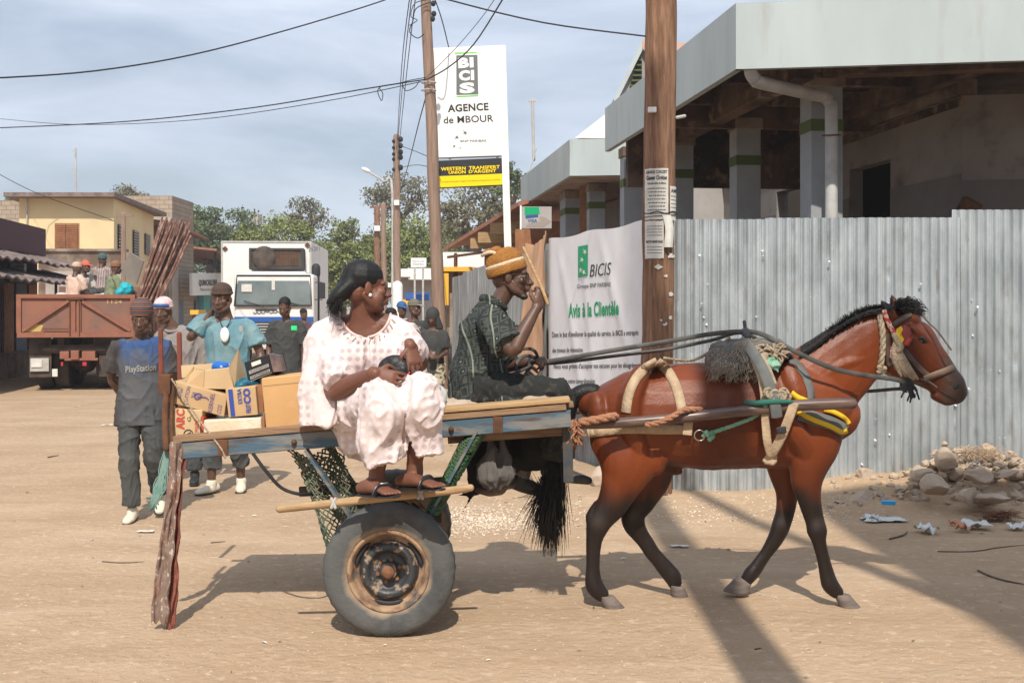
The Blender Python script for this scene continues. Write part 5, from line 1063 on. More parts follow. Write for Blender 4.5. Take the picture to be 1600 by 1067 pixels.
m_=MB(); m_.bb(wx(374),wx(482),YW-.0,YW+.05,wz(530),wz(504)); gr_=m_.build('grille',M_blk,wt)
m_=MB()
for i in range(6): m_.bb(wx(376),wx(480),YW-.03,YW-.002,wz(528-4.2*i),wz(526.3-4.2*i))
m_.build('grille_bar',M_pipe,gr_)
m_=MB(); m_.bb(wx(364),wx(492),YW-.15,YW+.1,.42,.68); bu=m_.build('bumper',M_tw,wt,bevel=.03)
for px in (374,482): m_=MB(); m_.lathe([(.01,-.02),(.09,-.01),(.1,.02)],(wx(px),YW-.155,.55),(0,1,0),n=16); m_.build('headlight',M_paper,wt,smooth=True)
m_=MB(); m_.bb(wx(408),wx(432),YW-.17,YW-.152,.48,.6); pl_=m_.build('number_plate',M_signw,bu)
m_=MB(); text_on(m_,lambda u,v:V((wx(408+24*u),YW-.173,.48+.12*v)),'TH 7541 B',.08,.92,.2,.8); m_.build('lettering',M_ink,pl_)
m_=MB(); fq=lambda u,v:V((wx(472+17*u),YB-.024,bz(398-12*v-1.5*u))); text_on(m_,fq,'EN 2011',0,1,.4,1); m_.build('lettering',M_ink,wt)
m_=MB(); r_=random.Random(5)
for i in range(9):
    x=wx(396+6.2*i); z=wz(488+r_.uniform(-1,1)-.3*i); m_.tube([(x,YW+.03,z),(x+.04,YW+.03,z-.03),(x+.09,YW+.03,z-.01),(x+.105,YW+.03,z+r_.uniform(.0,.07))],.009,n=5,sub=3)
m_.build('script_lettering',M_ink,wt)
m_=MB(); m_.tube([(wx(400),YW+.02,wz(484)),(wx(432),YW+.02,wz(483.6))],.016,n=5); m_.build('handle_bar',M_ink,wt)
m_=MB(); m_.tube([(wx(488),YW+1.2,1.0),(wx(488),YW+1.2,wz(422)),],.09,n=12); m_.tube([(wx(487),YW+1.2,wz(426)),(wx(487),YW+1.2,wz(416))],.13,n=14); m_.build('air_intake',M_ink,wt,smooth=True)
m_=MB(); m_.box((wx(502),YW+.15,wz(454)),(.17,.1,.46)); m_.tube([(wx(490),YW+.2,wz(441)),(wx(502),YW+.15,wz(441))],.015,n=6); m_.tube([(wx(490),YW+.2,wz(468)),(wx(502),YW+.15,wz(468))],.015,n=6); m_.build('mirror',M_ink,wt,bevel=.02)
m_=MB()
for (px,py) in ((360,389),(487,383)): m_.box((bx(px),YB-.03,bz(py)),(.12,.02,.12),Matrix.Rotation(.785,3,'Y'))
m_.build('marker_plate',M_rust,wt)
for y in (YW+1.0,YW+5.6):
    for x in (wx(376),wx(480)): truck_wheel(x,y,.46,.26,wt)
m_=MB(); 
for x in (wx(400),wx(455)): m_.bb(x-.05,x+.05,YW+.3,YW+7.6,.62,.9)
m_.build('chassis',M_chas,wt)
m_=MB(); m_.bb(wx(486),wx(494),YW+.0,YW+1.2,.3,.75); m_.build('step',M_chas,wt,bevel=.02)
wt.rotation_euler.z=math.atan(.07)
# ================================================================ horse
YH=6.52
hp=lambda px,py,dy=0.0:P(px,py,YH+dy)
kh=YH/F
def seg(mb,L_,sub=4,n=18,ref=V((0,1,0)),cap=True):
    """L_: (px,py,inplane radius px,lateral radius m,dy)"""
    mb.tube([hp(a[0],a[1],a[4] if len(a)>4 else 0) for a in L_],[(a[3],a[2]*kh) for a in L_],n=n,sub=sub,ref=ref,cap=cap)
mb=MB()
# barrel, croup to chest
seg(mb,[(926,632,24,.10),(948,636,44,.17),(975,640,62,.22),(1010,646,74,.235),(1050,648,81,.245),(1105,650,84,.26),(1155,648,84,.26),(1200,645,88,.235),(1240,644,88,.205),(1275,642,78,.185),(1300,648,56,.15),(1312,656,38,.10)],sub=4,n=24)
mb.tube([hp(1290,600),hp(1300,640),hp(1296,680)],[(.12,.10),(.11,.085),(.10,.06)],n=16,sub=3,ref=V((0,1,0)))
mb.tube([hp(1110,588),hp(1160,582),hp(1205,575),hp(1238,572),hp(1268,576)],[(.10,.06),(.09,.075),(.075,.08),(.065,.07),(.06,.06)],n=16,sub=3,ref=V((0,1,0)))
# neck
seg(mb,[(1255,628,74,.16),(1285,596,66,.13),(1318,566,58,.105),(1346,543,52,.092),(1370,527,46,.085),(1390,519,40,.08)],sub=4,n=20)
mb.tube([hp(1262,560),hp(1300,528),hp(1336,503),hp(1368,494),(hp(1392,486))],[(.035,.04)]*5,n=10,sub=3)
# head
seg(mb,[(1392,520,34,.080),(1407,538,50,.098),(1425,552,50,.098),(1444,567,40,.078),(1462,582,32,.062),(1477,597,27,.055),(1489,609,24,.058),(1496,616,19,.048)],sub=4,n=20)
mb.tube([hp(1402,575,-.045),hp(1420,578,-.048),hp(1440,590,-.038)],[.058,.052,.034],n=12,sub=2); mb.tube([hp(1402,575,.045),hp(1420,578,.048),hp(1440,590,.038)],[.058,.052,.034],n=12,sub=2)
mb.ell(hp(1419,500),(.07,.072,.05)); 
for s in(-1,1):
    mb.tube([hp(1424,512,s*.075),hp(1440,524,s*.078),hp(1449,533,s*.070)],[.020,.026,.018],n=10,sub=2)   # brow ridge
    mb.tube([hp(1440,548,s*.062),hp(1460,572,s*.052),hp(1482,596,s*.045)],[.018,.014,.016],n=8,sub=2)   # facial crest
    mb.ell(hp(1493,603,s*.040),(.026,.018,.026))  # nostril rim
mb.tube([hp(1487,613),hp(1499,622)],[(.045,.032),(.042,.022)],n=12)      # upper lip
mb.tube([hp(1462,618),hp(1478,627),hp(1486,627)],[(.040,.030),(.036,.026),(.032,.02)],n=12,sub=2)    # lower lip/chin
# ears
for (dy,x1,y1,x0,y0) in ((-.055,1377,470,1396,496),(.055,1393,461,1404,490)):
    a=hp(x0,y0,dy);b=hp(x1,y1,dy*1.15); mb.tube([a,a.lerp(b,.35),a.lerp(b,.75),b],[(.022,.026),(.026,.030),(.016,.02),(.004,.005)],n=10,sub=3)
# near hind (dy -.12)
NH=-.125
seg(mb,[(985,655,66,.13,-.07),(982,690,62,.115,-.09),(980,722,50,.095,NH),(972,752,34,.072,NH),(957,785,25,.05,NH),(942,806,20.5,.042,NH),(934,822,17.5,.040,NH),(928,846,12.5,.028,NH),(926,880,11.2,.025,NH),(927,905,13.5,.032,NH),(931,918,14.5,.036,NH),(941,929,11.5,.032,NH)],sub=4)
mb.tube([hp(930,785,NH),hp(922,806,NH),hp(924,824,NH)],[.012,.022,.020],n=8,sub=2)       # point of hock
# far hind
FH=.125
seg(mb,[(1000,660,60,.12,.07),(1015,705,50,.10,.10),(1015,745,36,.08,FH),(1004,775,26,.06,FH),(990,800,21,.045,FH),(991,819,18,.04,FH),(1002,838,14.5,.03,FH),(1022,866,12.5,.027,FH),(1040,888,13,.03,FH),(1050,900,13.5,.034,FH),(1055,912,11,.03,FH)],sub=4)
mb.tube([hp(982,788,FH),hp(975,802,FH),hp(982,818,FH)],[.012,.02,.018],n=8,sub=2)
# near fore
NF=-.11
seg(mb,[(1262,650,60,.10,-.09),(1268,690,46,.10,-.10),(1264,725,33,.085,NF),(1261,755,24,.062,NF),(1265,785,17.5,.045,NF),(1273,812,14.5,.038,NF),(1277,830,15.5,.042,NF),(1280,846,11,.028,NF),(1287,872,9.4,.023,NF),(1293,898,11.2,.028,NF),(1298,913,13,.034,NF),(1309,926,10.8,.030,NF)],sub=4)
# far fore
FF=.11
seg(mb,[(1240,660,56,.10,.08),(1226,705,36,.09,.10),(1225,740,24,.065,FF),(1229,768,18.5,.05,FF),(1227,797,15.5,.042,FF),(1220,822,15,.042,FF),(1212,840,13,.035,FF),(1198,862,10.8,.027,FF),(1184,882,11,.028,FF),(1174,895,12.5,.034,FF),(1166,906,10.5,.03,FF)],sub=4)
# muscle and detail masses
for s in (-1,1):
    mb.tube([hp(1232,575,s*.15),hp(1245,610,s*.19),hp(1268,650,s*.175),hp(1292,690,s*.12)],[(.03,.05),(.04,.06),(.045,.06),(.04,.05)],n=12,sub=3)
    mb.tube([hp(1215,640,s*.205),hp(1236,668,s*.19),hp(1256,700,s*.15),hp(1262,735,s*.12)],[.05,.07,.065,.045],n=12,sub=3)
    mb.tube([hp(1000,585,s*.16),hp(985,620,s*.20),hp(985,660,s*.195),hp(1000,700,s*.165)],[.05,.065,.07,.055],n=12,sub=3)
    mb.tube([hp(944,640,s*.10),hp(944,690,s*.13),hp(956,735,s*.13)],[.05,.055,.04],n=12,sub=3)
    mb.tube([hp(1290,585,s*.075),hp(1315,570,s*.075),hp(1350,560,s*.06)],[.05,.045,.035],n=10,sub=3)
mb.ell(hp(1258,668,-.13),(.13,.07,.2),Matrix.Rotation(.5,3,'Y')); mb.ell(hp(1258,668,.13),(.13,.07,.2),Matrix.Rotation(.5,3,'Y'))
mb.ell(hp(1284,690,-.06),(.085,.085,.11)); mb.ell(hp(1284,690,.06),(.085,.085,.11))
mb.ell(hp(1020,712,-.14),(.09,.06,.11)); mb.ell(hp(940,655,-.10),(.07,.08,.16),Matrix.Rotation(-.25,3,'Y')); mb.ell(hp(940,655,.10),(.07,.08,.16),Matrix.Rotation(-.25,3,'Y'))
mb.tube([hp(1030,722),hp(1048,735),hp(1062,737)],[.05,.035,.02],n=10,sub=2)
horse=thing('horse',(hp(1120,0).x,YH,0),'bay horse with black mane, tail and lower legs pulling the blue cart','horse')
def hcol(co):
    n=len(co); px=800+co[:,0]*F/co[:,1]; py=HY-(co[:,2]-CZ)*F/co[:,1]
    ns=np.array([noise.noise((c[0]*7,c[1]*7,c[2]*7)) for c in co.tolist()]); ns2=np.array([noise.noise((c[0]*2.2+5,c[1]*2.2,c[2]*2.2)) for c in co.tolist()])
    sm=lambda a,b,x:(lambda t:t*t*(3-2*t))(np.clip((x-a)/(b-a),0,1))
    coat=np.array([.190,.042,.010]); dkb=np.array([.068,.016,.006]); blk=np.array([.016,.010,.008]); muz=np.array([.075,.045,.033])
    c=np.tile(coat,(n,1)); t=np.clip(.45+ns2*1.0,0,1)*.75; c=c*(1-t[:,None])+dkb*t[:,None]
    t=sm(1390,1430,px)*.55; c=c*(1-t[:,None])+dkb*.8*t[:,None]
    t=sm(1462,1486,px)*(py>560); c=c*(1-t[:,None])+muz*t[:,None]
    hind=px<1130
    t=np.where(hind,sm(738,800,py+ns*34-(px-940)*.25*(px<1010)),sm(748,796,py+ns*26)); t=np.where((px>1090)|(px<1070)|(py>760),t,0); c=c*(1-t[:,None])+blk*t[:,None]
    # dusty grey bloom on hocks and knees
    for (x,y,r) in ((936,815,12),(1276,818,9),(1222,815,9),(992,806,10)):
        g_=np.exp(-((px-x)**2+(py-y)**2)/(r*r))*.4; c=c*(1-g_[:,None])+np.array([.08,.065,.06])*g_[:,None]
    cy=np.interp(px,[1248,1262,1280,1300,1320,1340,1358,1376,1392],[553,546,534,518,504,492,485,482,478]); t=sm(12,6,py-cy)*(px>1250)*(px<1396); c=c*(1-t[:,None])+blk*t[:,None]
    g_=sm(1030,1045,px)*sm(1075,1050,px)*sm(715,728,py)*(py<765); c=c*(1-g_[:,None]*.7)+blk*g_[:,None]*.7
    return c
M_horse=mat('horse_coat',(0,0,0),.44,attr='col',c2=(.10,.035,.018),nscale=90,lo=.62,hi=.9,bump=.12,bscale=120,spec=.32,stretch=(1,1,.5))
N_,L_,b_=nodes(M_horse); b_.inputs['Sheen Weight'].default_value=.04; b_.inputs['Sheen Roughness'].default_value=.4
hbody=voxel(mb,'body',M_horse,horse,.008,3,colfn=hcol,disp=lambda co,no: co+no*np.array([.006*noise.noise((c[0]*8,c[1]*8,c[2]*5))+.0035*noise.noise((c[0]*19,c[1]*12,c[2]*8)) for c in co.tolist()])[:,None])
M_hoof=mat('hoof_horn',(.20,.16,.135),.8,c2=(.11,.09,.08),nscale=9,stretch=(1,1,4)); M_mane=mat('mane_hair',(.012,.011,.011),.5,bump=.3,bscale=80,island=.5)
def hoof(top,bot,dy,toe,rt=.042,rb=.060,tilt=0):
    """frustum from coronet to ground, toe offset in px"""
    a=hp(top[0],top[1],dy); b=hp(bot[0],bot[1],dy); d=(b-a).normalized(); m_=MB(); fwd=V((math.cos(tilt),0,math.sin(tilt)))
    vs=[];n=20
    for (t,r,sh_) in ((0,rt,0),(.35,(rt*.6+rb*.4),.3),(.9,rb*.98,.95),(1,rb,1.0)):
        c=a.lerp(b,t)+fwd*(toe*kh*sh_)
        for k in range(n):
            an=2*math.pi*k/n; x=math.cos(an)*(1.12 if math.cos(an)>0 else .85); vs.append(c+fwd*r*x+V((0,1,0))*r*.92*math.sin(an)+ (d*0.0))
    fs=[(i*n+k,i*n+(k+1)%n,(i+1)*n+(k+1)%n,(i+1)*n+k) for i in range(3) for k in range(n)]+[tuple(range(n-1,-1,-1)),tuple(3*n+k for k in range(n))]
    m_.add(vs,fs); return m_.build('hoof',M_hoof,horse,smooth=True,bevel=.004)
hoof((946,930),(950,952),NH,9); hoof((1314,928),(1319,952),NF,9)
hoof((1056,914),(1060,938),FH,3,tilt=-.15,rb=.054); 
# raised far fore hoof, sole turned back
a=hp(1162,908,FF); 
m_=MB(); d=(hp(1146,930,FF)-a).normalized(); sd_=V((0,1,0)); up2=sd_.cross(d); n=20; vs=[]
for (t,r) in ((0,.042),(.03,.047),(.075,.058),(.085,.056)):
    for k in range(n):
        an=2*math.pi*k/n; vs.append(a+d*(t-.01+ (.035*math.cos(an) if t>.05 else 0))+up2*r*1.1*math.cos(an)+sd_*r*.92*math.sin(an))
m_.add(vs,[(i*n+k,i*n+(k+1)%n,(i+1)*n+(k+1)%n,(i+1)*n+k) for i in range(3) for k in range(n)]+[tuple(range(n-1,-1,-1)),tuple(3*n+k for k in range(n))]); m_.build('hoof',M_hoof,horse,smooth=True)
# eye, nostril
def hit(obj,px,py,Yg,off=.003): return proj_front(obj,[(px,py)],Yg,off)[0]
e=hit(hbody,1441,533,6.44,-.006); m_=MB(); m_.ell(e,(.019,.013,.014),Matrix.Rotation(.5,3,'Y')); ey=m_.build('eye',mat('horse_eye',(.008,.005,.004),.08,spec=.8),horse,smooth=True)
m_=MB(); m_.tube([hit(hbody,1435,529,6.44),hit(hbody,1441,527,6.44),hit(hbody,1448,534,6.44)],[.004,.007,.004],n=8,sub=2); m_.build('eyelid',M_ink,ey,smooth=True)
e=hit(hbody,1494,603,6.48,-.002); m_=MB(); m_.ell(e,(.017,.008,.022),Matrix.Rotation(.6,3,'Y')); m_.build('nostril',M_ink,horse,smooth=True)
m_=MB(); m_.tube(proj_front(hbody,[(1494,625),(1484,619),(1474,613),(1466,608)],6.48,-.001),[.003,.004,.004,.002],n=6,sub=3); m_.build('mouth_line',M_ink,horse,smooth=True)
for (a_,b2,dy) in (((1394,490),(1380,474),-.078),): m_=MB(); p0=hp(*a_,dy);p1=hp(*b2,dy*1.02); m_.tube([p0,p0.lerp(p1,.5),p1],[(.004,.010),(.004,.013),(.003,.003)],n=8,sub=2,ref=V((0,1,0))); m_.build('ear_lining',M_ink,horse,smooth=True)
# mane: short upright strands
r_=random.Random(21)
def strands(mb,n,fn,rad=.003,seg_=4):
    for i in range(n):
        pts=fn(i/n); mb.tube(pts,[rad*(1-.85*j/(len(pts)-1)) for j in range(len(pts))],n=4,cap=False)
crest=[(1248,553),(1262,546),(1280,534),(1300,518),(1320,504),(1340,492),(1358,485),(1376,482),(1392,478)]
def cpt(t):
    q=t*(len(crest)-1); i=min(int(q),len(crest)-2); f=q-i; return (crest[i][0]*(1-f)+crest[i+1][0]*f,crest[i][1]*(1-f)+crest[i+1][1]*f)
mb=MB(); mb.tube([hp(cpt(k/12)[0],cpt(k/12)[1]+3) for k in range(13)],[(.020*min(1,.35+k/4),(.020+.010*math.sin(math.pi*k/12))*min(1,.3+k/4)) for k in range(13)],n=10,sub=2,ref=V((0,1,0)))
def mfn(t):
    c=cpt(r_.random()); dy=r_.uniform(-.03,.03); l=r_.uniform(3,9)*(.6+.8*math.sin(math.pi*max(.05,min(1,(c[0]-1240)/150)))); ln=r_.uniform(-6,4)
    return [hp(c[0],c[1]+5,dy*.5),hp(c[0]+ln*.3,c[1]-l*.5,dy),hp(c[0]+ln,c[1]-l,dy*1.3-.01)]
strands(mb,900,mfn,.0035); 
for k in range(420):   # strands lying over the near side of the neck
    c=cpt(r_.random()*.93+.03); l=r_.uniform(3,9); mb.tube([hp(c[0],c[1]-1,-.02),hp(c[0]-1,c[1]+l*.5,-.075),hp(c[0]-3+r_.uniform(-3,2),c[1]+l,-.095)],[.0035,.003,.001],n=4,cap=False)
mb.build('mane',M_mane,horse,smooth=True)
mb=MB(); mb.tube([hp(1402,486),hp(1412,474),hp(1424,474),hp(1434,482)],[.014,.028,.024,.010],n=10,sub=3)
for i in range(330):
    x0=1400+26*r_.random(); y0=488-8*r_.random(); a=r_.uniform(-2.4,.5); l=r_.uniform(9,24); x1=x0+l*math.cos(a)*.8+4; y1=y0+l*math.sin(a)*.8; dy=r_.uniform(-.06,.04)
    mb.tube([hp(x0,y0,dy*.6),hp((x0+x1)/2,(y0+y1)/2-3,dy),hp(x1,y1,dy),hp(x1+5,y1+r_.uniform(0,7),dy)],[.003,.0028,.002,.001],n=4,sub=2,cap=False)
mb.build('forelock',M_mane,horse,smooth=True)
# tail
mb=MB(); mb.tube([hp(928,612),hp(912,612),hp(896,622),hp(886,645),hp(880,675)],[(.045,.045),(.05,.045),(.048,.045),(.05,.05),(.04,.05)],n=12,sub=3,ref=V((0,1,0)))
for i in range(950):
    u=r_.random(); s0=r_.random(); p0=[(914,612),(900,617),(890,632),(883,655),(880,680)][min(4,int(s0*5))]
    ex=858+r_.gauss(0,11); 
    if r_.random()<.14: ex-=r_.uniform(6,34)
    ey_=r_.choice((780,810,835,850,860))+r_.uniform(-35,12)-max(0,(850-ex))*.55; dy=r_.gauss(0,.035)
    bx_=r_.uniform(-5,9); mb.tube([hp(p0[0],p0[1]-2,dy*.5),hp(min(p0[0],884)+bx_*.7-2,p0[1]+28,dy),hp(868+bx_*1.8,710,dy*1.2),hp((866+bx_*1.6+ex)/2+1,765,dy*1.4),hp(ex,ey_,dy*1.6)],[.0036,.0036,.003,.0022,.0008],n=4,sub=2,cap=False)
mb.build('tail',M_mane,horse,smooth=True)
# ================================================================ cart
YC0,YC1=5.95,6.88      # near and far side rails
M_cartblue=mat('chipped_blue_steel',(.065,.115,.155),.75,c2=(.18,.18,.17),nscale=6,lo=.46,hi=.58,c3=(.11,.055,.035),n3=9,lo3=.54,hi3=.68,stretch=(.5,1,3),bump=.15)
M_plank=mat('worn_plank',(.33,.215,.125),.9,c2=(.20,.12,.075),nscale=7,stretch=(.5,9,9),bump=.3)
M_planklight=mat('pale_plank',(.50,.34,.18),.85,c2=(.34,.21,.10),nscale=7,stretch=(.5,9,9),bump=.3)
cart=thing('cart',(-.65,6.4,0),'two wheeled cart with chipped blue rails and wooden deck drawn by the bay horse','cart')
def railz(x): return .893+(x+1.72)*(.167/2.016)       # rail centre height
xr0,xr1=-1.72,.296
def rail(y,name='side_rail'):
    m_=MB(); a=V((xr0,y,railz(xr0)));b=V((xr1,y,railz(xr1))); s_=-1 if y<6.4 else 1
    m_.beam(a,b,.008,.078); m_.beam(a+V((0,-s_*.022,.039)),b+V((0,-s_*.022,.039)),.045,.007); m_.beam(a+V((0,-s_*.022,-.039)),b+V((0,-s_*.022,-.039)),.045,.007)
    o=m_.build(name,M_cartblue,cart,bevel=.002); return o
rn=rail(YC0); rf=rail(YC1)
m_=MB()
for (px,w_) in ((349,16),(778,15)): x=P(px,0,YC0).x; m_.box((x,YC0-.008,railz(x)),(w_/311,.014,.084))
m_.build('bracket',M_rust,rn,bevel=.003)
m_=MB()
for px in (460,705,552): x=P(px,0,YC0).x; m_.tube([(x,YC0-.0,railz(x)),(x,YC0-.018,railz(x))],.014,n=6)
m_.build('bolt',M_rust,rn)
m_=MB()
for x in (xr0+.02,-1.1,-.5,.1,xr1-.03): m_.beam((x,YC0+.03,railz(x)-.01),(x,YC1-.03,railz(x)-.01),.05,.06)
m_.build('cross_member',M_chas,cart)
r_=random.Random(8)
def zdeck(x): return railz(x)+.0435
# deck planks running lengthways
y=YC0-.015; i=0
while y<YC1+.01:
    w_=r_.uniform(.11,.15); x0=xr0+r_.uniform(-.02,.02); x1=xr1+r_.uniform(-.03,.02); t_=.026+r_.uniform(0,.008)
    m_=MB(); m_.beam((x0,y+w_/2,zdeck(x0)+t_/2+.002),(x1,y+w_/2,zdeck(x1)+t_/2+.002),w_-.006,t_); m_.build('deck_plank',M_plank if i!=0 else M_plank,cart,bevel=.004); y+=w_; i+=1
TOPZ=lambda x:zdeck(x)+.036
# paler plank under the driver
m_=MB(); a=V((P(690,0,6.0).x,6.0,0));b=V((P(890,0,6.0).x,6.0,0)); a.z=TOPZ(a.x)+.016;b.z=TOPZ(b.x)+.016; m_.beam(a,b,.14,.026); m_.build('seat_plank',M_planklight,cart,bevel=.006)
# suspension struts, axle, footboard
m_=MB(); m_.beam(P(478,702,5.98),P(548,806,5.98),.014,.075,V((0,1,0)))
m_.build('strut',M_cartblue,cart); m_=MB(); m_.beam(P(745,672,5.98),P(668,812,5.98),.014,.085,V((0,1,0))); m_.build('strut',M_cartblue,cart)
m_=MB(); m_.beam(V((-1.10,YC1-.03,.87)),V((-.75,YC1-.03,.36)),.014,.07,V((0,1,0))); m_.build('strut',M_chas,cart); m_=MB(); m_.beam(V((-.10,YC1-.03,.95)),V((-.50,YC1-.03,.36)),.014,.07,V((0,1,0))); m_.build('strut',M_chas,cart)
AX=V((-.607,0,.33))
m_=MB(); m_.tube([(AX.x,5.9,AX.z),(AX.x,6.98,AX.z)],.038,n=12); m_.bb(AX.x-.06,AX.x+.06,6.0,6.88,AX.z+.0,AX.z+.09); m_.build('axle',M_chas,cart)
m_=MB(); m_.beam(V((-.80,6.05,.42)),V((-.42,6.05,.42)),.05,.02); m_.beam(V((-.78,6.05,.45)),V((-.44,6.05,.45)),.05,.015); m_.beam(V((-.84,6.04,.52)),V((-.36,6.04,.55)),.04,.05);m_.build('leaf_spring',M_chas,cart)
m_=MB(); m_.beam(P(468,768,6.2),P(700,752,6.2),.03,.05); m_.build('brace_bar',M_chas,cart)
def cartwheel(y0,x,seed):
    r=.329; z=r-.004; wd=.165
    m_=MB(); n=72; ox=V((x,y0,z)); vs=[]; fs=[]
    prof=[(.196,.035),(.205,.012),(.235,.004),(.275,.0),(.300,.006),(.318,.020),(.3265,.034)]
    full=prof+[(.329,.05),(.329,wd-.05)]+[(a,wd-h) for a,h in reversed(prof)]
    for (rr,h) in full:
        for k in range(n):
            a=2*math.pi*k/n; q=rr
            if rr>.31: q=rr-(.0045 if k%2 else 0)
            vs.append(ox+V((q*math.cos(a),h,q*math.sin(a))))
    for i in range(len(full)-1):
        for k in range(n): k2=(k+1)%n; fs.append((i*n+k,i*n+k2,(i+1)*n+k2,(i+1)*n+k))
    m_.add(vs,fs); w_o=m_.build('wheel',M_carttyre,cart,smooth=True)
    m_=MB(); m_.lathe([(.197,.05),(.201,.016),(.196,.010),(.188,.014),(.180,.030),(.176,.052),(.168,.062),(.150,.070),(.140,.066)],ox,(0,1,0),n=56); m_.lathe([(.197,.12),(.17,.11),(.14,.07)],ox,(0,1,0),n=40); ri=m_.build('rim',M_rim,w_o,smooth=True,solid=.004)
    m_=MB(); m_.lathe([(.148,.067),(.138,.045),(.128,.030),(.116,.026),(.104,.030),(.094,.044),(.086,.056),(.060,.056),(.050,.050),(.045,.03),(.038,.022),(.0,.022)],ox,(0,1,0),n=56)
    # hand holes as dark ovals recessed between disc and rim
    dc=m_.build('disc',M_disc,ri,smooth=True)
    m_=MB()
    for k in range(3):
        a0=.52+k*2.094
        pts=[]
        for j in range(9): t=a0-.42+.84*j/8; pts.append(ox+V((.163*math.cos(t),.058,.163*math.sin(t))))
        m_.tube(pts,[.004]+[.013]*7+[.004],n=8)
    m_.build('rim_slot',M_ink,ri,smooth=True)
    m_=MB(); m_.lathe([(.0,-.004),(.026,-.002),(.031,.004),(.033,.026)],ox,(0,1,0),n=24); hb=m_.build('hub_cap',M_rusthub,dc,smooth=True)
    m_=MB()
    for k in range(6):
        t=k*math.pi/3+.3; c=ox+V((.056*math.cos(t),.044,.056*math.sin(t))); m_.lathe([(0,-.004),(.010,-.003),(.011,.010)],c,(0,1,0),n=6)
    m_.build('wheel_nut',M_rusthub,dc)
M_carttyre=mat('grey_dusty_tyre',(.095,.097,.095),.8,c2=(.14,.13,.11),nscale=5,lo=.5,hi=.8,c3=(.04,.042,.045),n3=3,lo3=.5,hi3=.7,bump=.25,bscale=40)
# dust ring around the rim as wear on the tyre wall
def radial_dust(m,cx,cz,r0,r1,c):
    N_,L_,b=nodes(m); t=N_.new('ShaderNodeTexCoord'); sp=N_.new('ShaderNodeSeparateXYZ'); L_.new(t.outputs['Object'],sp.inputs[0])
    cmb=N_.new('ShaderNodeCombineXYZ'); 
    ax=N_.new('ShaderNodeMath'); ax.operation='SUBTRACT'; L_.new(sp.outputs['X'],ax.inputs[0]); ax.inputs[1].default_value=cx; az=N_.new('ShaderNodeMath'); az.operation='SUBTRACT'; L_.new(sp.outputs['Z'],az.inputs[0]); az.inputs[1].default_value=cz
    L_.new(ax.outputs[0],cmb.inputs[0]); L_.new(az.outputs[0],cmb.inputs[2]); ln=N_.new('ShaderNodeVectorMath'); ln.operation='LENGTH'; L_.new(cmb.outputs[0],ln.inputs[0])
    nz=N_.new('ShaderNodeTexNoise'); nz.inputs['Scale'].default_value=9; L_.new(t.outputs['Object'],nz.inputs['Vector']); ad=N_.new('ShaderNodeMath'); ad.operation='MULTIPLY_ADD'; L_.new(nz.outputs['Fac'],ad.inputs[0]); ad.inputs[1].default_value=.06; L_.new(ln.outputs['Value'],ad.inputs[2])
    mr=N_.new('ShaderNodeMapRange'); mr.inputs['From Min'].default_value=r1+.03; mr.inputs['From Max'].default_value=r0+.03; L_.new(ad.outputs[0],mr.inputs['Value'])
    mx=N_.new('ShaderNodeMix'); mx.data_type='RGBA'; src=b.inputs['Base Color'].links[0].from_socket; L_.new(mr.outputs['Result'],mx.inputs['Factor']); L_.new(src,mx.inputs['A']); mx.inputs['B'].default_value=(*c,1); L_.new(mx.outputs['Result'],b.inputs['Base Color'])
M_rim=mat('dusty_rim',(.36,.24,.15),.85,c2=(.17,.10,.065),nscale=12,lo=.45,hi=.6,c3=(.07,.075,.08),n3=9,lo3=.56,hi3=.66)
M_disc=mat('worn_black_disc',(.035,.038,.042),.45,c2=(.30,.22,.15),nscale=22,lo=.54,hi=.62,bump=.2,spec=.5); M_rusthub=mat('rusty_hub',(.26,.12,.06),.8,c2=(.15,.07,.04),nscale=30)
cartwheel(5.785,AX.x,1); cartwheel(6.98,-.69,2)
radial_dust(M_carttyre,-.607-cart.location.x,.325,.200,.228,(.30,.23,.16))
M_stickwood=mat('peeled_stick',(.46,.32,.17),.75,c2=(.30,.19,.10),nscale=9,stretch=(.7,6,6))
m_=MB(); m_.tube([P(437,795,5.70),P(520,786,5.70),P(600,777,5.70),P(680,769,5.70),P(735,762,5.70)],[.019,.020,.021,.020,.018],n=12,sub=3); fb=m_.build('foot_rail',M_stickwood,cart,smooth=True)
m_=MB()
for px,py in ((521,786),(657,771)): m_.tube([P(px-3,py-7,5.69),P(px+3,py+7,5.675)],.008,n=6); m_.tube([P(px+3,py-7,5.69),P(px-3,py+7,5.675)],.008,n=6)
m_.build('string_lashing',M_pipe,fb)
m_=MB(); m_.beam(P(521,780,5.75),P(521,780,6.0),.03,.03); m_.beam(P(660,768,5.75),P(655,768,6.0),.03,.03); m_.build('rail_arm',M_rust,cart)
# front post and rear posts
m_=MB(); m_.beam(P(886,664,6.05),P(888,752,6.05),.05,.055,V((0,1,0))); m_.build('front_post',mat('dark_blue_post',(.035,.05,.065),.7,c2=(.09,.07,.05),nscale=8),cart)
m_=MB(); m_.beam(P(880,672,6.1),P(700,685,6.1),.05,.05); m_.build('front_beam',M_plank,cart)
m_=MB(); m_.tube([P(251,516,6.05),P(252,600,6.05)],.013,n=8); m_.build('stake',mat('rusty_red_rod',(.22,.055,.035),.8,c2=(.12,.05,.035),nscale=14),cart)
m_=MB(); m_.tube([P(280,522,6.75),P(282,640,6.75)],.015,n=8); m_.build('stake',mat('rusty_red_pipe',(.20,.06,.04),.8),cart)
m_=MB(); m_.box(P(259,600,6.03),(.062,.06,.10)); m_.tube([P(262,592,6.02),P(258,650,6.0),P(260,700,5.97)],.018,n=8,sub=2); m_.tube([P(272,598,6.02),P(268,650,6.0),P(270,700,5.97)],.010,n=8,sub=2); m_.build('rear_post',M_rust,cart,bevel=.006)
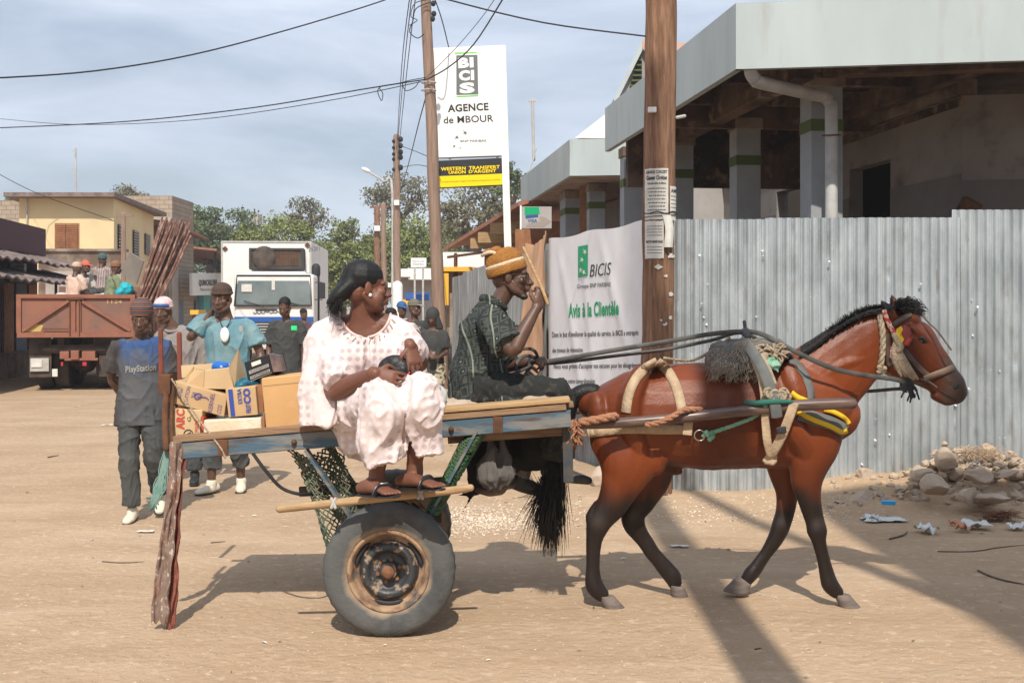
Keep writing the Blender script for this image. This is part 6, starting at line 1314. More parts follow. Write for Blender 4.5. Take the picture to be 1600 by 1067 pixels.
# shafts
M_shaft=mat('polished_dark_shaft',(.075,.045,.038),.35,c2=(.16,.10,.08),nscale=12,stretch=(.4,4,4),spec=.5)
m_=MB(); m_.tube([P(893,664,6.12),P(960,661,6.2),P(1060,653,6.22),P(1160,642,6.20),P(1250,633,6.20),P(1330,630,6.2)],[.022,.027,.029,.030,.031,.032],n=14,sub=4); m_.build('shaft',M_shaft,cart,smooth=True)
m_=MB(); m_.tube([(.30,6.75,1.03),(.7,6.8,1.05),(1.2,6.82,1.09),(1.85,6.82,1.12)],[.024,.028,.030,.032],n=14,sub=4); m_.build('shaft',M_shaft,cart,smooth=True)
M_rope=mat('orange_rope',(.42,.20,.11),.95,c2=(.30,.15,.09),nscale=30,bump=.6,bscale=80); M_ropetan=mat('tan_rope',(.42,.34,.24),.95,c2=(.28,.22,.16),nscale=25,bump=.6,bscale=90); M_ropegreen=mat('green_rope',(.10,.30,.17),.9,c2=(.25,.42,.32),nscale=30)
def rope(pts,r,name,m,parent=None,strands_=3,label=None,cat='rope'):
    P_=[V(p) for p in pts]; fine=[]
    for i in range(len(P_)-1):
        p0=P_[max(i-1,0)];p1=P_[i];p2=P_[i+1];p3=P_[min(i+2,len(P_)-1)]
        for j in range(8):
            t=j/8; fine.append(V([.5*(2*p1[k]+(p2[k]-p0[k])*t+(2*p0[k]-5*p1[k]+4*p2[k]-p3[k])*t*t+(3*p1[k]-p0[k]-3*p2[k]+p3[k])*t**3) for k in range(3)]))
    fine.append(P_[-1]); m_=MB(); L2=0; ph=[0]
    for i in range(1,len(fine)): L2+=(fine[i]-fine[i-1]).length; ph.append(L2/(r*7)*2*math.pi)
    for s in range(strands_):
        q=[]
        for i,p in enumerate(fine):
            t=(fine[min(i+1,len(fine)-1)]-fine[max(i-1,0)]).normalized(); a=t.orthogonal().normalized() if abs(t.z)>.9 else t.cross(V((0,0,1))).normalized(); b=t.cross(a); an=ph[i]+s*2*math.pi/strands_; q.append(p+(a*math.cos(an)+b*math.sin(an))*r*.5)
        m_.tube(q,r*.58,n=6)
    o=m_.build(name,m,parent,smooth=True)
    if label: tag(o,label,cat)
    return o
rope([P(900,672,6.1),P(893,664,6.08),P(912,659,6.1),P(930,656,6.12),P(950,652,6.14),P(962,650,6.18)],.022,'shaft_rope',M_rope,cart)
rope([P(1010,664,6.18),P(1030,660,6.16),P(1052,650,6.16),P(1070,640,6.18),P(1095,640,6.22)],.016,'shaft_rope',M_rope,cart)
mb=MB(); 
for k in range(40): a=P(893+r_.uniform(-6,8),668+r_.uniform(-10,14),6.05+r_.uniform(-.03,.05)); mb.tube([a,a+V((r_.uniform(-.03,.03),r_.uniform(-.02,.02),r_.uniform(-.05,.02))),a+V((r_.uniform(-.05,.05),0,r_.uniform(-.09,-.02)))],.006,n=5)
mb.build('frayed_knot',M_rope,cart,smooth=True)
# ---- netting
M_net=mat('green_net',(.06,.10,.06),.9,c2=(.19,.21,.15),nscale=9,lo=.4,hi=.6,c3=(.16,.12,.09),n3=6); M_netb=mat('bright_green_net',(.03,.15,.07),.8,c2=(.10,.13,.07),nscale=14)
def net(fn,nu,nv,r,name,m,label):
    m_=MB(); rr=random.Random(nu)
    J=lambda u,v:fn(u,v)+V((rr.uniform(-1,1),rr.uniform(-1,1),rr.uniform(-1,1)))*.006
    pts=[[J((i+.5*(j%2))/nu,j/nv) for i in range(nu+1)] for j in range(nv+1)]
    for j in range(nv):
        for i in range(nu+1):
            if rr.random()<.93: m_.tube([pts[j][i],pts[j+1][i]],r,n=4,cap=False)
            k=i+(1 if j%2 else -1)
            if 0<=k<=nu and rr.random()<.93: m_.tube([pts[j][i],pts[j+1][k]],r,n=4,cap=False)
            if rr.random()<.35: m_.ell(pts[j][i],(r*2.2,r*1.5,r*2.2),n=5,m=3)
    o=m_.build(name,m); tag(o,label,'net'); return o
def n1(u,v): a=P(448+66*v*1.0,704+158*v,6.02); w_=.27*(1-.45*v); return a+V((w_*u,.05+.05*math.sin(u*9+v*4),-.05*math.sin(u*3.1)))
net(n1,9,30,.0038,'netting',M_net,'dusty green fishing net hanging from the cart rail behind the left strut')
def n1b(u,v): a=P(455+66*v,706+100*v,6.16); w_=.22*(1-.2*v); return a+V((w_*u,.04*math.sin(u*7+v*6+2),-.03*math.sin(u*5)))
n_=net(n1b,11,26,.0042,'netting',M_net,'second darker layer of net bunched against the left strut'); 
m_=MB(); rr=random.Random(4)
for k in range(1100):
    t=rr.random(); a=P(743-70*t,676+130*t,6.02); an=rr.uniform(0,6.28); rd=.066*(1.05-.35*t); p=a+V((rd*math.cos(an),rd*math.sin(an),rd*.4*math.cos(an))); an2=an+rr.uniform(.4,1.4); q=P(743-70*t-3,676+130*t+6,6.02)+V((rd*math.cos(an2),rd*math.sin(an2),rd*.4*math.cos(an2)))
    m_.tube([p,(p+q)/2+V((0,-.008,.004)),q],.0042,n=4,cap=False)
tag(m_.build('netting',M_netb,smooth=True),'bright green net wound tightly round the right cart strut','net')
# ---- hanging torn sheet at the tail
M_torn=mat('torn_plastic_strip',(.21,.145,.115),.65,c2=(.50,.43,.37),nscale=34,lo=.57,hi=.64,c3=(.32,.12,.07),n3=5,spec=.3,stretch=(1.5,1.5,1)); M_tornred=mat('red_strip',(.28,.09,.06),.7,c2=(.16,.06,.05),nscale=10,stretch=(2,2,.4))
def hang(px0,px1,px0b,px1b,y0,y1,Y,m,label,seed):
    m_=MB(); 
    def fn(u,v): 
        x=(px0+(px1-px0)*u)*(1-v)+(px0b+(px1b-px0b)*u)*v+3*math.sin(v*5+seed)+2*noise.noise((u*2,v*6,seed)); y=y0+(y1-y0)*v+14*noise.noise((u*5,1,seed))*max(0,v-.9)*10
        x+=4.5*noise.noise((u*2,v*9,seed+3))*(u-.5)*2+3*math.sin(v*3.1)+ (u-.5)*10*max(0,v-.6)*(1-v)*6; return P(x,y,Y+.012*math.sin(u*7+v*5+seed)+.018*noise.noise((u*5,v*9,seed))+.006*noise.noise((u*14,v*30,seed)))
    m_.sheet(fn,18,120); o=m_.build('hanging_strip',m,smooth=True,solid=.003); tag(o,label,'strip')
hang(264,281,237,262,690,972,5.93,M_torn,'long crinkled brown plastic strip hanging from the cart tail almost to the ground',1)
hang(283,291,256,268,700,982,5.96,M_tornred,'narrow reddish strip hanging beside the crinkled one at the cart tail',3)
mb=MB(); rr=random.Random(9)
for k in range(26):
    x0=262+rr.uniform(-3,3); mb.tube([P(x0,690+rr.uniform(0,10),6.0),P(x0-6+rr.uniform(-6,4),735,6.0),P(250+rr.uniform(-10,8),765+rr.uniform(-10,10),6.0),P(240+rr.uniform(-9,9),790+rr.uniform(-14,8),6.0)],.0035,n=4,sub=3,cap=False)
tag(mb.build('twine',mat('blue_green_twine',(.12,.26,.23),.9,c2=(.25,.33,.29),nscale=14),smooth=True),'tuft of blue green twine hanging at the cart tail','twine')
rope([P(268,592,6.0),P(300,640,5.98),P(322,670,5.96),P(345,700,5.93),P(352,716,5.93)],.0055,'lashing_rope',M_ropetan,label='tan rope slanting down over the boxes to the rail bracket')
m_=MB(); m_.tube([P(395,708,5.96),P(415,735,5.96),P(440,762,5.98),P(470,772,6.0),P(490,770,6.1)],.009,n=8,sub=5); tag(m_.build('hose',M_cable,smooth=True),'black hose sagging under the cart rail behind the wheel','hose')
# ================================================================ boxes on the deck
M_card=mat('cardboard',(.53,.37,.20),.9,c2=(.45,.30,.16),nscale=4); M_card2=mat('orange_cardboard',(.56,.34,.15),.75,c2=(.48,.27,.11),nscale=2.5,c3=(.62,.42,.22),n3=5,lo3=.55,hi3=.75); M_cardp=mat('pale_cardboard',(.62,.46,.27),.9,c2=(.53,.38,.22),nscale=4)
M_redprint=mat('red_print',(.50,.08,.05),.8); M_blueprint=mat('blue_print',(.04,.07,.30),.8); M_purple=mat('purple_print',(.14,.10,.24),.8); M_wrap=mat('shrink_wrap',(.62,.50,.33),.22,c2=(.70,.62,.48),nscale=6,spec=.7,bump=.5,bscale=14)
def carton(quad,Yf,depth,m,label,name='carton',rotd=0,bev=.004,open_=False,group='cartons on the cart deck'):
    """front face given by 4 photo points LB,RB,RT,LT"""
    pts=[P(x,y,Yf) for x,y in quad]; dv=V((rotd*depth,depth,0)); ctr=sum(pts,V())/4
    t=thing(name,(ctr.x,Yf+depth/2,min(p.z for p in pts)),label,'box',group)
    m_=MB()
    if not open_: m_.prism(pts,dv)
    else:
        th=.006; a,b,c,d=pts; 
        for (p,q,r,s) in ((a,b,c,d),): m_.prism([p,q,r,s],dv.normalized()*th)
        m_.prism([p+dv for p in pts],dv.normalized()*th); m_.prism([a,a+dv,d+dv,d],(th,0,0)); m_.prism([b,b+dv,c+dv,c],(-th,0,0)); m_.prism([a,b,b+dv,a+dv],(0,0,th))
    o=m_.build('body',m,t,bevel=bev)
    a,b,c,d=pts; fn=lambda u,v:(a*(1-u)+b*u)*(1-v)+(d*(1-u)+c*u)*v+V((0,-.0035,0)); return t,o,fn,dv
YB_=6.03
t,o,fn,dv=carton([(268,689),(315,687),(316,641),(268,638)],YB_,.30,M_cardp,'small pale carton with red ARC lettering and a circled letter A at the tail end')
m_=MB(); rt=lambda f:(lambda u,v:f(v,u)) ; 
def vtext(s,fn,u0,u1,v0,v1,bold=0):  # reads upward, letters turned
    m2=MB(); text_on(m2,lambda a,b:fn(u1-(u1-u0)*b,v0+(v1-v0)*a),s,0,1,0,1,bold); return m2
vtext('ARC',fn,.16,.42,.36,1.0,.04).build('red_lettering',M_redprint,o); vtext('G.',fn,.52,.64,.62,.82,.0).build('brown_lettering',M_rust,o); vtext('MADE',fn,.76,.90,.28,.68,.0).build('red_lettering',M_redprint,o)
m_=MB(); m_.tube([fn(.56+.15*math.cos(a),.20+.15*math.sin(a)) for a in [x*.3 for x in range(22)]],.0022,n=5); m_.build('circle_mark',M_ink,o); vtext('A',fn,.49,.64,.12,.28,.02).build('letter_mark',M_ink,o)
t,o,fn,dv=carton([(317,686),(409,684),(408,652),(318,656)],YB_,.32,M_wrap,'flat carton in glossy wrapping on the deck under the stacked cartons',bev=.008)
m_=MB(); m_.prism([P(409,684,YB_-.004),P(414,682,YB_-.004),P(413,645,YB_-.004),P(409,650,YB_-.004)],(0,.31,0)); m_.build('brown_edge',M_shutter,t); m_=MB(); m_.prism([P(312,688,YB_),P(317,687,YB_),P(318,652,YB_),P(314,650,YB_)],(0,.31,0)); m_.build('red_edge',M_redprint,t)
t,o,fn,dv=carton([(263,628),(350,651),(355,618),(271,595)],YB_+.02,.30,M_card,'crumpled carton with purple writing leaning down to the right, over the small pale one')
for (s,u0,u1,v0,v1) in (('COCO',.08,.2,.3,.8),('COTTON',.26,.33,.1,.95),('PALM',.36,.56,.5,.75),('KERNEL',.7,.78,.05,.95),('CO2',.86,.94,.1,.5)): vtext(s,fn,u0,u1,v0,v1,0).build('lettering',M_purple,o)
m_=MB(); m_.tube([fn(.42,.62),fn(.48,.75),fn(.55,.7),fn(.5,.5),fn(.44,.5),fn(.42,.62)],.003,n=5,sub=3); m_.tube([fn(.5,.6),fn(.62,.66),fn(.68,.6)],.003,n=5,sub=3); m_.build('drawn_mark',M_purple,o)
t,o,fn,dv=carton([(357,652),(403,648),(399,603),(352,608)],YB_+.01,.26,M_card,'brown carton with a blue stripe and blue COLA lettering in the middle of the stack')
m_=MB(); m_.sheet(lambda u,v:fn(.09+.15*u,.03+.95*v),1,1); m_.build('blue_stripe',M_blueprint,o); vtext('CO',fn,.58,.80,.42,.95,.05).build('lettering',M_blueprint,o); vtext('EXTRA',fn,.38,.52,.45,.97,.02).build('lettering',M_blueprint,o); vtext('FRUIT',fn,.62,.78,.1,.4,.03).build('lettering',M_blueprint,o)
m_=MB(); m_.prism([P(404,646,YB_+.05),P(412,643,YB_+.05),P(410,600,YB_+.05),P(400,602,YB_+.05)],(0,.2,0)); m_.build('side_panel',M_shutter,t)
t,o,fn,dv=carton([(416,678),(481,672),(476,584),(408,591)],YB_,.34,M_card2,'largest plain orange brown carton standing beside the seated woman',bev=.006,rotd=.05)
m_=MB(); m_.sheet(lambda u,v:fn(.03+.94*u,.86+.012*v),8,1); m_.build('crease',M_card,o)
t,o,fn,dv=carton([(318,606),(366,608),(358,574),(320,578)],YB_+.08,.30,M_cardp,'open carton with raised flaps and blue packets inside, on top of the stack',open_=True)
for poly,lab in (([(366,606),(358,574),(372,544),(384,584)],'right'),([(287,607),(320,578),(316,573),(283,600)],'left')):
    pass
def flap(pts,m,parent,th=.005): m_=MB(); m_.prism(pts,(0,th,0)); return m_.build('flap',m,parent)
Yb=YB_+.08
flap([P(367,606,Yb),P(384,588,Yb+.18),P(372,544,Yb+.14),P(357,574,Yb)],M_cardp,t); flap([P(284,602,Yb),P(303,578,Yb+.1),P(303,572,Yb+.1),P(283,598,Yb)],M_cardp,t)
flap([P(284,590,Yb+.32),P(360,588,Yb+.32),P(358,566,Yb+.32),P(283,571,Yb+.32)],M_cardp,t); flap([P(284,606,Yb+.02),P(318,606,Yb),P(320,578,Yb),P(305,576,Yb+.1)],M_card,t)
flap([P(318,607,Yb-.006),P(366,608,Yb-.006),P(356,577,Yb-.02),P(322,580,Yb-.02)],M_cardp,t)
M_bluep=mat('blue_packet',(.02,.12,.45),.35,c2=(.55,.60,.62),nscale=18,lo=.55,hi=.6)
for (x,y,a,l) in ((312,600,.04,'blue and white packet showing at the left of the open carton'),(346,574,.05,'blue packet on top of the open carton')): 
    m_=MB(); m_.ell(P(x,y,Yb+.16),(.055,.05,.035)); tag(voxel(m_,'packet',M_bluep,None,.008,2,disp=folds(.01,(20,20,20))),l,'packet')
m_=MB(); m_.ell(P(388,600,Yb+.1),(.07,.05,.03)); m_.ell(P(378,603,Yb+.05),(.05,.05,.03)); tag(voxel(m_,'packet',mat('teal_packet',(.01,.17,.27),.3,c2=(.02,.03,.05),nscale=12),None,.008,2,disp=folds(.012,(18,18,18))),'dark teal packet wedged under the black carton','packet')
t,o,fn,dv=carton([(388,598),(426,582),(419,553),(381,566)],YB_+.14,.18,mat('black_carton',(.018,.018,.02),.45),'black glossy carton with white printed panels tipped up on the stack',rotd=.25)
m_=MB(); 
def rr_(u0,u1,v0,v1): m_.sheet(lambda a,b:fn(u0+(u1-u0)*a,v0+(v1-v0)*b),1,1)
rr_(.28,.66,.66,.86); m_.build('white_label',M_paper,o)
m_=MB(); rr_(.12,.92,.36,.52); rr_(.12,.92,.10,.24); rr_(.08,.98,.01,.03); m_.build('text_panel',M_pipe,o)
m_=MB()
for (v) in (.46,.40,.19,.14):
    u=.15
    while u<.88: w_=rr.uniform(.02,.07); m_.sheet(lambda a,b,u=u,w_=w_,v=v:fn(u+w_*a,v+.03*b)+V((0,-.002,0)),1,1); u+=w_+.02
m_.build('lettering',M_ink,o)
m_=MB(); m_.prism([P(427,581,YB_+.145),P(442,580,YB_+.2),P(436,555,YB_+.2),P(420,553,YB_+.145)],(0,.1,0)); m_.build('end_panel',mat('photo_print',(.10,.08,.085),.4,c2=(.26,.18,.16),nscale=10),t)
# ================================================================ harness on the horse
def strap(obj,path,wm,Yg,m,name,parent=None,off=.006,th=.003,n=40,label=None,cat=None,endoff=None):
    """flat strap following photo points over the surface of obj"""
    pts=[V((x,y,0)) for x,y in path]; fine=[]
    for i in range(len(pts)-1):
        p0=pts[max(i-1,0)];p1=pts[i];p2=pts[i+1];p3=pts[min(i+2,len(pts)-1)]; k=max(3,n//(len(pts)-1))
        for j in range(k): t=j/k; fine.append(.5*(2*p1+(p2-p0)*t+(2*p0-5*p1+4*p2-p3)*t*t+(3*p1-p0-3*p2+p3)*t**3))
    fine.append(pts[-1]); c=[]
    for u in (-.5,0,.5):
        row=[]
        for i,p in enumerate(fine):
            t=(fine[min(i+1,len(fine)-1)]-fine[max(i-1,0)]).normalized(); q=p+V((-t.y,t.x,0))*u*wm/kh; row.append((q.x,q.y))
        c.append(row)
    H=[proj_front(obj,row,Yg,off) for row in c]; N_=len(fine)
    # keep depth smooth
    m_=MB(); vs=[];
    for r_ in H:
        ys=[p.y for p in r_]
        for i,p in enumerate(r_):
            a=ys[max(0,i-2):i+3]; y=min(sum(a)/len(a),p.y); C=V((0,0,CZ)); vs.append(C+(p-C)*(y/p.y))
    fs=[(r*N_+i,r*N_+i+1,(r+1)*N_+i+1,(r+1)*N_+i) for r in range(2) for i in range(N_-1)]
    m_.add(vs,fs); o=m_.build(name,m,parent,smooth=True,solid=th)
    if label: tag(o,label,cat)
    return o
M_web=mat('cream_webbing',(.50,.38,.25),.85,c2=(.36,.26,.17),nscale=14,bump=.3,bscale=60); M_leather=mat('black_strap',(.05,.05,.048),.55,c2=(.10,.095,.085),nscale=14); M_leatherbr=mat('brown_leather',(.08,.05,.04),.6,c2=(.15,.11,.09),nscale=12)
M_yel=mat('yellow_webbing',(.75,.48,.02),.7); M_greycanvas=mat('grey_canvas_strap',(.10,.11,.105),.85,c2=(.16,.16,.15),nscale=10)
ha=thing('harness',(hp(1120,0).x,6.5,1.2),'cream webbing and rope harness strapped over the bay horse','harness')
YN=6.3
strap(hbody,[(1027,565),(1008,576),(992,594),(982,618),(978,645)],.052,YN,M_web,'croup_strap',ha)
strap(hbody,[(1027,565),(1042,578),(1054,598),(1062,622),(1066,645)],.052,YN,M_web,'croup_strap',ha)
strap(hbody,[(918,677),(945,673),(980,670),(1030,671),(1072,671)],.052,YN,M_web,'breeching',ha,off=.012)
m_=MB(); m_.box(hit(hbody,1075,665,YN,.02),(.05,.012,.10),Matrix.Rotation(.1,3,'Y')); m_.build('strap_keeper',M_web,ha,bevel=.004)
m_=MB(); c=hit(hbody,1093,680,YN,.03); m_.tube([c+V((.028*math.cos(a),-.003,.028*math.sin(a))) for a in [x*.45 for x in range(15)]],.004,n=6); m_.build('ring',mat('steel_ring',(.45,.43,.40),.3,metal=.8),ha,smooth=True)
rope([hit(hbody,1098,681,YN,.03),hit(hbody,1115,675,YN,.04),hit(hbody,1150,663,YN,.05),hit(hbody,1180,650,YN,.05),P(1197,632,6.17)],.011,'tie_rope',M_ropegreen,ha)
m_=MB(); q=hit(hbody,1108,680,YN,.04); 
for k in range(8): m_.ell(q+V((rnd.uniform(-.02,.02),rnd.uniform(-.01,.01),rnd.uniform(-.02,.02))),.014,n=8,m=5)
m_.build('rope_knot',M_ropegreen,ha,smooth=True)
rope([hit(hbody,1040,566,YN,.0)+V((0,.05,.02)),P(1080,563,6.5),P(1112,548,6.5),P(1140,528,6.5)],.009,'back_rope',M_ropetan,ha)
# shaggy pad
mb=MB(); pad=[(1104,552),(1120,540),(1150,536),(1185,534),(1218,548),(1222,572),(1200,580),(1172,590),(1140,584),(1118,578)]
from mathutils.geometry import intersect_point_line
def inpoly(x,y,poly):
    r_=False; j=len(poly)-1
    for i in range(len(poly)):
        if (poly[i][1]>y)!=(poly[j][1]>y) and x<(poly[j][0]-poly[i][0])*(y-poly[i][1])/(poly[j][1]-poly[i][1])+poly[i][0]: r_=not r_
        j=i
    return r_
for (px,py,rx,rz,yy) in ((1130,560,.10,.07,6.36),(1160,556,.12,.08,6.34),(1195,554,.11,.08,6.36),(1150,545,.15,.05,6.5),(1190,543,.14,.05,6.5),(1140,572,.09,.045,6.31),(1120,556,.05,.05,6.38)):
    mb.ell(P(px,py,yy),(rx,.06 if yy<6.45 else .2,rz))
pad_o=voxel(mb,'saddle_pad',mat('shaggy_pad',(.21,.185,.15),.98,c2=(.11,.10,.09),nscale=9,lo=.4,hi=.6,bump=.8,bscale=60,c3=(.06,.055,.05),n3=3,lo3=.55,hi3=.65),ha,.009,3,disp=folds(.018,(14,14,14)))
mb=MB(); rr=random.Random(13)
for k in range(500):
    px=rr.uniform(1108,1195); py=rr.uniform(543,588)
    p=hit(pad_o,px,py,6.32,.0)
    l=rr.uniform(.02,.05); mb.tube([p,p+V((rr.uniform(-.02,.01),-.012,-l*.5)),p+V((rr.uniform(-.035,.015),-.010,-l))],[.0022,.0018,.0008],n=3,cap=False)
mb.build('pad_fringe',mat('pad_fibre',(.27,.235,.19),.95,island=.4),pad_o)
mb=MB()
for k in range(40):
    a=P(rr.uniform(1175,1222),rr.uniform(540,560),6.30); mb.tube([a,a+V((rr.uniform(-.04,.05),rr.uniform(-.03,.0),rr.uniform(-.04,.02))),a+V((rr.uniform(-.05,.06),rr.uniform(-.02,.02),rr.uniform(-.08,.0)))],.007,n=5,sub=2)
mb.build('rag_padding',M_ropetan,ha,smooth=True)
mb=MB()
for k in range(14): mb.ell(P(1210+rr.uniform(-8,5),568+rr.uniform(-8,12),6.27),(.014,.01,.016),n=6,m=4)
voxel(mb,'green_rag',mat('mint_rag',(.16,.38,.26),.8,c2=(.3,.45,.35),nscale=40),ha,.006,2,disp=folds(.02,(30,30,30)))
# saddle tree, girths
m_=MB(); m_.tube([P(1166,528,6.66),P(1165,519,6.55),P(1165,518,6.45),P(1168,526,6.36)],.022,n=8,sub=3); m_.tube([P(1165,520,6.5),P(1163,503,6.5)],.010,n=6); m_.build('saddle_arch',M_ink,ha,smooth=True)
def ribbon(pts,w_,m,name,parent=None,n=.003,ref=V((0,1,0))):
    m_=MB(); m_.tube(pts,[(w_/2 if False else n,w_/2)]*len(pts),n=10,sub=5,ref=ref); return m_.build(name,m,parent,smooth=True)
ribbon([P(1160,528,6.36),P(1176,550,6.27),P(1192,578,6.20),P(1203,605,6.17),P(1211,632,6.155),P(1214,652,6.16)],.062,M_greycanvas,'shaft_sling',ha,.005)
ribbon([P(1178,560,6.27),P(1190,590,6.22),P(1195,625,6.20),P(1196,655,6.20),P(1199,690,6.21),P(1205,712,6.24)],.046,M_web,'girth_strap',ha,.004)
ribbon([P(1241,630,6.165),P(1232,655,6.17),P(1222,680,6.19),P(1210,703,6.22),P(1202,716,6.26)],.052,M_web,'girth_strap',ha,.004)
ribbon([P(1220,668,6.165),P(1221,676,6.165)],.056,M_ink,'buckle',ha,.006)
ribbon([P(1186,548,6.3),P(1200,575,6.24),P(1210,600,6.21)],.03,M_ropetan,'tie_strap',ha,.006)
mb=MB()
for k in range(16): mb.ell(P(1203+rr.uniform(-7,7),717+rr.uniform(-6,6),6.27),(.02,.016,.018),n=8,m=5)
voxel(mb,'girth_knot',M_web,ha,.007,1)
mb=MB(); 
for k in range(9):
    c=P(1200+3.5*k,609+rr.uniform(-3,8)+.9*k,6.17); mb.tube([c+V((.022*math.cos(a),rr.uniform(-.012,.01),.022*math.sin(a))) for a in [x*.7 for x in range(10)]],.008,n=6,sub=2)
mb.build('rope_wraps',M_ropetan,ha,smooth=True)
mb=MB(); mb.tube([P(1165,629,6.2),P(1180,630,6.17),P(1200,628,6.16),P(1222,627,6.16),P(1238,628,6.17)],[.010,.014,.016,.015,.01],n=8,sub=3); mb.build('green_binding',mat('dark_green_rag',(.03,.13,.10),.9),ha,smooth=True)
# collar
strap(hbody,[(1226,552),(1244,568),(1258,586),(1266,608),(1268,630)],.040,YN,M_greycanvas,'neck_strap',ha,n=30)
strap(hbody,[(1236,614),(1248,622),(1268,630)],.034,YN,M_yel,'yellow_strap',ha,off=.014)
strap(hbody,[(1248,646),(1275,654),(1300,662),(1322,674)],.075,YN,M_greycanvas,'breast_collar',ha,off=.012)
strap(hbody,[(1246,644),(1272,656),(1298,666),(1316,675),(1324,672)],.026,YN,M_yel,'yellow_edge',ha,off=.020)
strap(hbody,[(1288,640),(1304,644),(1320,653),(1327,662)],.024,YN,M_yel,'yellow_edge',ha,off=.020)
# bridle
br=thing('bridle',(hp(1410,0).x,6.5,1.4),'rope and leather bridle with a red and yellow blinker on the horse head','bridle')
YB2=6.42
def on(pxs,off=.012): return proj_front(hbody,pxs,YB2,off)
rope(on([(1374,486),(1376,500),(1379,520),(1379,545),(1377,565),(1375,578)],.014),.017,'throat_rope',M_ropetan,br)
m_=MB()
for k in range(10): m_.ell(on([(1377+rr.uniform(-4,5),577+rr.uniform(-4,4))],.02)[0],.016,n=8,m=5)
m_.build('rope_knot',M_ropetan,br,smooth=True)
rope(on([(1381,486),(1386,500),(1394,515),(1400,524),(1404,538)],.018),.014,'head_rope',mat('red_white_rope',(.55,.42,.32),.9,c2=(.50,.04,.05),nscale=34,lo=.5,hi=.56),br)
strap(hbody,[(1386,522),(1387,545),(1390,572)],.034,YB2,M_leatherbr,'cheek_strap',br,off=.01)
strap(hbody,[(1396,508),(1410,498),(1424,490)],.030,YB2,M_leatherbr,'brow_band',br,off=.01)
mb=MB()
for k in range(9):
    dx=rr.uniform(-5,5); mb.tube(on([(1400+dx*.4,534),(1400+dx,548),(1404+dx*1.4,566),(1414+dx*1.6,590+rr.uniform(-4,6))],.022),[.010,.014,.018,.008],n=7,sub=3)
    mb.tube(on([(1404+dx*.4,545),(1410+dx,562),(1420+dx*1.2,582),(1430+dx,592)],.024),[.008,.012,.014,.007],n=7,sub=3)
mb.tube(on([(1398,524),(1402,532),(1408,542),(1404,548)],.03),.018,n=8,sub=2)
mb.build('cloth_tie',M_ropetan,br,smooth=True)
strap(hbody,[(1411,544),(1424,560),(1438,576),(1450,586),(1458,590)],.030,YB2,M_leatherbr,'cheek_strap',br,off=.010)
strap(hbody,[(1444,592),(1460,586),(1478,579),(1491,573)],.036,YB2,mat('nose_band_leather',(.17,.115,.085),.6),'nose_band',br,off=.012)
strap(hbody,[(1438,592),(1450,596),(1464,606)],.014,YB2,M_leatherbr,'bit_strap',br,off=.012)
m_=MB(); 
for k in range(26): a=P(1410+rr.uniform(-3,16),596+rr.uniform(-6,6),6.42); m_.tube([a,a+V((rr.uniform(-.01,.02),-.01,-.03)),a+V((rr.uniform(-.02,.05),0,-rr.uniform(.03,.10)))],.005,n=4)
m_.build('frayed_cord',M_ink,br,smooth=True)
m_=MB(); c=P(1427,611,6.42); m_.tube([c+V((.022*math.cos(a),0,.022*math.sin(a))) for a in [x*.45 for x in range(15)]],.0035,n=6); m_.build('bit_ring',MATS['steel_ring'],br,smooth=True)
bl=on([(1403,515),(1413,507),(1422,512),(1427,528),(1420,540),(1407,541),(1400,528)],.028)
m_=MB(); m_.prism(bl,(-.004,-.012,0)); bo=m_.build('blinker',mat('blinker_red',(.28,.05,.04),.6,c2=(.07,.04,.03),nscale=12,lo=.5,hi=.6),br,bevel=.003)
m_=MB(); m_.add([p+V((-.005,-.014,0)) for p in on([(1401,514),(1408,509),(1411,514),(1408,522),(1413,530),(1407,540),(1402,538),(1405,528),(1400,522)],.028)],[tuple(range(9))]); m_.build('yellow_patch',M_yel,bo)
m_=MB(); m_.add([p+V((-.005,-.014,0)) for p in on([(1413,536),(1419,528),(1420,516),(1423,520),(1423,530),(1417,539)],.028)],[tuple(range(6))]); m_.build('red_patch',M_redprint,bo)
m_=MB()
for k in range(6): m_.ell(on([(1394+rr.uniform(-2,3),548+rr.uniform(-6,10))],.02)[0],.012,n=6,m=4)
m_.build('red_tassel',mat('tassel_red',(.55,.05,.06),.8,c2=(.6,.5,.45),nscale=40),br,smooth=True)
m_=MB(); m_.tube([hp(1437,488,-.03),hp(1452,505,-.10),hp(1464,516,-.12),hp(1486,546,-.14)],.005,n=5,sub=3); m_.build('loose_thong',M_leatherbr,br,smooth=True)
# reins
def rein(pts,label,w_=.011):
    m_=MB(); m_.tube([P(*p) for p in pts],[(.004,w_)]*len(pts),n=8,sub=6,ref=V((0,1,0))); o=m_.build('rein',M_leather,smooth=True); tag(o,label,'rein','reins'); return o
rein([(846,566,6.46),(880,561,6.5),(960,547,6.5),(1040,534,6.5),(1110,522,6.5),(1165,518,6.46),(1195,524,6.36),(1240,548,6.28),(1300,575,6.29),(1350,586,6.33),(1395,592,6.38),(1415,598,6.42)],'upper rein from the driver hand over the pad to the bit',.013)
rein([(846,568,6.46),(880,566,6.52),(960,556,6.54),(1040,546,6.56),(1110,532,6.58),(1165,521,6.6),(1220,560,6.74),(1280,600,6.76),(1340,611,6.72),(1395,608,6.62),(1420,606,6.55)],'lower rein from the driver hand along the far side of the horse',.010)
rein([(843,566,6.45),(835,548,6.42),(818,545,6.40),(800,555,6.38),(790,575,6.36),(796,585,6.35),(812,580,6.36),(830,572,6.42)],'loop of rein hanging round the driver hand',.009)
rein([(828,574,6.42),(815,590,6.38),(806,572,6.36),(820,556,6.4),(842,562,6.45),(847,575,6.44),(838,590,6.40),(826,582,6.38),(832,598,6.3),(846,615,6.2),(862,628,6.12)],'loose rein end falling over the driver knee',.010)
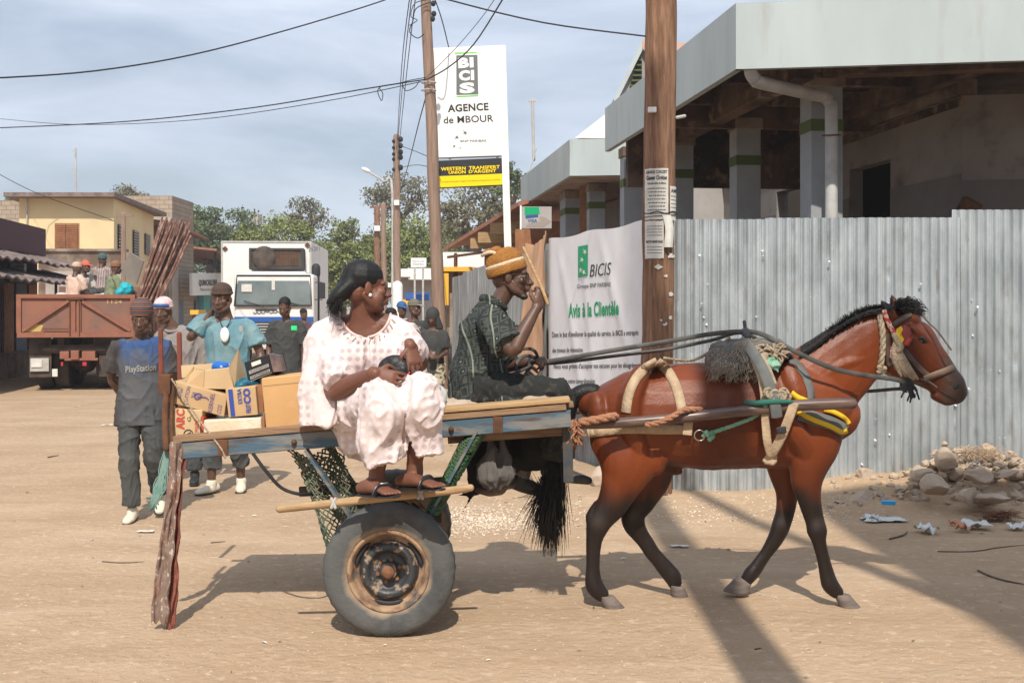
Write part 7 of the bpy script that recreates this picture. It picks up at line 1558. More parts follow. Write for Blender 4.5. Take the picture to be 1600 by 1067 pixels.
# ================================================================ driver
M_drv=mat('dark_patterned_cloth',(.022,.026,.025),.85)
def cloth_pattern(m,base,l1,l2):
    N_,L_,b=nodes(m); t=N_.new('ShaderNodeTexCoord')
    nz=N_.new('ShaderNodeTexNoise'); nz.inputs['Scale'].default_value=2.2; nz.inputs['Detail'].default_value=2; L_.new(t.outputs['Object'],nz.inputs['Vector'])
    mp=N_.new('ShaderNodeMapping'); mp.inputs['Rotation'].default_value=(0,R(12),0); mp.inputs['Scale'].default_value=(1,1,1); L_.new(t.outputs['Object'],mp.inputs['Vector'])
    ad=N_.new('ShaderNodeMix'); ad.data_type='VECTOR'; ad.inputs['Factor'].default_value=.12; L_.new(mp.outputs['Vector'],ad.inputs['A']); L_.new(nz.outputs['Color'],ad.inputs['B'])
    def bandf(scale,width,ax):
        sp=N_.new('ShaderNodeSeparateXYZ'); L_.new(ad.outputs['Result'],sp.inputs[0]); mu=N_.new('ShaderNodeMath'); mu.operation='MULTIPLY'; L_.new(sp.outputs[ax],mu.inputs[0]); mu.inputs[1].default_value=scale
        fr=N_.new('ShaderNodeMath'); fr.operation='FRACT'; L_.new(mu.outputs[0],fr.inputs[0]); lt=N_.new('ShaderNodeMath'); lt.operation='LESS_THAN'; L_.new(fr.outputs[0],lt.inputs[0]); lt.inputs[1].default_value=width; return lt.outputs[0]
    col=b.inputs['Base Color']; rgb=N_.new('ShaderNodeRGB'); rgb.outputs[0].default_value=(*base,1); cur=rgb.outputs[0]
    def lay(fac,c,cur):
        mx=N_.new('ShaderNodeMix'); mx.data_type='RGBA'; L_.new(fac,mx.inputs['Factor']); L_.new(cur,mx.inputs['A']); mx.inputs['B'].default_value=(*c,1); return mx.outputs['Result']
    vo=N_.new('ShaderNodeTexVoronoi'); vo.distance='CHEBYCHEV'; vo.inputs['Scale'].default_value=21; vo.inputs['Randomness'].default_value=.25; L_.new(ad.outputs['Result'],vo.inputs['Vector'])
    for (lo,hi,c) in ((.30,.42,l2),(.0,.10,l1)):
        a=N_.new('ShaderNodeMath'); a.operation='LESS_THAN'; L_.new(vo.outputs['Distance'],a.inputs[0]); a.inputs[1].default_value=hi; g_=N_.new('ShaderNodeMath'); g_.operation='GREATER_THAN'; L_.new(vo.outputs['Distance'],g_.inputs[0]); g_.inputs[1].default_value=lo-.001
        mu=N_.new('ShaderNodeMath'); mu.operation='MULTIPLY'; L_.new(a.outputs[0],mu.inputs[0]); L_.new(g_.outputs[0],mu.inputs[1]); cur=lay(mu.outputs[0],c,cur)
    cur=lay(bandf(7.5,.055,'X'),l1,cur); L_.new(cur,col)
cloth_pattern(M_drv,(.022,.027,.025),(.20,.22,.17),(.060,.068,.060))
dr=thing('person',(P(770,0,6.4).x,6.4,1.08),'seated driver in dark patterned shirt and brown striped cap holding a stick','person')
lat=V((0,1,0)); kd=6.4/F
hc=P(799,431,6.40); hf=V((1,-.03,-.06)); kd_=1.0
mb=MB(); T,HM=head(mb,hc,hf,1.0,jaw=1.02)
mb.tube([P(757,505,6.4),P(772,484,6.4),P(783,466,6.4),P(794,448,6.4)],[(.11,.07),(.062,.055),.050,.052],n=14,sub=3,ref=lat)
mb.tube([P(748,600,6.4),P(752,555,6.4),P(758,508,6.4)],[(.10,.06),(.11,.07),(.13,.07)],n=16,sub=3,ref=lat)
# near arm raised with stick
sN,eN,wN=P(768,498,6.20),P(801,548,6.06),P(839,480,6.12)
mb.tube([P(768,495,6.36),sN,sN.lerp(eN,.5),eN,eN.lerp(wN,.35),wN],[.05,.05,.046,.038,.040,.025],n=14,sub=3)
hand(mb,wN,P(848,458,6.14)-wN,V((-.35,.75,.0)),.98,1.05,side=1,spread=.12)
# far arm with reins
sF,eF_,wF=P(772,496,6.58),P(790,570,6.64),P(829,566,6.50)
mb.tube([P(768,495,6.42),sF,sF.lerp(eF_,.5),eF_,eF_.lerp(wF,.4),wF],[.05,.048,.044,.036,.038,.025],n=14,sub=3)
hand(mb,wF,P(843,562,6.44)-wF,V((.2,.3,-1)),.98,1.15,side=-1,spread=.12)
# legs
hN,kN,aN=P(745,612,6.28),P(872,612,6.26),P(868,730,6.5)
hF2,kF2,aF=P(745,612,6.52),P(850,612,6.60),P(815,748,6.62)
mb.tube([hN+V((.05,0,0)),kN],[.06,.055],n=12); mb.tube([kN,aN],[.05,.035],n=12); mb.tube([hF2+V((.05,0,0)),kF2],[.06,.055],n=12); mb.tube([kF2,aF],[.05,.034],n=12)
dbody=voxel(mb,'body',M_skin,dr,.0042,3)
eyes(T,HM,1.0,dbody)
mb=MB(); mb.ell(T(0,.072,-.108),(.028,.026,.018),HM); mb.tube([T(-.050,.015,-.082),T(-.036,.052,-.102),T(0,.078,-.110),T(.036,.052,-.102),T(.050,.015,-.082)],[.008,.012,.014,.012,.008],n=8,sub=3); mb.tube([T(-.022,.090,-.050),T(0,.101,-.047),T(.022,.090,-.050)],.004,n=6,sub=2); 
voxel(mb,'beard',mat('grey_beard',(.16,.14,.13),.95,c2=(.05,.035,.03),nscale=60,lo=.45,hi=.6,bump=.5,bscale=120),dbody,.005,1,disp=lambda co,no: co+no*np.array([.003*noise.noise(tuple(c*140)) for c in co.astype(float)])[:,None])
mb=MB(); mb.tube([T(.031+.02*math.cos(a),.092,.004+.015*math.sin(a)) for a in [x*.45 for x in range(15)]],.0014,n=5); mb.tube([T(-.031+.02*math.cos(a),.092,.004+.015*math.sin(a)) for a in [x*.45 for x in range(15)]],.0014,n=5); mb.tube([T(.051,.090,.008),T(.074,.05,.010),T(.080,-.01,.006)],.0018,n=5,sub=2); mb.tube([T(-.051,.090,.008),T(-.074,.05,.010),T(-.080,-.01,.006)],.0018,n=5,sub=2); mb.tube([T(-.012,.094,.008),T(.012,.094,.008)],.0014,n=5)
mb.build('spectacles',M_ink,dbody,smooth=True)
m_=MB(); m_.tube([T(.0,.098,-.066),T(-.0,.145,-.074)],.0028,n=6); tag(m_.build('chewing_stick',M_planklight,smooth=True),'small pale stick held between the driver lips','stick')
# knit cap, stripe band, roll
M_knit=mat('mustard_brown_knit',(.36,.165,.040),.95,c2=(.28,.12,.03),nscale=26,bump=.6,bscale=110); M_knitw=mat('cream_knit',(.62,.50,.36),.95,bump=.5,bscale=110)
ax=(P(790,402,6.4)-P(797,423,6.4)).normalized()*1.0; hx=V((1,0,.0)); ax=V((-.30,0,.95)).normalized(); fr_=ax.cross(V((0,1,0))).normalized()
CM=Matrix((V((0,1,0)),fr_,ax)).transposed()
cc=P(792,423,6.4)
mb=MB(); mb.tube([cc-ax*.018,cc+ax*.03,cc+ax*.072,cc+ax*.104,cc+ax*.124],[(.087,.103),(.089,.104),(.086,.099),(.070,.080),(.036,.042)],n=22,sub=3,ref=V((0,1,0)),cap=False)
cap_=voxel(mb,'knit_cap',M_knit,dr,.005,2,disp=folds(.004,(26,26,26)))
m_=MB(); m_.lathe([(1,-.014),(1.03,-.008),(1.03,.024),(1,.03)],(0,0,0),(0,0,1),n=40)
m_.v=[tuple(cc+CM@V((v[0]*.0915,v[1]*.1065,v[2]))) for v in m_.v]; m_.build('turn_up',M_knit,cap_,smooth=True,solid=.006)
m_=MB(); m_.lathe([(1.05,.030),(1.07,.034),(1.07,.042),(1.03,.046)],(0,0,0),(0,0,1),n=40); m_.v=[tuple(cc+CM@V((v[0]*.0865,v[1]*.1005,v[2]))) for v in m_.v]; m_.build('cream_band',M_knitw,cap_,smooth=True,solid=.004)
mb=MB(); q=cc+ax*.108+V((-.035,0,.0)); mb.ell(q,(.045,.055,.026),Matrix.Rotation(-.5,3,'Y')); mb.ell(q+V((-.035,0,-.008)),(.03,.045,.022)); voxel(mb,'rolled_top',M_knit,cap_,.006,2)
m_=MB(); m_.tube([q+V((.02,-.052,-.018)),q+V((-.02,-.055,-.006)),q+V((-.058,-.03,-.018)),q+V((-.066,.02,-.02))],.010,n=8,sub=3); m_.build('cream_roll',M_knitw,cap_,smooth=True)
# shirt
mb=MB()
mb.tube([P(752,628,6.4),P(748,600,6.4),P(747,560,6.4),P(753,520,6.4),P(762,490,6.4),P(774,472,6.4)],[(.205,.165),(.20,.160),(.175,.130),(.18,.118),(.15,.088),(.078,.066)],n=22,sub=4,ref=lat,cap=False)
mb.tube([P(765,495,6.34),sN,sN.lerp(eN,.55),sN.lerp(eN,.86)],[.065,.080,.088,.094],n=16,sub=3,cap=False)
mb.tube([P(765,495,6.46),sF,sF.lerp(eF_,.55),sF.lerp(eF_,.85)],[.065,.078,.085,.09],n=16,sub=3,cap=False)
mb.tube([P(735,622,6.3),P(790,622,6.28),P(838,622,6.26)],[(.11,.052),(.12,.05),(.09,.03)],n=16,sub=3,ref=lat)   # shirt tail over the lap
dsh=voxel(mb,'shirt',M_drv,dr,.007,4,disp=drape(.022,(8,8,3.2),3,.014))
m_=MB(); m_.tube([P(790,482,6.37),P(778,474,6.335),P(762,467,6.34),P(752,466,6.40),P(762,467,6.46),P(778,474,6.465),P(790,483,6.43)],[(.010,.016),(.012,.021),(.013,.023),(.013,.023),(.013,.023),(.012,.021),(.010,.016)],n=8,sub=3); m_.build('collar',M_drv,dsh,smooth=True)
mb=MB()
mb.tube([hN+V((-.02,0,.01)),hN.lerp(kN,.5)+V((0,0,.005)),kN+V((0,0,.0)),kN.lerp(aN,.25)],[(.11,.10),(.10,.088),(.080,.075),(.085,.085)],n=14,sub=3,cap=False)
mb.tube([kN,kN.lerp(aN,.5),kN.lerp(aN,.82)],[.078,.088,.095],n=14,sub=3,cap=False)
mb.tube([hF2,hF2.lerp(kF2,.5),kF2],[.11,.10,.08],n=14,sub=3,cap=False); mb.tube([kF2,kF2.lerp(aF,.5),kF2.lerp(aF,.80)],[.080,.11,.13],n=14,sub=3,cap=False)
mb.tube([kF2.lerp(aF,.3),kF2.lerp(aF,.72)+V((-.12,-.02,0))],[.08,.10],n=12)
dtr=voxel(mb,'trousers',mat('dark_check_cloth',(.020,.022,.021),.9,c2=(.045,.040,.034),nscale=34,lo=.55,hi=.62),dr,.008,4,disp=drape(.02,(7,7,5),9,.012))
for (a_,td,dz,k) in ((aN,V((1,-.15,-.22)),0,1),(aF,V((1,0,-.35)),0,1)):
    td=td.normalized(); lt=V((0,1,0)); hl=a_-td*.05-V((0,0,.03)); mb=MB(); mb.tube([hl,hl+td*.07,hl+td*.16,hl+td*.235],[(.036,.042),(.042,.044),(.046,.034),(.034,.022)],n=14,sub=3,ref=lt); mb.tube([a_,a_-V((0,0,.03))],.044,n=12); voxel(mb,'shoe',mat('scuffed_black_shoe',(.035,.038,.038),.5,c2=(.08,.08,.075),nscale=10) if k and 'scuffed_black_shoe' not in MATS else MATS['scuffed_black_shoe'],dr,.006,2)
m_=MB(); m_.tube([aF-V((0,0,.01)),kF2.lerp(aF,.75)],[.040,.043],n=12); m_.build('sock',M_greytee,dr,smooth=True)
m_=MB(); m_.tube([P(818,387,6.2),P(830,413,6.16),P(845,446,6.12),P(856,475,6.10)],[.007,.008,.009,.009],n=8,sub=3); tag(m_.build('driving_stick',M_planklight,smooth=True),'pale driving stick raised in the driver hand','stick')
# seat sacks
mb=MB(); mb.ell(P(716,632,6.25),(.12,.13,.036)); mb.ell(P(735,636,6.3),(.14,.15,.028)); mb.ell(P(696,634,6.35),(.05,.1,.03)); mb.ell(P(838,627,6.2),(.085,.10,.036)); mb.ell(P(852,624,6.25),(.05,.08,.030)); mb.ell(P(785,636,6.3),(.22,.16,.026))
o=voxel(mb,'cushion',mat('pale_sack_cloth',(.50,.40,.32),.95,c2=(.40,.31,.24),nscale=5,bump=.3,bscale=50),None,.008,3,disp=folds(.014,(12,12,12))); tag(o,'flattened pale sack the driver sits on','cushion')
# bag and coat hanging under the front of the deck
mb=MB(); mb.tube([P(765,688,6.15),P(766,702,6.15),P(764,725,6.15),P(770,748,6.15),P(775,757,6.15)],[(.03,.02),(.05,.03),(.075,.05),(.11,.06),(.07,.04)],n=16,sub=3,ref=V((0,1,0))); mb.tube([P(768,745,6.14),P(790,742,6.14),P(800,736,6.15)],[.055,.06,.035],n=12,sub=2); mb.tube([P(790,740,6.15),P(786,705,6.15),P(785,688,6.15)],[.04,.02,.015],n=10,sub=2)
bg_=voxel(mb,'sack',mat('grey_canvas_bag',(.12,.11,.10),.9,c2=(.07,.065,.06),nscale=8),None,.007,3,disp=drape(.03,(10,10,4),2,.012)); tag(bg_,'grey canvas bag slung under the driver seat','bag')
mb=MB(); mb.tube([P(748,680,6.3),P(746,710,6.3),P(745,745,6.3),P(742,768,6.3)],[(.05,.06),(.055,.06),(.04,.05),(.02,.03)],n=12,sub=3); mb.tube([P(835,672,6.5),P(832,700,6.5)],[(.14,.16),(.12,.14)],n=12); mb.tube([P(770,680,6.42),P(775,700,6.42)],[(.1,.1),(.08,.08)],n=12)
mb.tube([P(742,765,6.3),P(734,780,6.3),P(722,800,6.3)],[.016,.010,.004],n=6,sub=2); mb.tube([P(744,762,6.3),P(730,772,6.3),P(712,772,6.3)],[.014,.009,.004],n=6,sub=2)
o=voxel(mb,'coat',mat('black_cloth',(.012,.012,.012),.95),None,.009,3,disp=folds(.02,(8,8,6),5,.6)); tag(o,'black cloth hanging in folds behind the grey bag under the deck','coat')
m_=MB(); m_.ell(P(765,765,6.3),(.09,.07,.035)); m_.ell(P(790,758,6.3),(.05,.05,.02)); tag(voxel(m_,'basket',M_leatherbr,None,.008,2,disp=folds(.01,(10,10,10))),'brown woven bundle under the grey bag','bundle')
# ================================================================ woman
M_dress=mat('blush_cloth',(.74,.60,.57),.7,spec=.25)
def dots(m,base,dot,sheen,scale=25):
    N_,L_,b=nodes(m); t=N_.new('ShaderNodeTexCoord'); vo=N_.new('ShaderNodeTexVoronoi'); vo.voronoi_dimensions='2D'; vo.inputs['Scale'].default_value=scale; vo.inputs['Randomness'].default_value=.2; mp=N_.new('ShaderNodeMapping'); mp.inputs['Rotation'].default_value=(R(90),R(0),R(0)); L_.new(t.outputs['Object'],mp.inputs['Vector']); L_.new(mp.outputs['Vector'],vo.inputs['Vector'])
    mr=N_.new('ShaderNodeMapRange'); mr.inputs['From Min'].default_value=.34; mr.inputs['From Max'].default_value=.27; L_.new(vo.outputs['Distance'],mr.inputs['Value'])
    nz=N_.new('ShaderNodeTexNoise'); nz.inputs['Scale'].default_value=3.5; L_.new(t.outputs['Object'],nz.inputs['Vector']); cr=N_.new('ShaderNodeMapRange'); cr.inputs['From Min'].default_value=.46; cr.inputs['From Max'].default_value=.54; L_.new(nz.outputs['Fac'],cr.inputs['Value'])
    mc=N_.new('ShaderNodeMix'); mc.data_type='RGBA'; mc.inputs['A'].default_value=(*dot,1); mc.inputs['B'].default_value=(*sheen,1); L_.new(cr.outputs['Result'],mc.inputs['Factor'])
    mx=N_.new('ShaderNodeMix'); mx.data_type='RGBA'; L_.new(mr.outputs['Result'],mx.inputs['Factor']); mx.inputs['A'].default_value=(*base,1); L_.new(mc.outputs['Result'],mx.inputs['B']); L_.new(mx.outputs['Result'],b.inputs['Base Color'])
dots(M_dress,(.67,.565,.545),(.48,.40,.40),(.74,.68,.67))
wo=thing('person',(P(575,0,6.0).x,6.0,.97),'seated woman in a pale pink dotted outfit, head turned away, hands on a purse','person')
X_=V((1,0,0))
hc=P(573,448,5.98); hf=V((.93,.36,-.06))
mb=MB(); T,HM=head(mb,hc,hf,1.07)
mb.ell(T(0,.03,-.085),(.062,.05,.04),HM); mb.ell(T(-.04,.04,-.055),(.035,.035,.04),HM); mb.ell(T(.04,.04,-.055),(.035,.035,.04),HM)
mb.tube([P(570,540,6.06),P(569,510,6.04),P(566,488,6.02),P(569,466,6.0)],[(.16,.10),(.105,.075),.064,.062],n=16,sub=3,ref=X_)
mb.tube([P(575,655,6.10),P(575,600,6.08),P(574,550,6.06),P(572,520,6.05)],[(.14,.10),(.12,.09),(.145,.095),(.135,.085)],n=18,sub=3,ref=X_)
mb.ell(P(552,556,6.0),(.06,.06,.06)); mb.ell(P(600,558,6.0),(.06,.06,.06))
sL,eL,wL=P(508,522,6.04),P(522,612,5.82),P(586,583,5.58)
mb.tube([P(556,505,6.05),sL,sL.lerp(eL,.5),eL,eL.lerp(wL,.4),wL],[.055,.055,.052,.048,.047,.029],n=14,sub=4)
hand(mb,wL,V((.93,.02,-.30)),V((.05,.9,-.3)),1.0,.22,side=1,spread=.30)
sR,eR,wR=P(632,520,6.04),P(655,568,5.92),P(641,540,5.70)
mb.tube([P(590,505,6.05),sR,sR.lerp(eR,.5),eR,eR.lerp(wR,.4),wR],[.06,.066,.060,.047,.045,.029],n=14,sub=3)
hand(mb,wR,V((.25,-.22,-.92)),V((-.45,.8,-.2)),.98,.30,side=-1,spread=.30)
kL,nL=P(598,633,5.52),P(589,738,5.60); kR,nR=P(660,622,5.54),P(648,722,5.66)
mb.tube([P(552,648,6.05),kL],[.085,.062],n=14); mb.tube([kL,kL.lerp(nL,.4),nL],[.062,.060,.038],n=14,sub=3); mb.tube([P(600,648,6.05),kR],[.085,.062],n=14); mb.tube([kR,kR.lerp(nR,.4),nR],[.062,.060,.038],n=14,sub=3)
def foot(mb,an,heel,toe,k=1.0):
    d=(toe-heel).normalized(); lt=d.cross(V((0,0,1))).normalized(); up=lt.cross(d)
    mb.tube([an,an-V((0,0,.05))],[.040,.042],n=12)
    mb.tube([heel+up*.028,heel+d*.06+up*.036,heel+d*.13+up*.026,heel+d*.185+up*.017],[(.032,.030),(.036,.036),(.042,.024),(.044,.014)],n=14,sub=3,ref=lt)
    for i,(o,l) in enumerate(((-.032,.050),(-.012,.048),(.004,.042),(.019,.035),(.033,.026))):
        b_=heel+d*.18+lt*o+up*.012; mb.tube([b_,b_+d*l*.6,b_+d*l-up*.004],[.0125 if i==0 else .0095]*2+[.009 if i==0 else .007],n=8,sub=2)
    return d,lt,up
hL,tL=P(566,771,5.60),P(619,774,5.44); hR,tR=P(627,760,5.66),P(700,763,5.52)
fL=foot(mb,nL,hL,tL); fR=foot(mb,nR,hR,tR)
wbody=voxel(mb,'body',M_skinw,wo,.0041,5)
# hair combed back with a loose tail
mb=MB(); mb.ell(T(0,-.022,.046),(.087,.110,.090),HM); mb.ell(T(0,-.07,.015),(.070,.068,.078),HM); mb.tube([T(0,-.09,-.01),T(.005,-.14,-.055),T(.0,-.17,-.085)],[(.075,.05),(.065,.04),(.04,.02)],n=14,sub=3); mb.tube([T(-.02,-.10,-.02),T(-.02,-.13,-.07),T(-.02,-.15,-.11)],[.045,.03,.012],n=10,sub=3)
whair=voxel(mb,'hair',mat('sleek_black_hair',(.010,.010,.011),.5,bump=.25,bscale=130),wbody,.006,3)
mb=MB(); rr=random.Random(17)
for k in range(200):
    a=rr.uniform(-1,1); s0=T(a*.05,-.10-rr.random()*.03,-.01+rr.uniform(-.03,.03)); s1=T(a*.055,-.14+rr.uniform(-.02,.02),-.06+rr.uniform(-.02,.02)); s2=T(a*.06+rr.uniform(-.01,.01),-.165+rr.uniform(-.015,.05),-.10+rr.uniform(-.06,.02)); mb.tube([s0,s1,s2],[.003,.0028,.0008],n=4,sub=3,cap=False)
mb.build('hair_strands',M_mane,whair,smooth=True)
m_=MB(); m_.ell(hit(wbody,578.5,461,5.9,.006),.0095,n=12,m=8); m_.build('earring',mat('pearl',(.8,.78,.74),.15,spec=.8),wbody,smooth=True)
eyes(T,HM,1.07,wbody)
# blouse with wide sleeves
mb=MB()
mb.tube([P(566,668,6.08),P(570,640,6.08),P(573,600,6.06),P(573,560,6.04),P(572,530,6.05),P(571,502,6.06)],[(.23,.18),(.22,.16),(.195,.140),(.190,.140),(.175,.115),(.11,.085)],n=24,sub=4,ref=X_,cap=False)
mb.ell(P(546,556,5.95),(.115,.10,.11)); mb.ell(P(606,558,5.95),(.115,.10,.11))
mb.tube([P(545,508,6.05),P(512,520,6.03),P(503,556,5.98),P(502,600,5.94),P(505,640,5.92),P(506,662,5.92)],[(.09,.065),(.082,.080),(.098,.092),(.115,.108),(.13,.128),(.13,.130)],n=20,sub=4,ref=V((0,1,0)),cap=False)
mb.tube([P(512,560,5.95),P(528,590,5.86),P(536,606,5.80)],[(.09,.10),(.10,.085),(.11,.075)],n=16,sub=3,ref=V((0,1,0)),cap=False)
mb.tube([P(600,508,6.05),P(628,520,6.03),P(642,546,5.96),P(643,558,5.90)],[(.09,.07),(.09,.075),(.085,.08),(.082,.082)],n=16,sub=3,cap=False); mb.tube([P(646,558,5.90),P(646,548,5.79),P(643,542,5.735)],[.075,.062,.055],n=14,sub=3,cap=False)
def wdisp(co,no):
    co=drape(.022,(7.5,7.5,3.0),31,.016)(co,no)
    return co
wb_=voxel(mb,'blouse',M_dress,wo,.0075,4,disp=wdisp)
def cut(o,fn):
    me=o.data; bm=bmesh.new(); bm.from_mesh(me); off=wmat(o).translation
    dead=[v for v in bm.verts if fn(V(v.co)+off)]
    bmesh.ops.delete(bm,geom=dead,context='VERTS'); bm.to_mesh(me); bm.free(); me.shade_smooth()
def neckhole(p):
    px=800+p.x*F/p.y; py=HY-(p.z-CZ)*F/p.y
    return ((px-571)/39)**2+((py-482)/43)**2<1
cut(wb_,neckhole)
md=wb_.modifiers.new('s','SOLIDIFY'); md.thickness=.006; md.offset=-1
m_=MB(); pts=[]
for k in range(1,18):
    a=math.pi*(k/18); pts.append((571+40*math.cos(a),483+44*math.sin(a)))
m_.tube(proj_front(wb_,pts,5.95,.004),.007,n=6,sub=2); nt_=m_.build('neck_trim',mat('trim_cloth',(.70,.52,.49),.7),wb_,smooth=True)
m_=MB()
for k in range(2,17):
    a=math.pi*(k/18); p=proj_front(wb_,[(571+44*math.cos(a),483+48*math.sin(a)),(571+50*math.cos(a+.06),483+54*math.sin(a+.06))],5.95,.003); m_.tube(p,.0035,n=5)
m_.build('trim_dash',mat('trim_dash_grey',(.30,.22,.20),.8),wb_)  # grey brown dashes of the neckline trim
# trousers wide
mb=MB()
mb.tube([P(575,650,6.10),P(574,665,6.06)],[(.24,.19),(.22,.18)],n=20,ref=X_)
mb.tube([P(548,645,6.05),P(572,636,5.80),kL+V((0,0,.01)),kL.lerp(nL,.45),P(602,724,5.56)],[(.14,.12),(.125,.115),(.105,.11),(.105,.10),(.108,.10)],n=18,sub=4,cap=False)
mb.tube([P(600,645,6.05),P(634,630,5.80),kR+V((0,0,.01)),kR.lerp(nR,.45)+V((.02,0,0)),P(666,712,5.60)],[(.14,.12),(.12,.11),(.095,.10),(.090,.090),(.088,.09)],n=18,sub=4,cap=False)
wt_=voxel(mb,'trousers',M_dress,wo,.0075,4,disp=drape(.026,(8.5,8.5,2.8),77,.016))
# slit at the front of the right leg
def slit(p):
    px=800+p.x*F/p.y; py=HY-(p.z-CZ)*F/p.y
    return p.y<5.62 and py>690 and abs(px-(640+(py-690)*.1))<(py-688)*.30
cut(wt_,slit); md=wt_.modifiers.new('s','SOLIDIFY'); md.thickness=.006; md.offset=-1
M_sandal=mat('black_sandal',(.015,.016,.018),.3,spec=.6)
for (h_,t_,fr__,lb) in ((hL,tL,fL,0),(hR,tR,fR,1)):
    d,lt,up=fr__; m_=MB(); m_.tube([h_-d*.012-up*.006,h_+d*.09-up*.006,h_+d*.17-up*.006,h_+d*.238-up*.006],[(.036,.007),(.036,.007),(.047,.007),(.030,.006)],n=16,sub=3,ref=lt); so_=m_.build('sandal',M_sandal,wo,smooth=True)
    m_=MB(); m_.tube([h_+d*.15-lt*.050+up*.002,h_+d*.155-lt*.032+up*.036,h_+d*.155+up*.046,h_+d*.15+lt*.032+up*.034,h_+d*.145+lt*.052+up*.002],[(.006,.017)]*5,n=10,sub=3,ref=d); m_.build('sandal_strap',M_sandal,so_,smooth=True)
    if not lb: m_=MB(); c=h_+d*.155+up*.054; m_.tube([c+lt*.02*math.cos(a)+d*.013*math.sin(a) for a in [x*.5 for x in range(14)]],.004,n=6); m_.build('buckle',MATS['steel_ring'],so_,smooth=True)
# purse
mb=MB(); mb.ell(P(613,577,5.69),(.078,.045,.068),Matrix.Rotation(-.35,3,'Y')); mb.ell(P(606,588,5.68),(.07,.045,.045)); mb.ell(P(628,582,5.68),(.045,.04,.06)); pr=voxel(mb,'purse',mat('black_leather_purse',(.014,.014,.015),.5,spec=.4,bump=.3,bscale=40),None,.006,12,disp=folds(.012,(14,14,14))); tag(pr,'black leather purse held on the seated woman lap','purse')
m_=MB(); m_.tube([P(588,599,5.66),P(605,598,5.64),P(628,592,5.64),P(640,582,5.66)],.004,n=6,sub=3); m_.build('piping',M_redprint,pr,smooth=True)
if 0:
  mb=MB(); mb.tube([P(640,560,5.62),P(652,566,5.6),P(648,578,5.6)],[(.018,.012),(.02,.012),(.012,.010)],n=10,sub=2); tag(voxel(mb,'handkerchief',mat('pink_white_cloth',(.72,.60,.58),.8),None,.006,2,disp=folds(.012,(20,20,20))),'small pale cloth hanging from the woman hand','cloth')
mb=MB(); mb.ell(P(668,622,6.2),(.08,.12,.12)); mb.ell(P(680,628,6.15),(.05,.10,.09)); tag(voxel(mb,'cloth_bundle',mat('pale_blue_cloth',(.55,.62,.62),.85),None,.009,3,disp=folds(.02,(10,10,10))),'pale blue white cloth bundle on the deck beyond the woman knees','bundle')
# ================================================================ rubble and litter
def stone(x,y,s,seed,flat=.7,z=None):
    r_=random.Random(seed); bm=bmesh.new(); bmesh.ops.create_icosphere(bm,subdivisions=3 if s>.05 else 2,radius=1)
    pl_=[(V((r_.gauss(0,1),r_.gauss(0,1),r_.gauss(0,1))).normalized(),r_.uniform(.55,.85)) for _ in range(9)]
    for v in bm.verts:
        for n_,d in pl_:
            q=v.co.dot(n_)
            if q>d: v.co-=n_*(q-d)
        v.co*=1+.07*noise.noise(v.co*2.3+V((seed,0,0)))+.05*noise.noise(v.co*6+V((0,seed,0)))
    sx,sy,sz=s*r_.uniform(.8,1.3),s*r_.uniform(.7,1.1),s*flat*r_.uniform(.7,1.2)
    M=Matrix.Rotation(r_.uniform(0,6.28),4,'Z')@Matrix.Rotation(r_.uniform(-.5,.5),4,'X')@Matrix.Rotation(r_.uniform(-.5,.5),4,'Y')@Matrix.Diagonal((sx,sy,sz,1))
    bm.transform(M); me=bpy.data.meshes.new('stone'); bm.to_mesh(me); bm.free()
    zz=(gh(x,y) if z is None else z)+sz*.35; me.transform(Matrix.Translation((x,y,zz)))
    return link_mesh('stone',me,M_stone)
rr=random.Random(33); sl=[]
big=[(1335,9.75,.13,'rounded pale boulder leaning on the hoarding, left of the pile',1445,733),(0,0,0,'',0,0)]
def st(px,py,size,label,seed,zo=0,flat=.8):
    Y=9.8-(py-700)*.010; x=(px-800)*Y/F; z=CZ+(HY-py)*Y/F-size*.6; 
    if px<1440:
        for it in range(12):
            z=gh(x,Y)-size*.25; Y+=((HY+(CZ-z-size*.3)*F/Y)-py)*.008; x=(px-800)*Y/F
        z=gh(x,Y)-size*.25
    o=stone(x,Y,size,seed,flat,z); tag(o,label,'stone','broken stones heaped against the hoarding'); return o
st(1442,735,.085,'smooth oval pale stone at the left end of the high pile',1); st(1478,716,.095,'tallest upright pale stone against the bright hoarding',2,flat=1.0); st(1530,732,.14,'largest flat grey brown slab stone in the middle of the pile',3,flat=.6)
st(1460,752,.11,'blunt brown stone below the smooth oval one',4); st(1545,762,.16,'long flat pale slab lying near the litter',5,flat=.25); st(1352,743,.075,'pale wedge shaped stone standing alone near the horse chest',6,flat=1.1); st(1572,730,.10,'flat pale slab tilted near the right edge of the pile',7,flat=.3); st(1345,778,.12,'half buried rounded stone in the sunlit dirt below the fence',8,flat=.5); st(1510,766,.11,'brown angular stone beside the torn papers',9)
st(940,755,.14,'dark lump of stone behind the horse hock at the base of the grey hoarding',10,flat=1.0)
LB='broken pale stone among the rubble along the foot of the bright hoarding'
for i in range(130):
    t=rr.random(); px=1285+330*(t**.8); k=max(0,min(1,(px-1390)/90)); Y=rr.uniform(9.35,10.08); x=(px-800)*Y/F; s=rr.uniform(.013,.042)*(1+.7*k*rr.random()); 
    o=stone(x,Y,s,100+i,.7,gh(x,Y)+k*rr.random()*.2*(1 if Y>9.5 else 0)); tag(o,LB,'stone','broken stones heaped against the hoarding')
for i in range(70):
    px=rr.uniform(1425,1640); Y=rr.uniform(9.45,10.02); x=(px-800)*Y/F; s=rr.uniform(.03,.075); o=stone(x,Y,s,900+i,.75,gh(x,Y)-.02+rr.random()*.10*(1 if Y>9.65 else .2)); tag(o,LB,'stone','broken stones heaped against the hoarding')
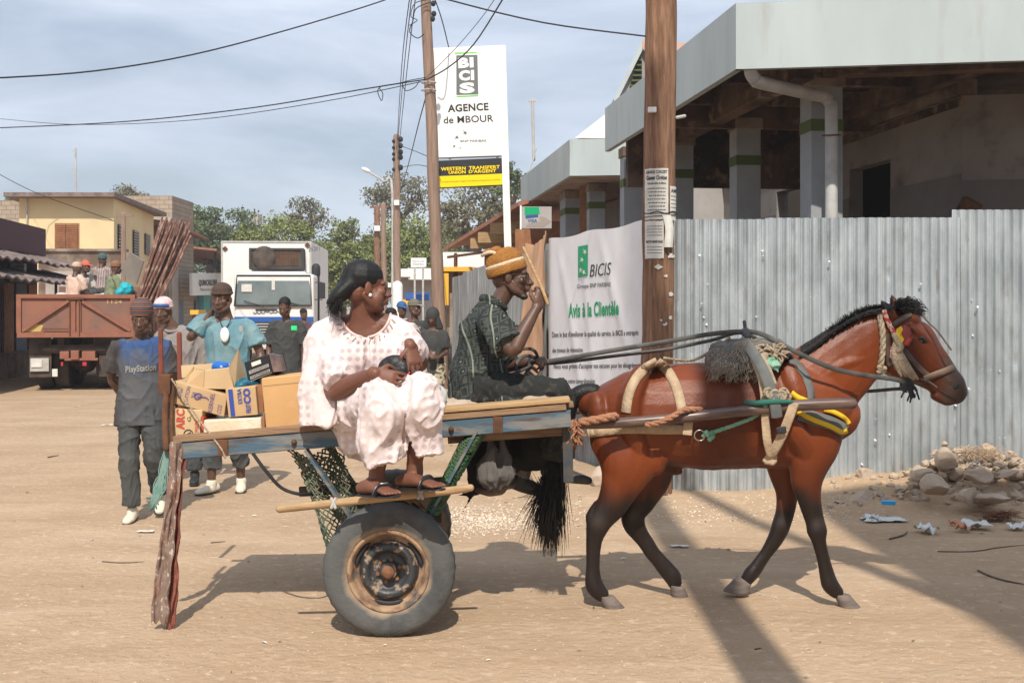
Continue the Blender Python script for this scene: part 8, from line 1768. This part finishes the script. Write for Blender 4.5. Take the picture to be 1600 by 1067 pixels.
for i in range(90):
    px=rr.uniform(-10,1610); py=rr.uniform(700,1060); p=G(px,py); o=stone(p.x,p.y,rr.uniform(.004,.011),1200+i,.6); tag(o,'small brown pebble lying loose on the open dirt road','stone','pebbles on the road')
LB2='small pale stone lying loose on the dirt verge near the cart and horse legs'
for i in range(46):
    px=rr.uniform(690,1290); Y=rr.uniform(8.6,10.0); x=(px-800)*Y/F
    if 1.0<x<1.6 and Y>9.7: continue
    o=stone(x,Y,rr.uniform(.008,.026),400+i,.6); tag(o,LB2,'stone','loose small stones on the verge')
# white chalky rubble patch as one uncountable spread
mb=MB()
for i in range(2600):
    if rr.random()<.6: px=rr.gauss(760,60); Y=rr.gauss(9.0,.32)
    else: px=rr.uniform(690,1330); Y=rr.gauss(9.35,.35)
    x=(px-800)*Y/F; s=rr.uniform(.003,.011); z=gh(x,Y)+s*.3; a=rr.random()*3; ca,sa=math.cos(a)*s,math.sin(a)*s
    if Y>10.1: continue
    mb.add([(x+ca,Y+sa,z),(x-sa,Y+ca,z),(x-ca*1.2,Y-sa,z),(x+sa,Y-ca,z),(x,Y,z+s*.8),(x,Y,z-s)],[(0,1,4),(1,2,4),(2,3,4),(3,0,4),(1,0,5),(2,1,5),(3,2,5),(0,3,5)])
tag(mb.build('gravel',mat('chalky_gravel',(.58,.49,.39),.95,island=.2)),kind='stuff')
mb=MB()
for i in range(2600):
    Y=5+rr.random()**1.5*8; px=rr.uniform(-60,1660); x=(px-800)*Y/F; s=rr.uniform(.0015,.006); z=gh(x,Y)+s*.2; a=rr.random()*3; ca,sa=math.cos(a)*s,math.sin(a)*s
    mb.add([(x+ca,Y+sa,z),(x-sa,Y+ca,z),(x-ca*1.2,Y-sa,z),(x+sa,Y-ca,z),(x,Y,z+s*.7)],[(0,1,4),(1,2,4),(2,3,4),(3,0,4)])
tag(mb.build('grit',mat('road_grit',(.40,.29,.20),.95,c2=(.55,.45,.35),nscale=3,island=.35)),kind='stuff')
def litter(px,py,w_,h_,m,label,seed,ang=0,amp=.02,name='paper_litter'):
    Y=CZ*F/(py-HY); z0=gh((px-800)*Y/F,Y); Y=(CZ-z0)*F/(py-HY); x=(px-800)*Y/F; z0=gh(x,Y); m_=MB(); ca,sa=math.cos(ang),math.sin(ang)
    def fn(u,v): a=(u-.5)*w_*(1+.25*noise.noise((v*3,seed,0)));b=(v-.5)*h_*(1+.3*noise.noise((u*3,seed,4))); return V((x+a*ca-b*sa,Y+a*sa+b*ca,z0+.008+amp*(.5+noise.noise((u*3+seed,v*3,seed)))))
    m_.sheet(fn,10,8); o=m_.build(name,m,smooth=True,solid=.002); tag(o,label,'litter'); return o
M_wp=mat('white_plastic',(.72,.72,.72),.4,c2=(.55,.60,.58),nscale=20); M_bp=mat('blue_plastic',(.03,.32,.60),.35); M_op=mat('orange_plastic',(.60,.18,.06),.5,c2=(.5,.35,.25),nscale=16)
litter(1381,814,.30,.16,M_wp,'flattened white and green plastic sachet lying in the shade',1,.05,.02); litter(1368,815,.08,.12,M_paper,'white scrap of paper at the left end of the flattened sachet',2)
m_=MB(); Y=9.05; m_.box(P(1388,787,Y)+V((0,0,.01)),(.10,.06,.03),Matrix.Rotation(-.2,3,'Z')); tag(m_.build('box_litter',M_bp,bevel=.004),'bright blue crushed packet on the dirt','litter')
litter(1404,786,.09,.10,M_paper,'white paper touching the bright blue packet',3,.2,.02); litter(1448,779,.12,.14,M_wp,'crumpled white bag below the smooth oval stone',4,.3,.06); litter(1525,784,.20,.14,M_wp,'torn white papers beside the red straw',5,-.2,.06); litter(1505,783,.10,.10,M_op,'orange wrapper by the torn white papers',6,.5,.06); litter(1588,770,.12,.10,M_wp,'white crumpled paper at the right edge',7,.1,.05); litter(1362,765,.10,.10,M_wp,'thin white scrap on the sunny bank',8,-.3,.05)
litter(1490,764,.05,.06,M_op,'small red and orange scrap on the stones',9,0,.04)
litter(838,700,.01,.01,M_paper,'tiny pale scrap in the road',10)
for (px,py,w_,l,a) in ((168,665,.16,'left of the walking jersey man',.1),(300,737,.05,'between the walking men and the cart',.2),(228,832,.12,'near the hem of the hanging strip',-.1),(360,695,.03,'under the cart tail',0),(120,636,.1,'far down the road behind the orange truck',.2),(940,816,.14,'between the hind legs of the horse',.1),(1062,855,.12,'behind the far hind hoof',-.2)):
    litter(px,py,w_,.05,M_paper,'flat pale paper scrap on the dirt '+l,px,a,.01)
mb=MB(); 
for i in range(160): a=P(1560+rr.gauss(0,12),790+rr.gauss(0,5),8.95); a.z=gh(a.x,a.y)+rr.random()*.07; mb.tube([a,a+V((rr.uniform(-.05,.05),rr.uniform(-.04,.04),rr.uniform(0,.03))),a+V((rr.uniform(-.1,.1),rr.uniform(-.05,.05),rr.uniform(-.01,.04)))],.0025,n=3,sub=2,cap=False)
tag(mb.build('straw_clump',mat('red_straw',(.20,.075,.05),.9,c2=(.30,.22,.13),nscale=20)),'tangled clump of reddish brown straw by the rubble','straw')
mb=MB(); 
for i in range(260): a=V((rr.gauss(3.85,.12),9.80+rr.gauss(0,.06),.40+rr.gauss(0,.03))); mb.tube([a,a+V((rr.uniform(-.05,.05),rr.uniform(-.04,.04),rr.uniform(0,.03))),a+V((rr.uniform(-.08,.08),rr.uniform(-.05,.05),rr.uniform(-.06,.04)))],.0022,n=3,cap=False)
tag(mb.build('straw_clump',mat('dry_grass',(.42,.30,.20),.95)),'dry brown grass tuft on top of the rubble pile','straw')
def twig(pts,r,label):
    q=[]
    for (px,py) in pts:
        p=G(px,py); p.z=gh(p.x,p.y)+r*.9; q.append(p)
    m_=MB(); m_.tube(q,[r]*(len(q)-1)+[r*.4],n=6,sub=3); tag(m_.build('twig',M_trunk,smooth=True),label,'twig')
twig([(1528,892),(1545,900),(1570,908),(1602,914)],.006,'dark curved twig on the shaded ground at the right edge'); twig([(1465,862),(1520,862),(1560,856),(1600,852)],.004,'long thin pale twig across the shaded ground'); twig([(1180,1015),(1190,1013)],.004,'tiny twig in the bottom foreground')
twig([(160,878),(190,880),(225,878)],.004,'short twig on the dirt left of the cart tail'); twig([(330,848),(352,846)],.005,'short twig below the lashed cartons'); twig([(75,715),(92,712)],.008,'short dark stick on the empty road at left'); twig([(1390,843),(1410,838),(1418,832)],.007,'small pale twig in the shade near the sachet')
M_leaflit=mat('dead_leaf',(.30,.20,.07),.8,c2=(.12,.07,.03),nscale=10)
for i in range(60):
    px=rr.uniform(-20,1620); py=rr.uniform(640,1060); p=G(px,py); s=rr.uniform(.008,.028); a=rr.random()*6; z=gh(p.x,p.y)+.005
    m_=MB(); m_.add([(p.x+s*math.cos(a),p.y+s*math.sin(a),z+.003),(p.x-s*.35*math.sin(a),p.y+s*.35*math.cos(a),z+s*.3),(p.x-s*math.cos(a),p.y-s*math.sin(a),z),(p.x+s*.35*math.sin(a),p.y-s*.35*math.cos(a),z+s*.15)],[(0,1,2,3)]); o=m_.build('dead_leaf',M_leaflit if i%3 else M_paper,solid=.0015); tag(o,'tiny dry leaf or scrap lying on the open dirt','leaf','scraps scattered on the dirt')
# ================================================================ dusty air
hz=MB().bb(-120,120,-12,300,-1,60); me=hz.mesh('haze'); o=bpy.data.objects.new('haze',me); COL.objects.link(o); tag(o,kind='stuff')
m=bpy.data.materials.new('haze'); m.use_nodes=True; N_=m.node_tree.nodes; L_=m.node_tree.links; N_.clear(); ou=N_.new('ShaderNodeOutputMaterial'); pv=N_.new('ShaderNodeVolumePrincipled'); pv.inputs['Color'].default_value=(.86,.86,.88,1); pv.inputs['Density'].default_value=.0013; pv.inputs['Anisotropy'].default_value=.2; L_.new(pv.outputs[0],ou.inputs['Volume']); me.materials.append(m)
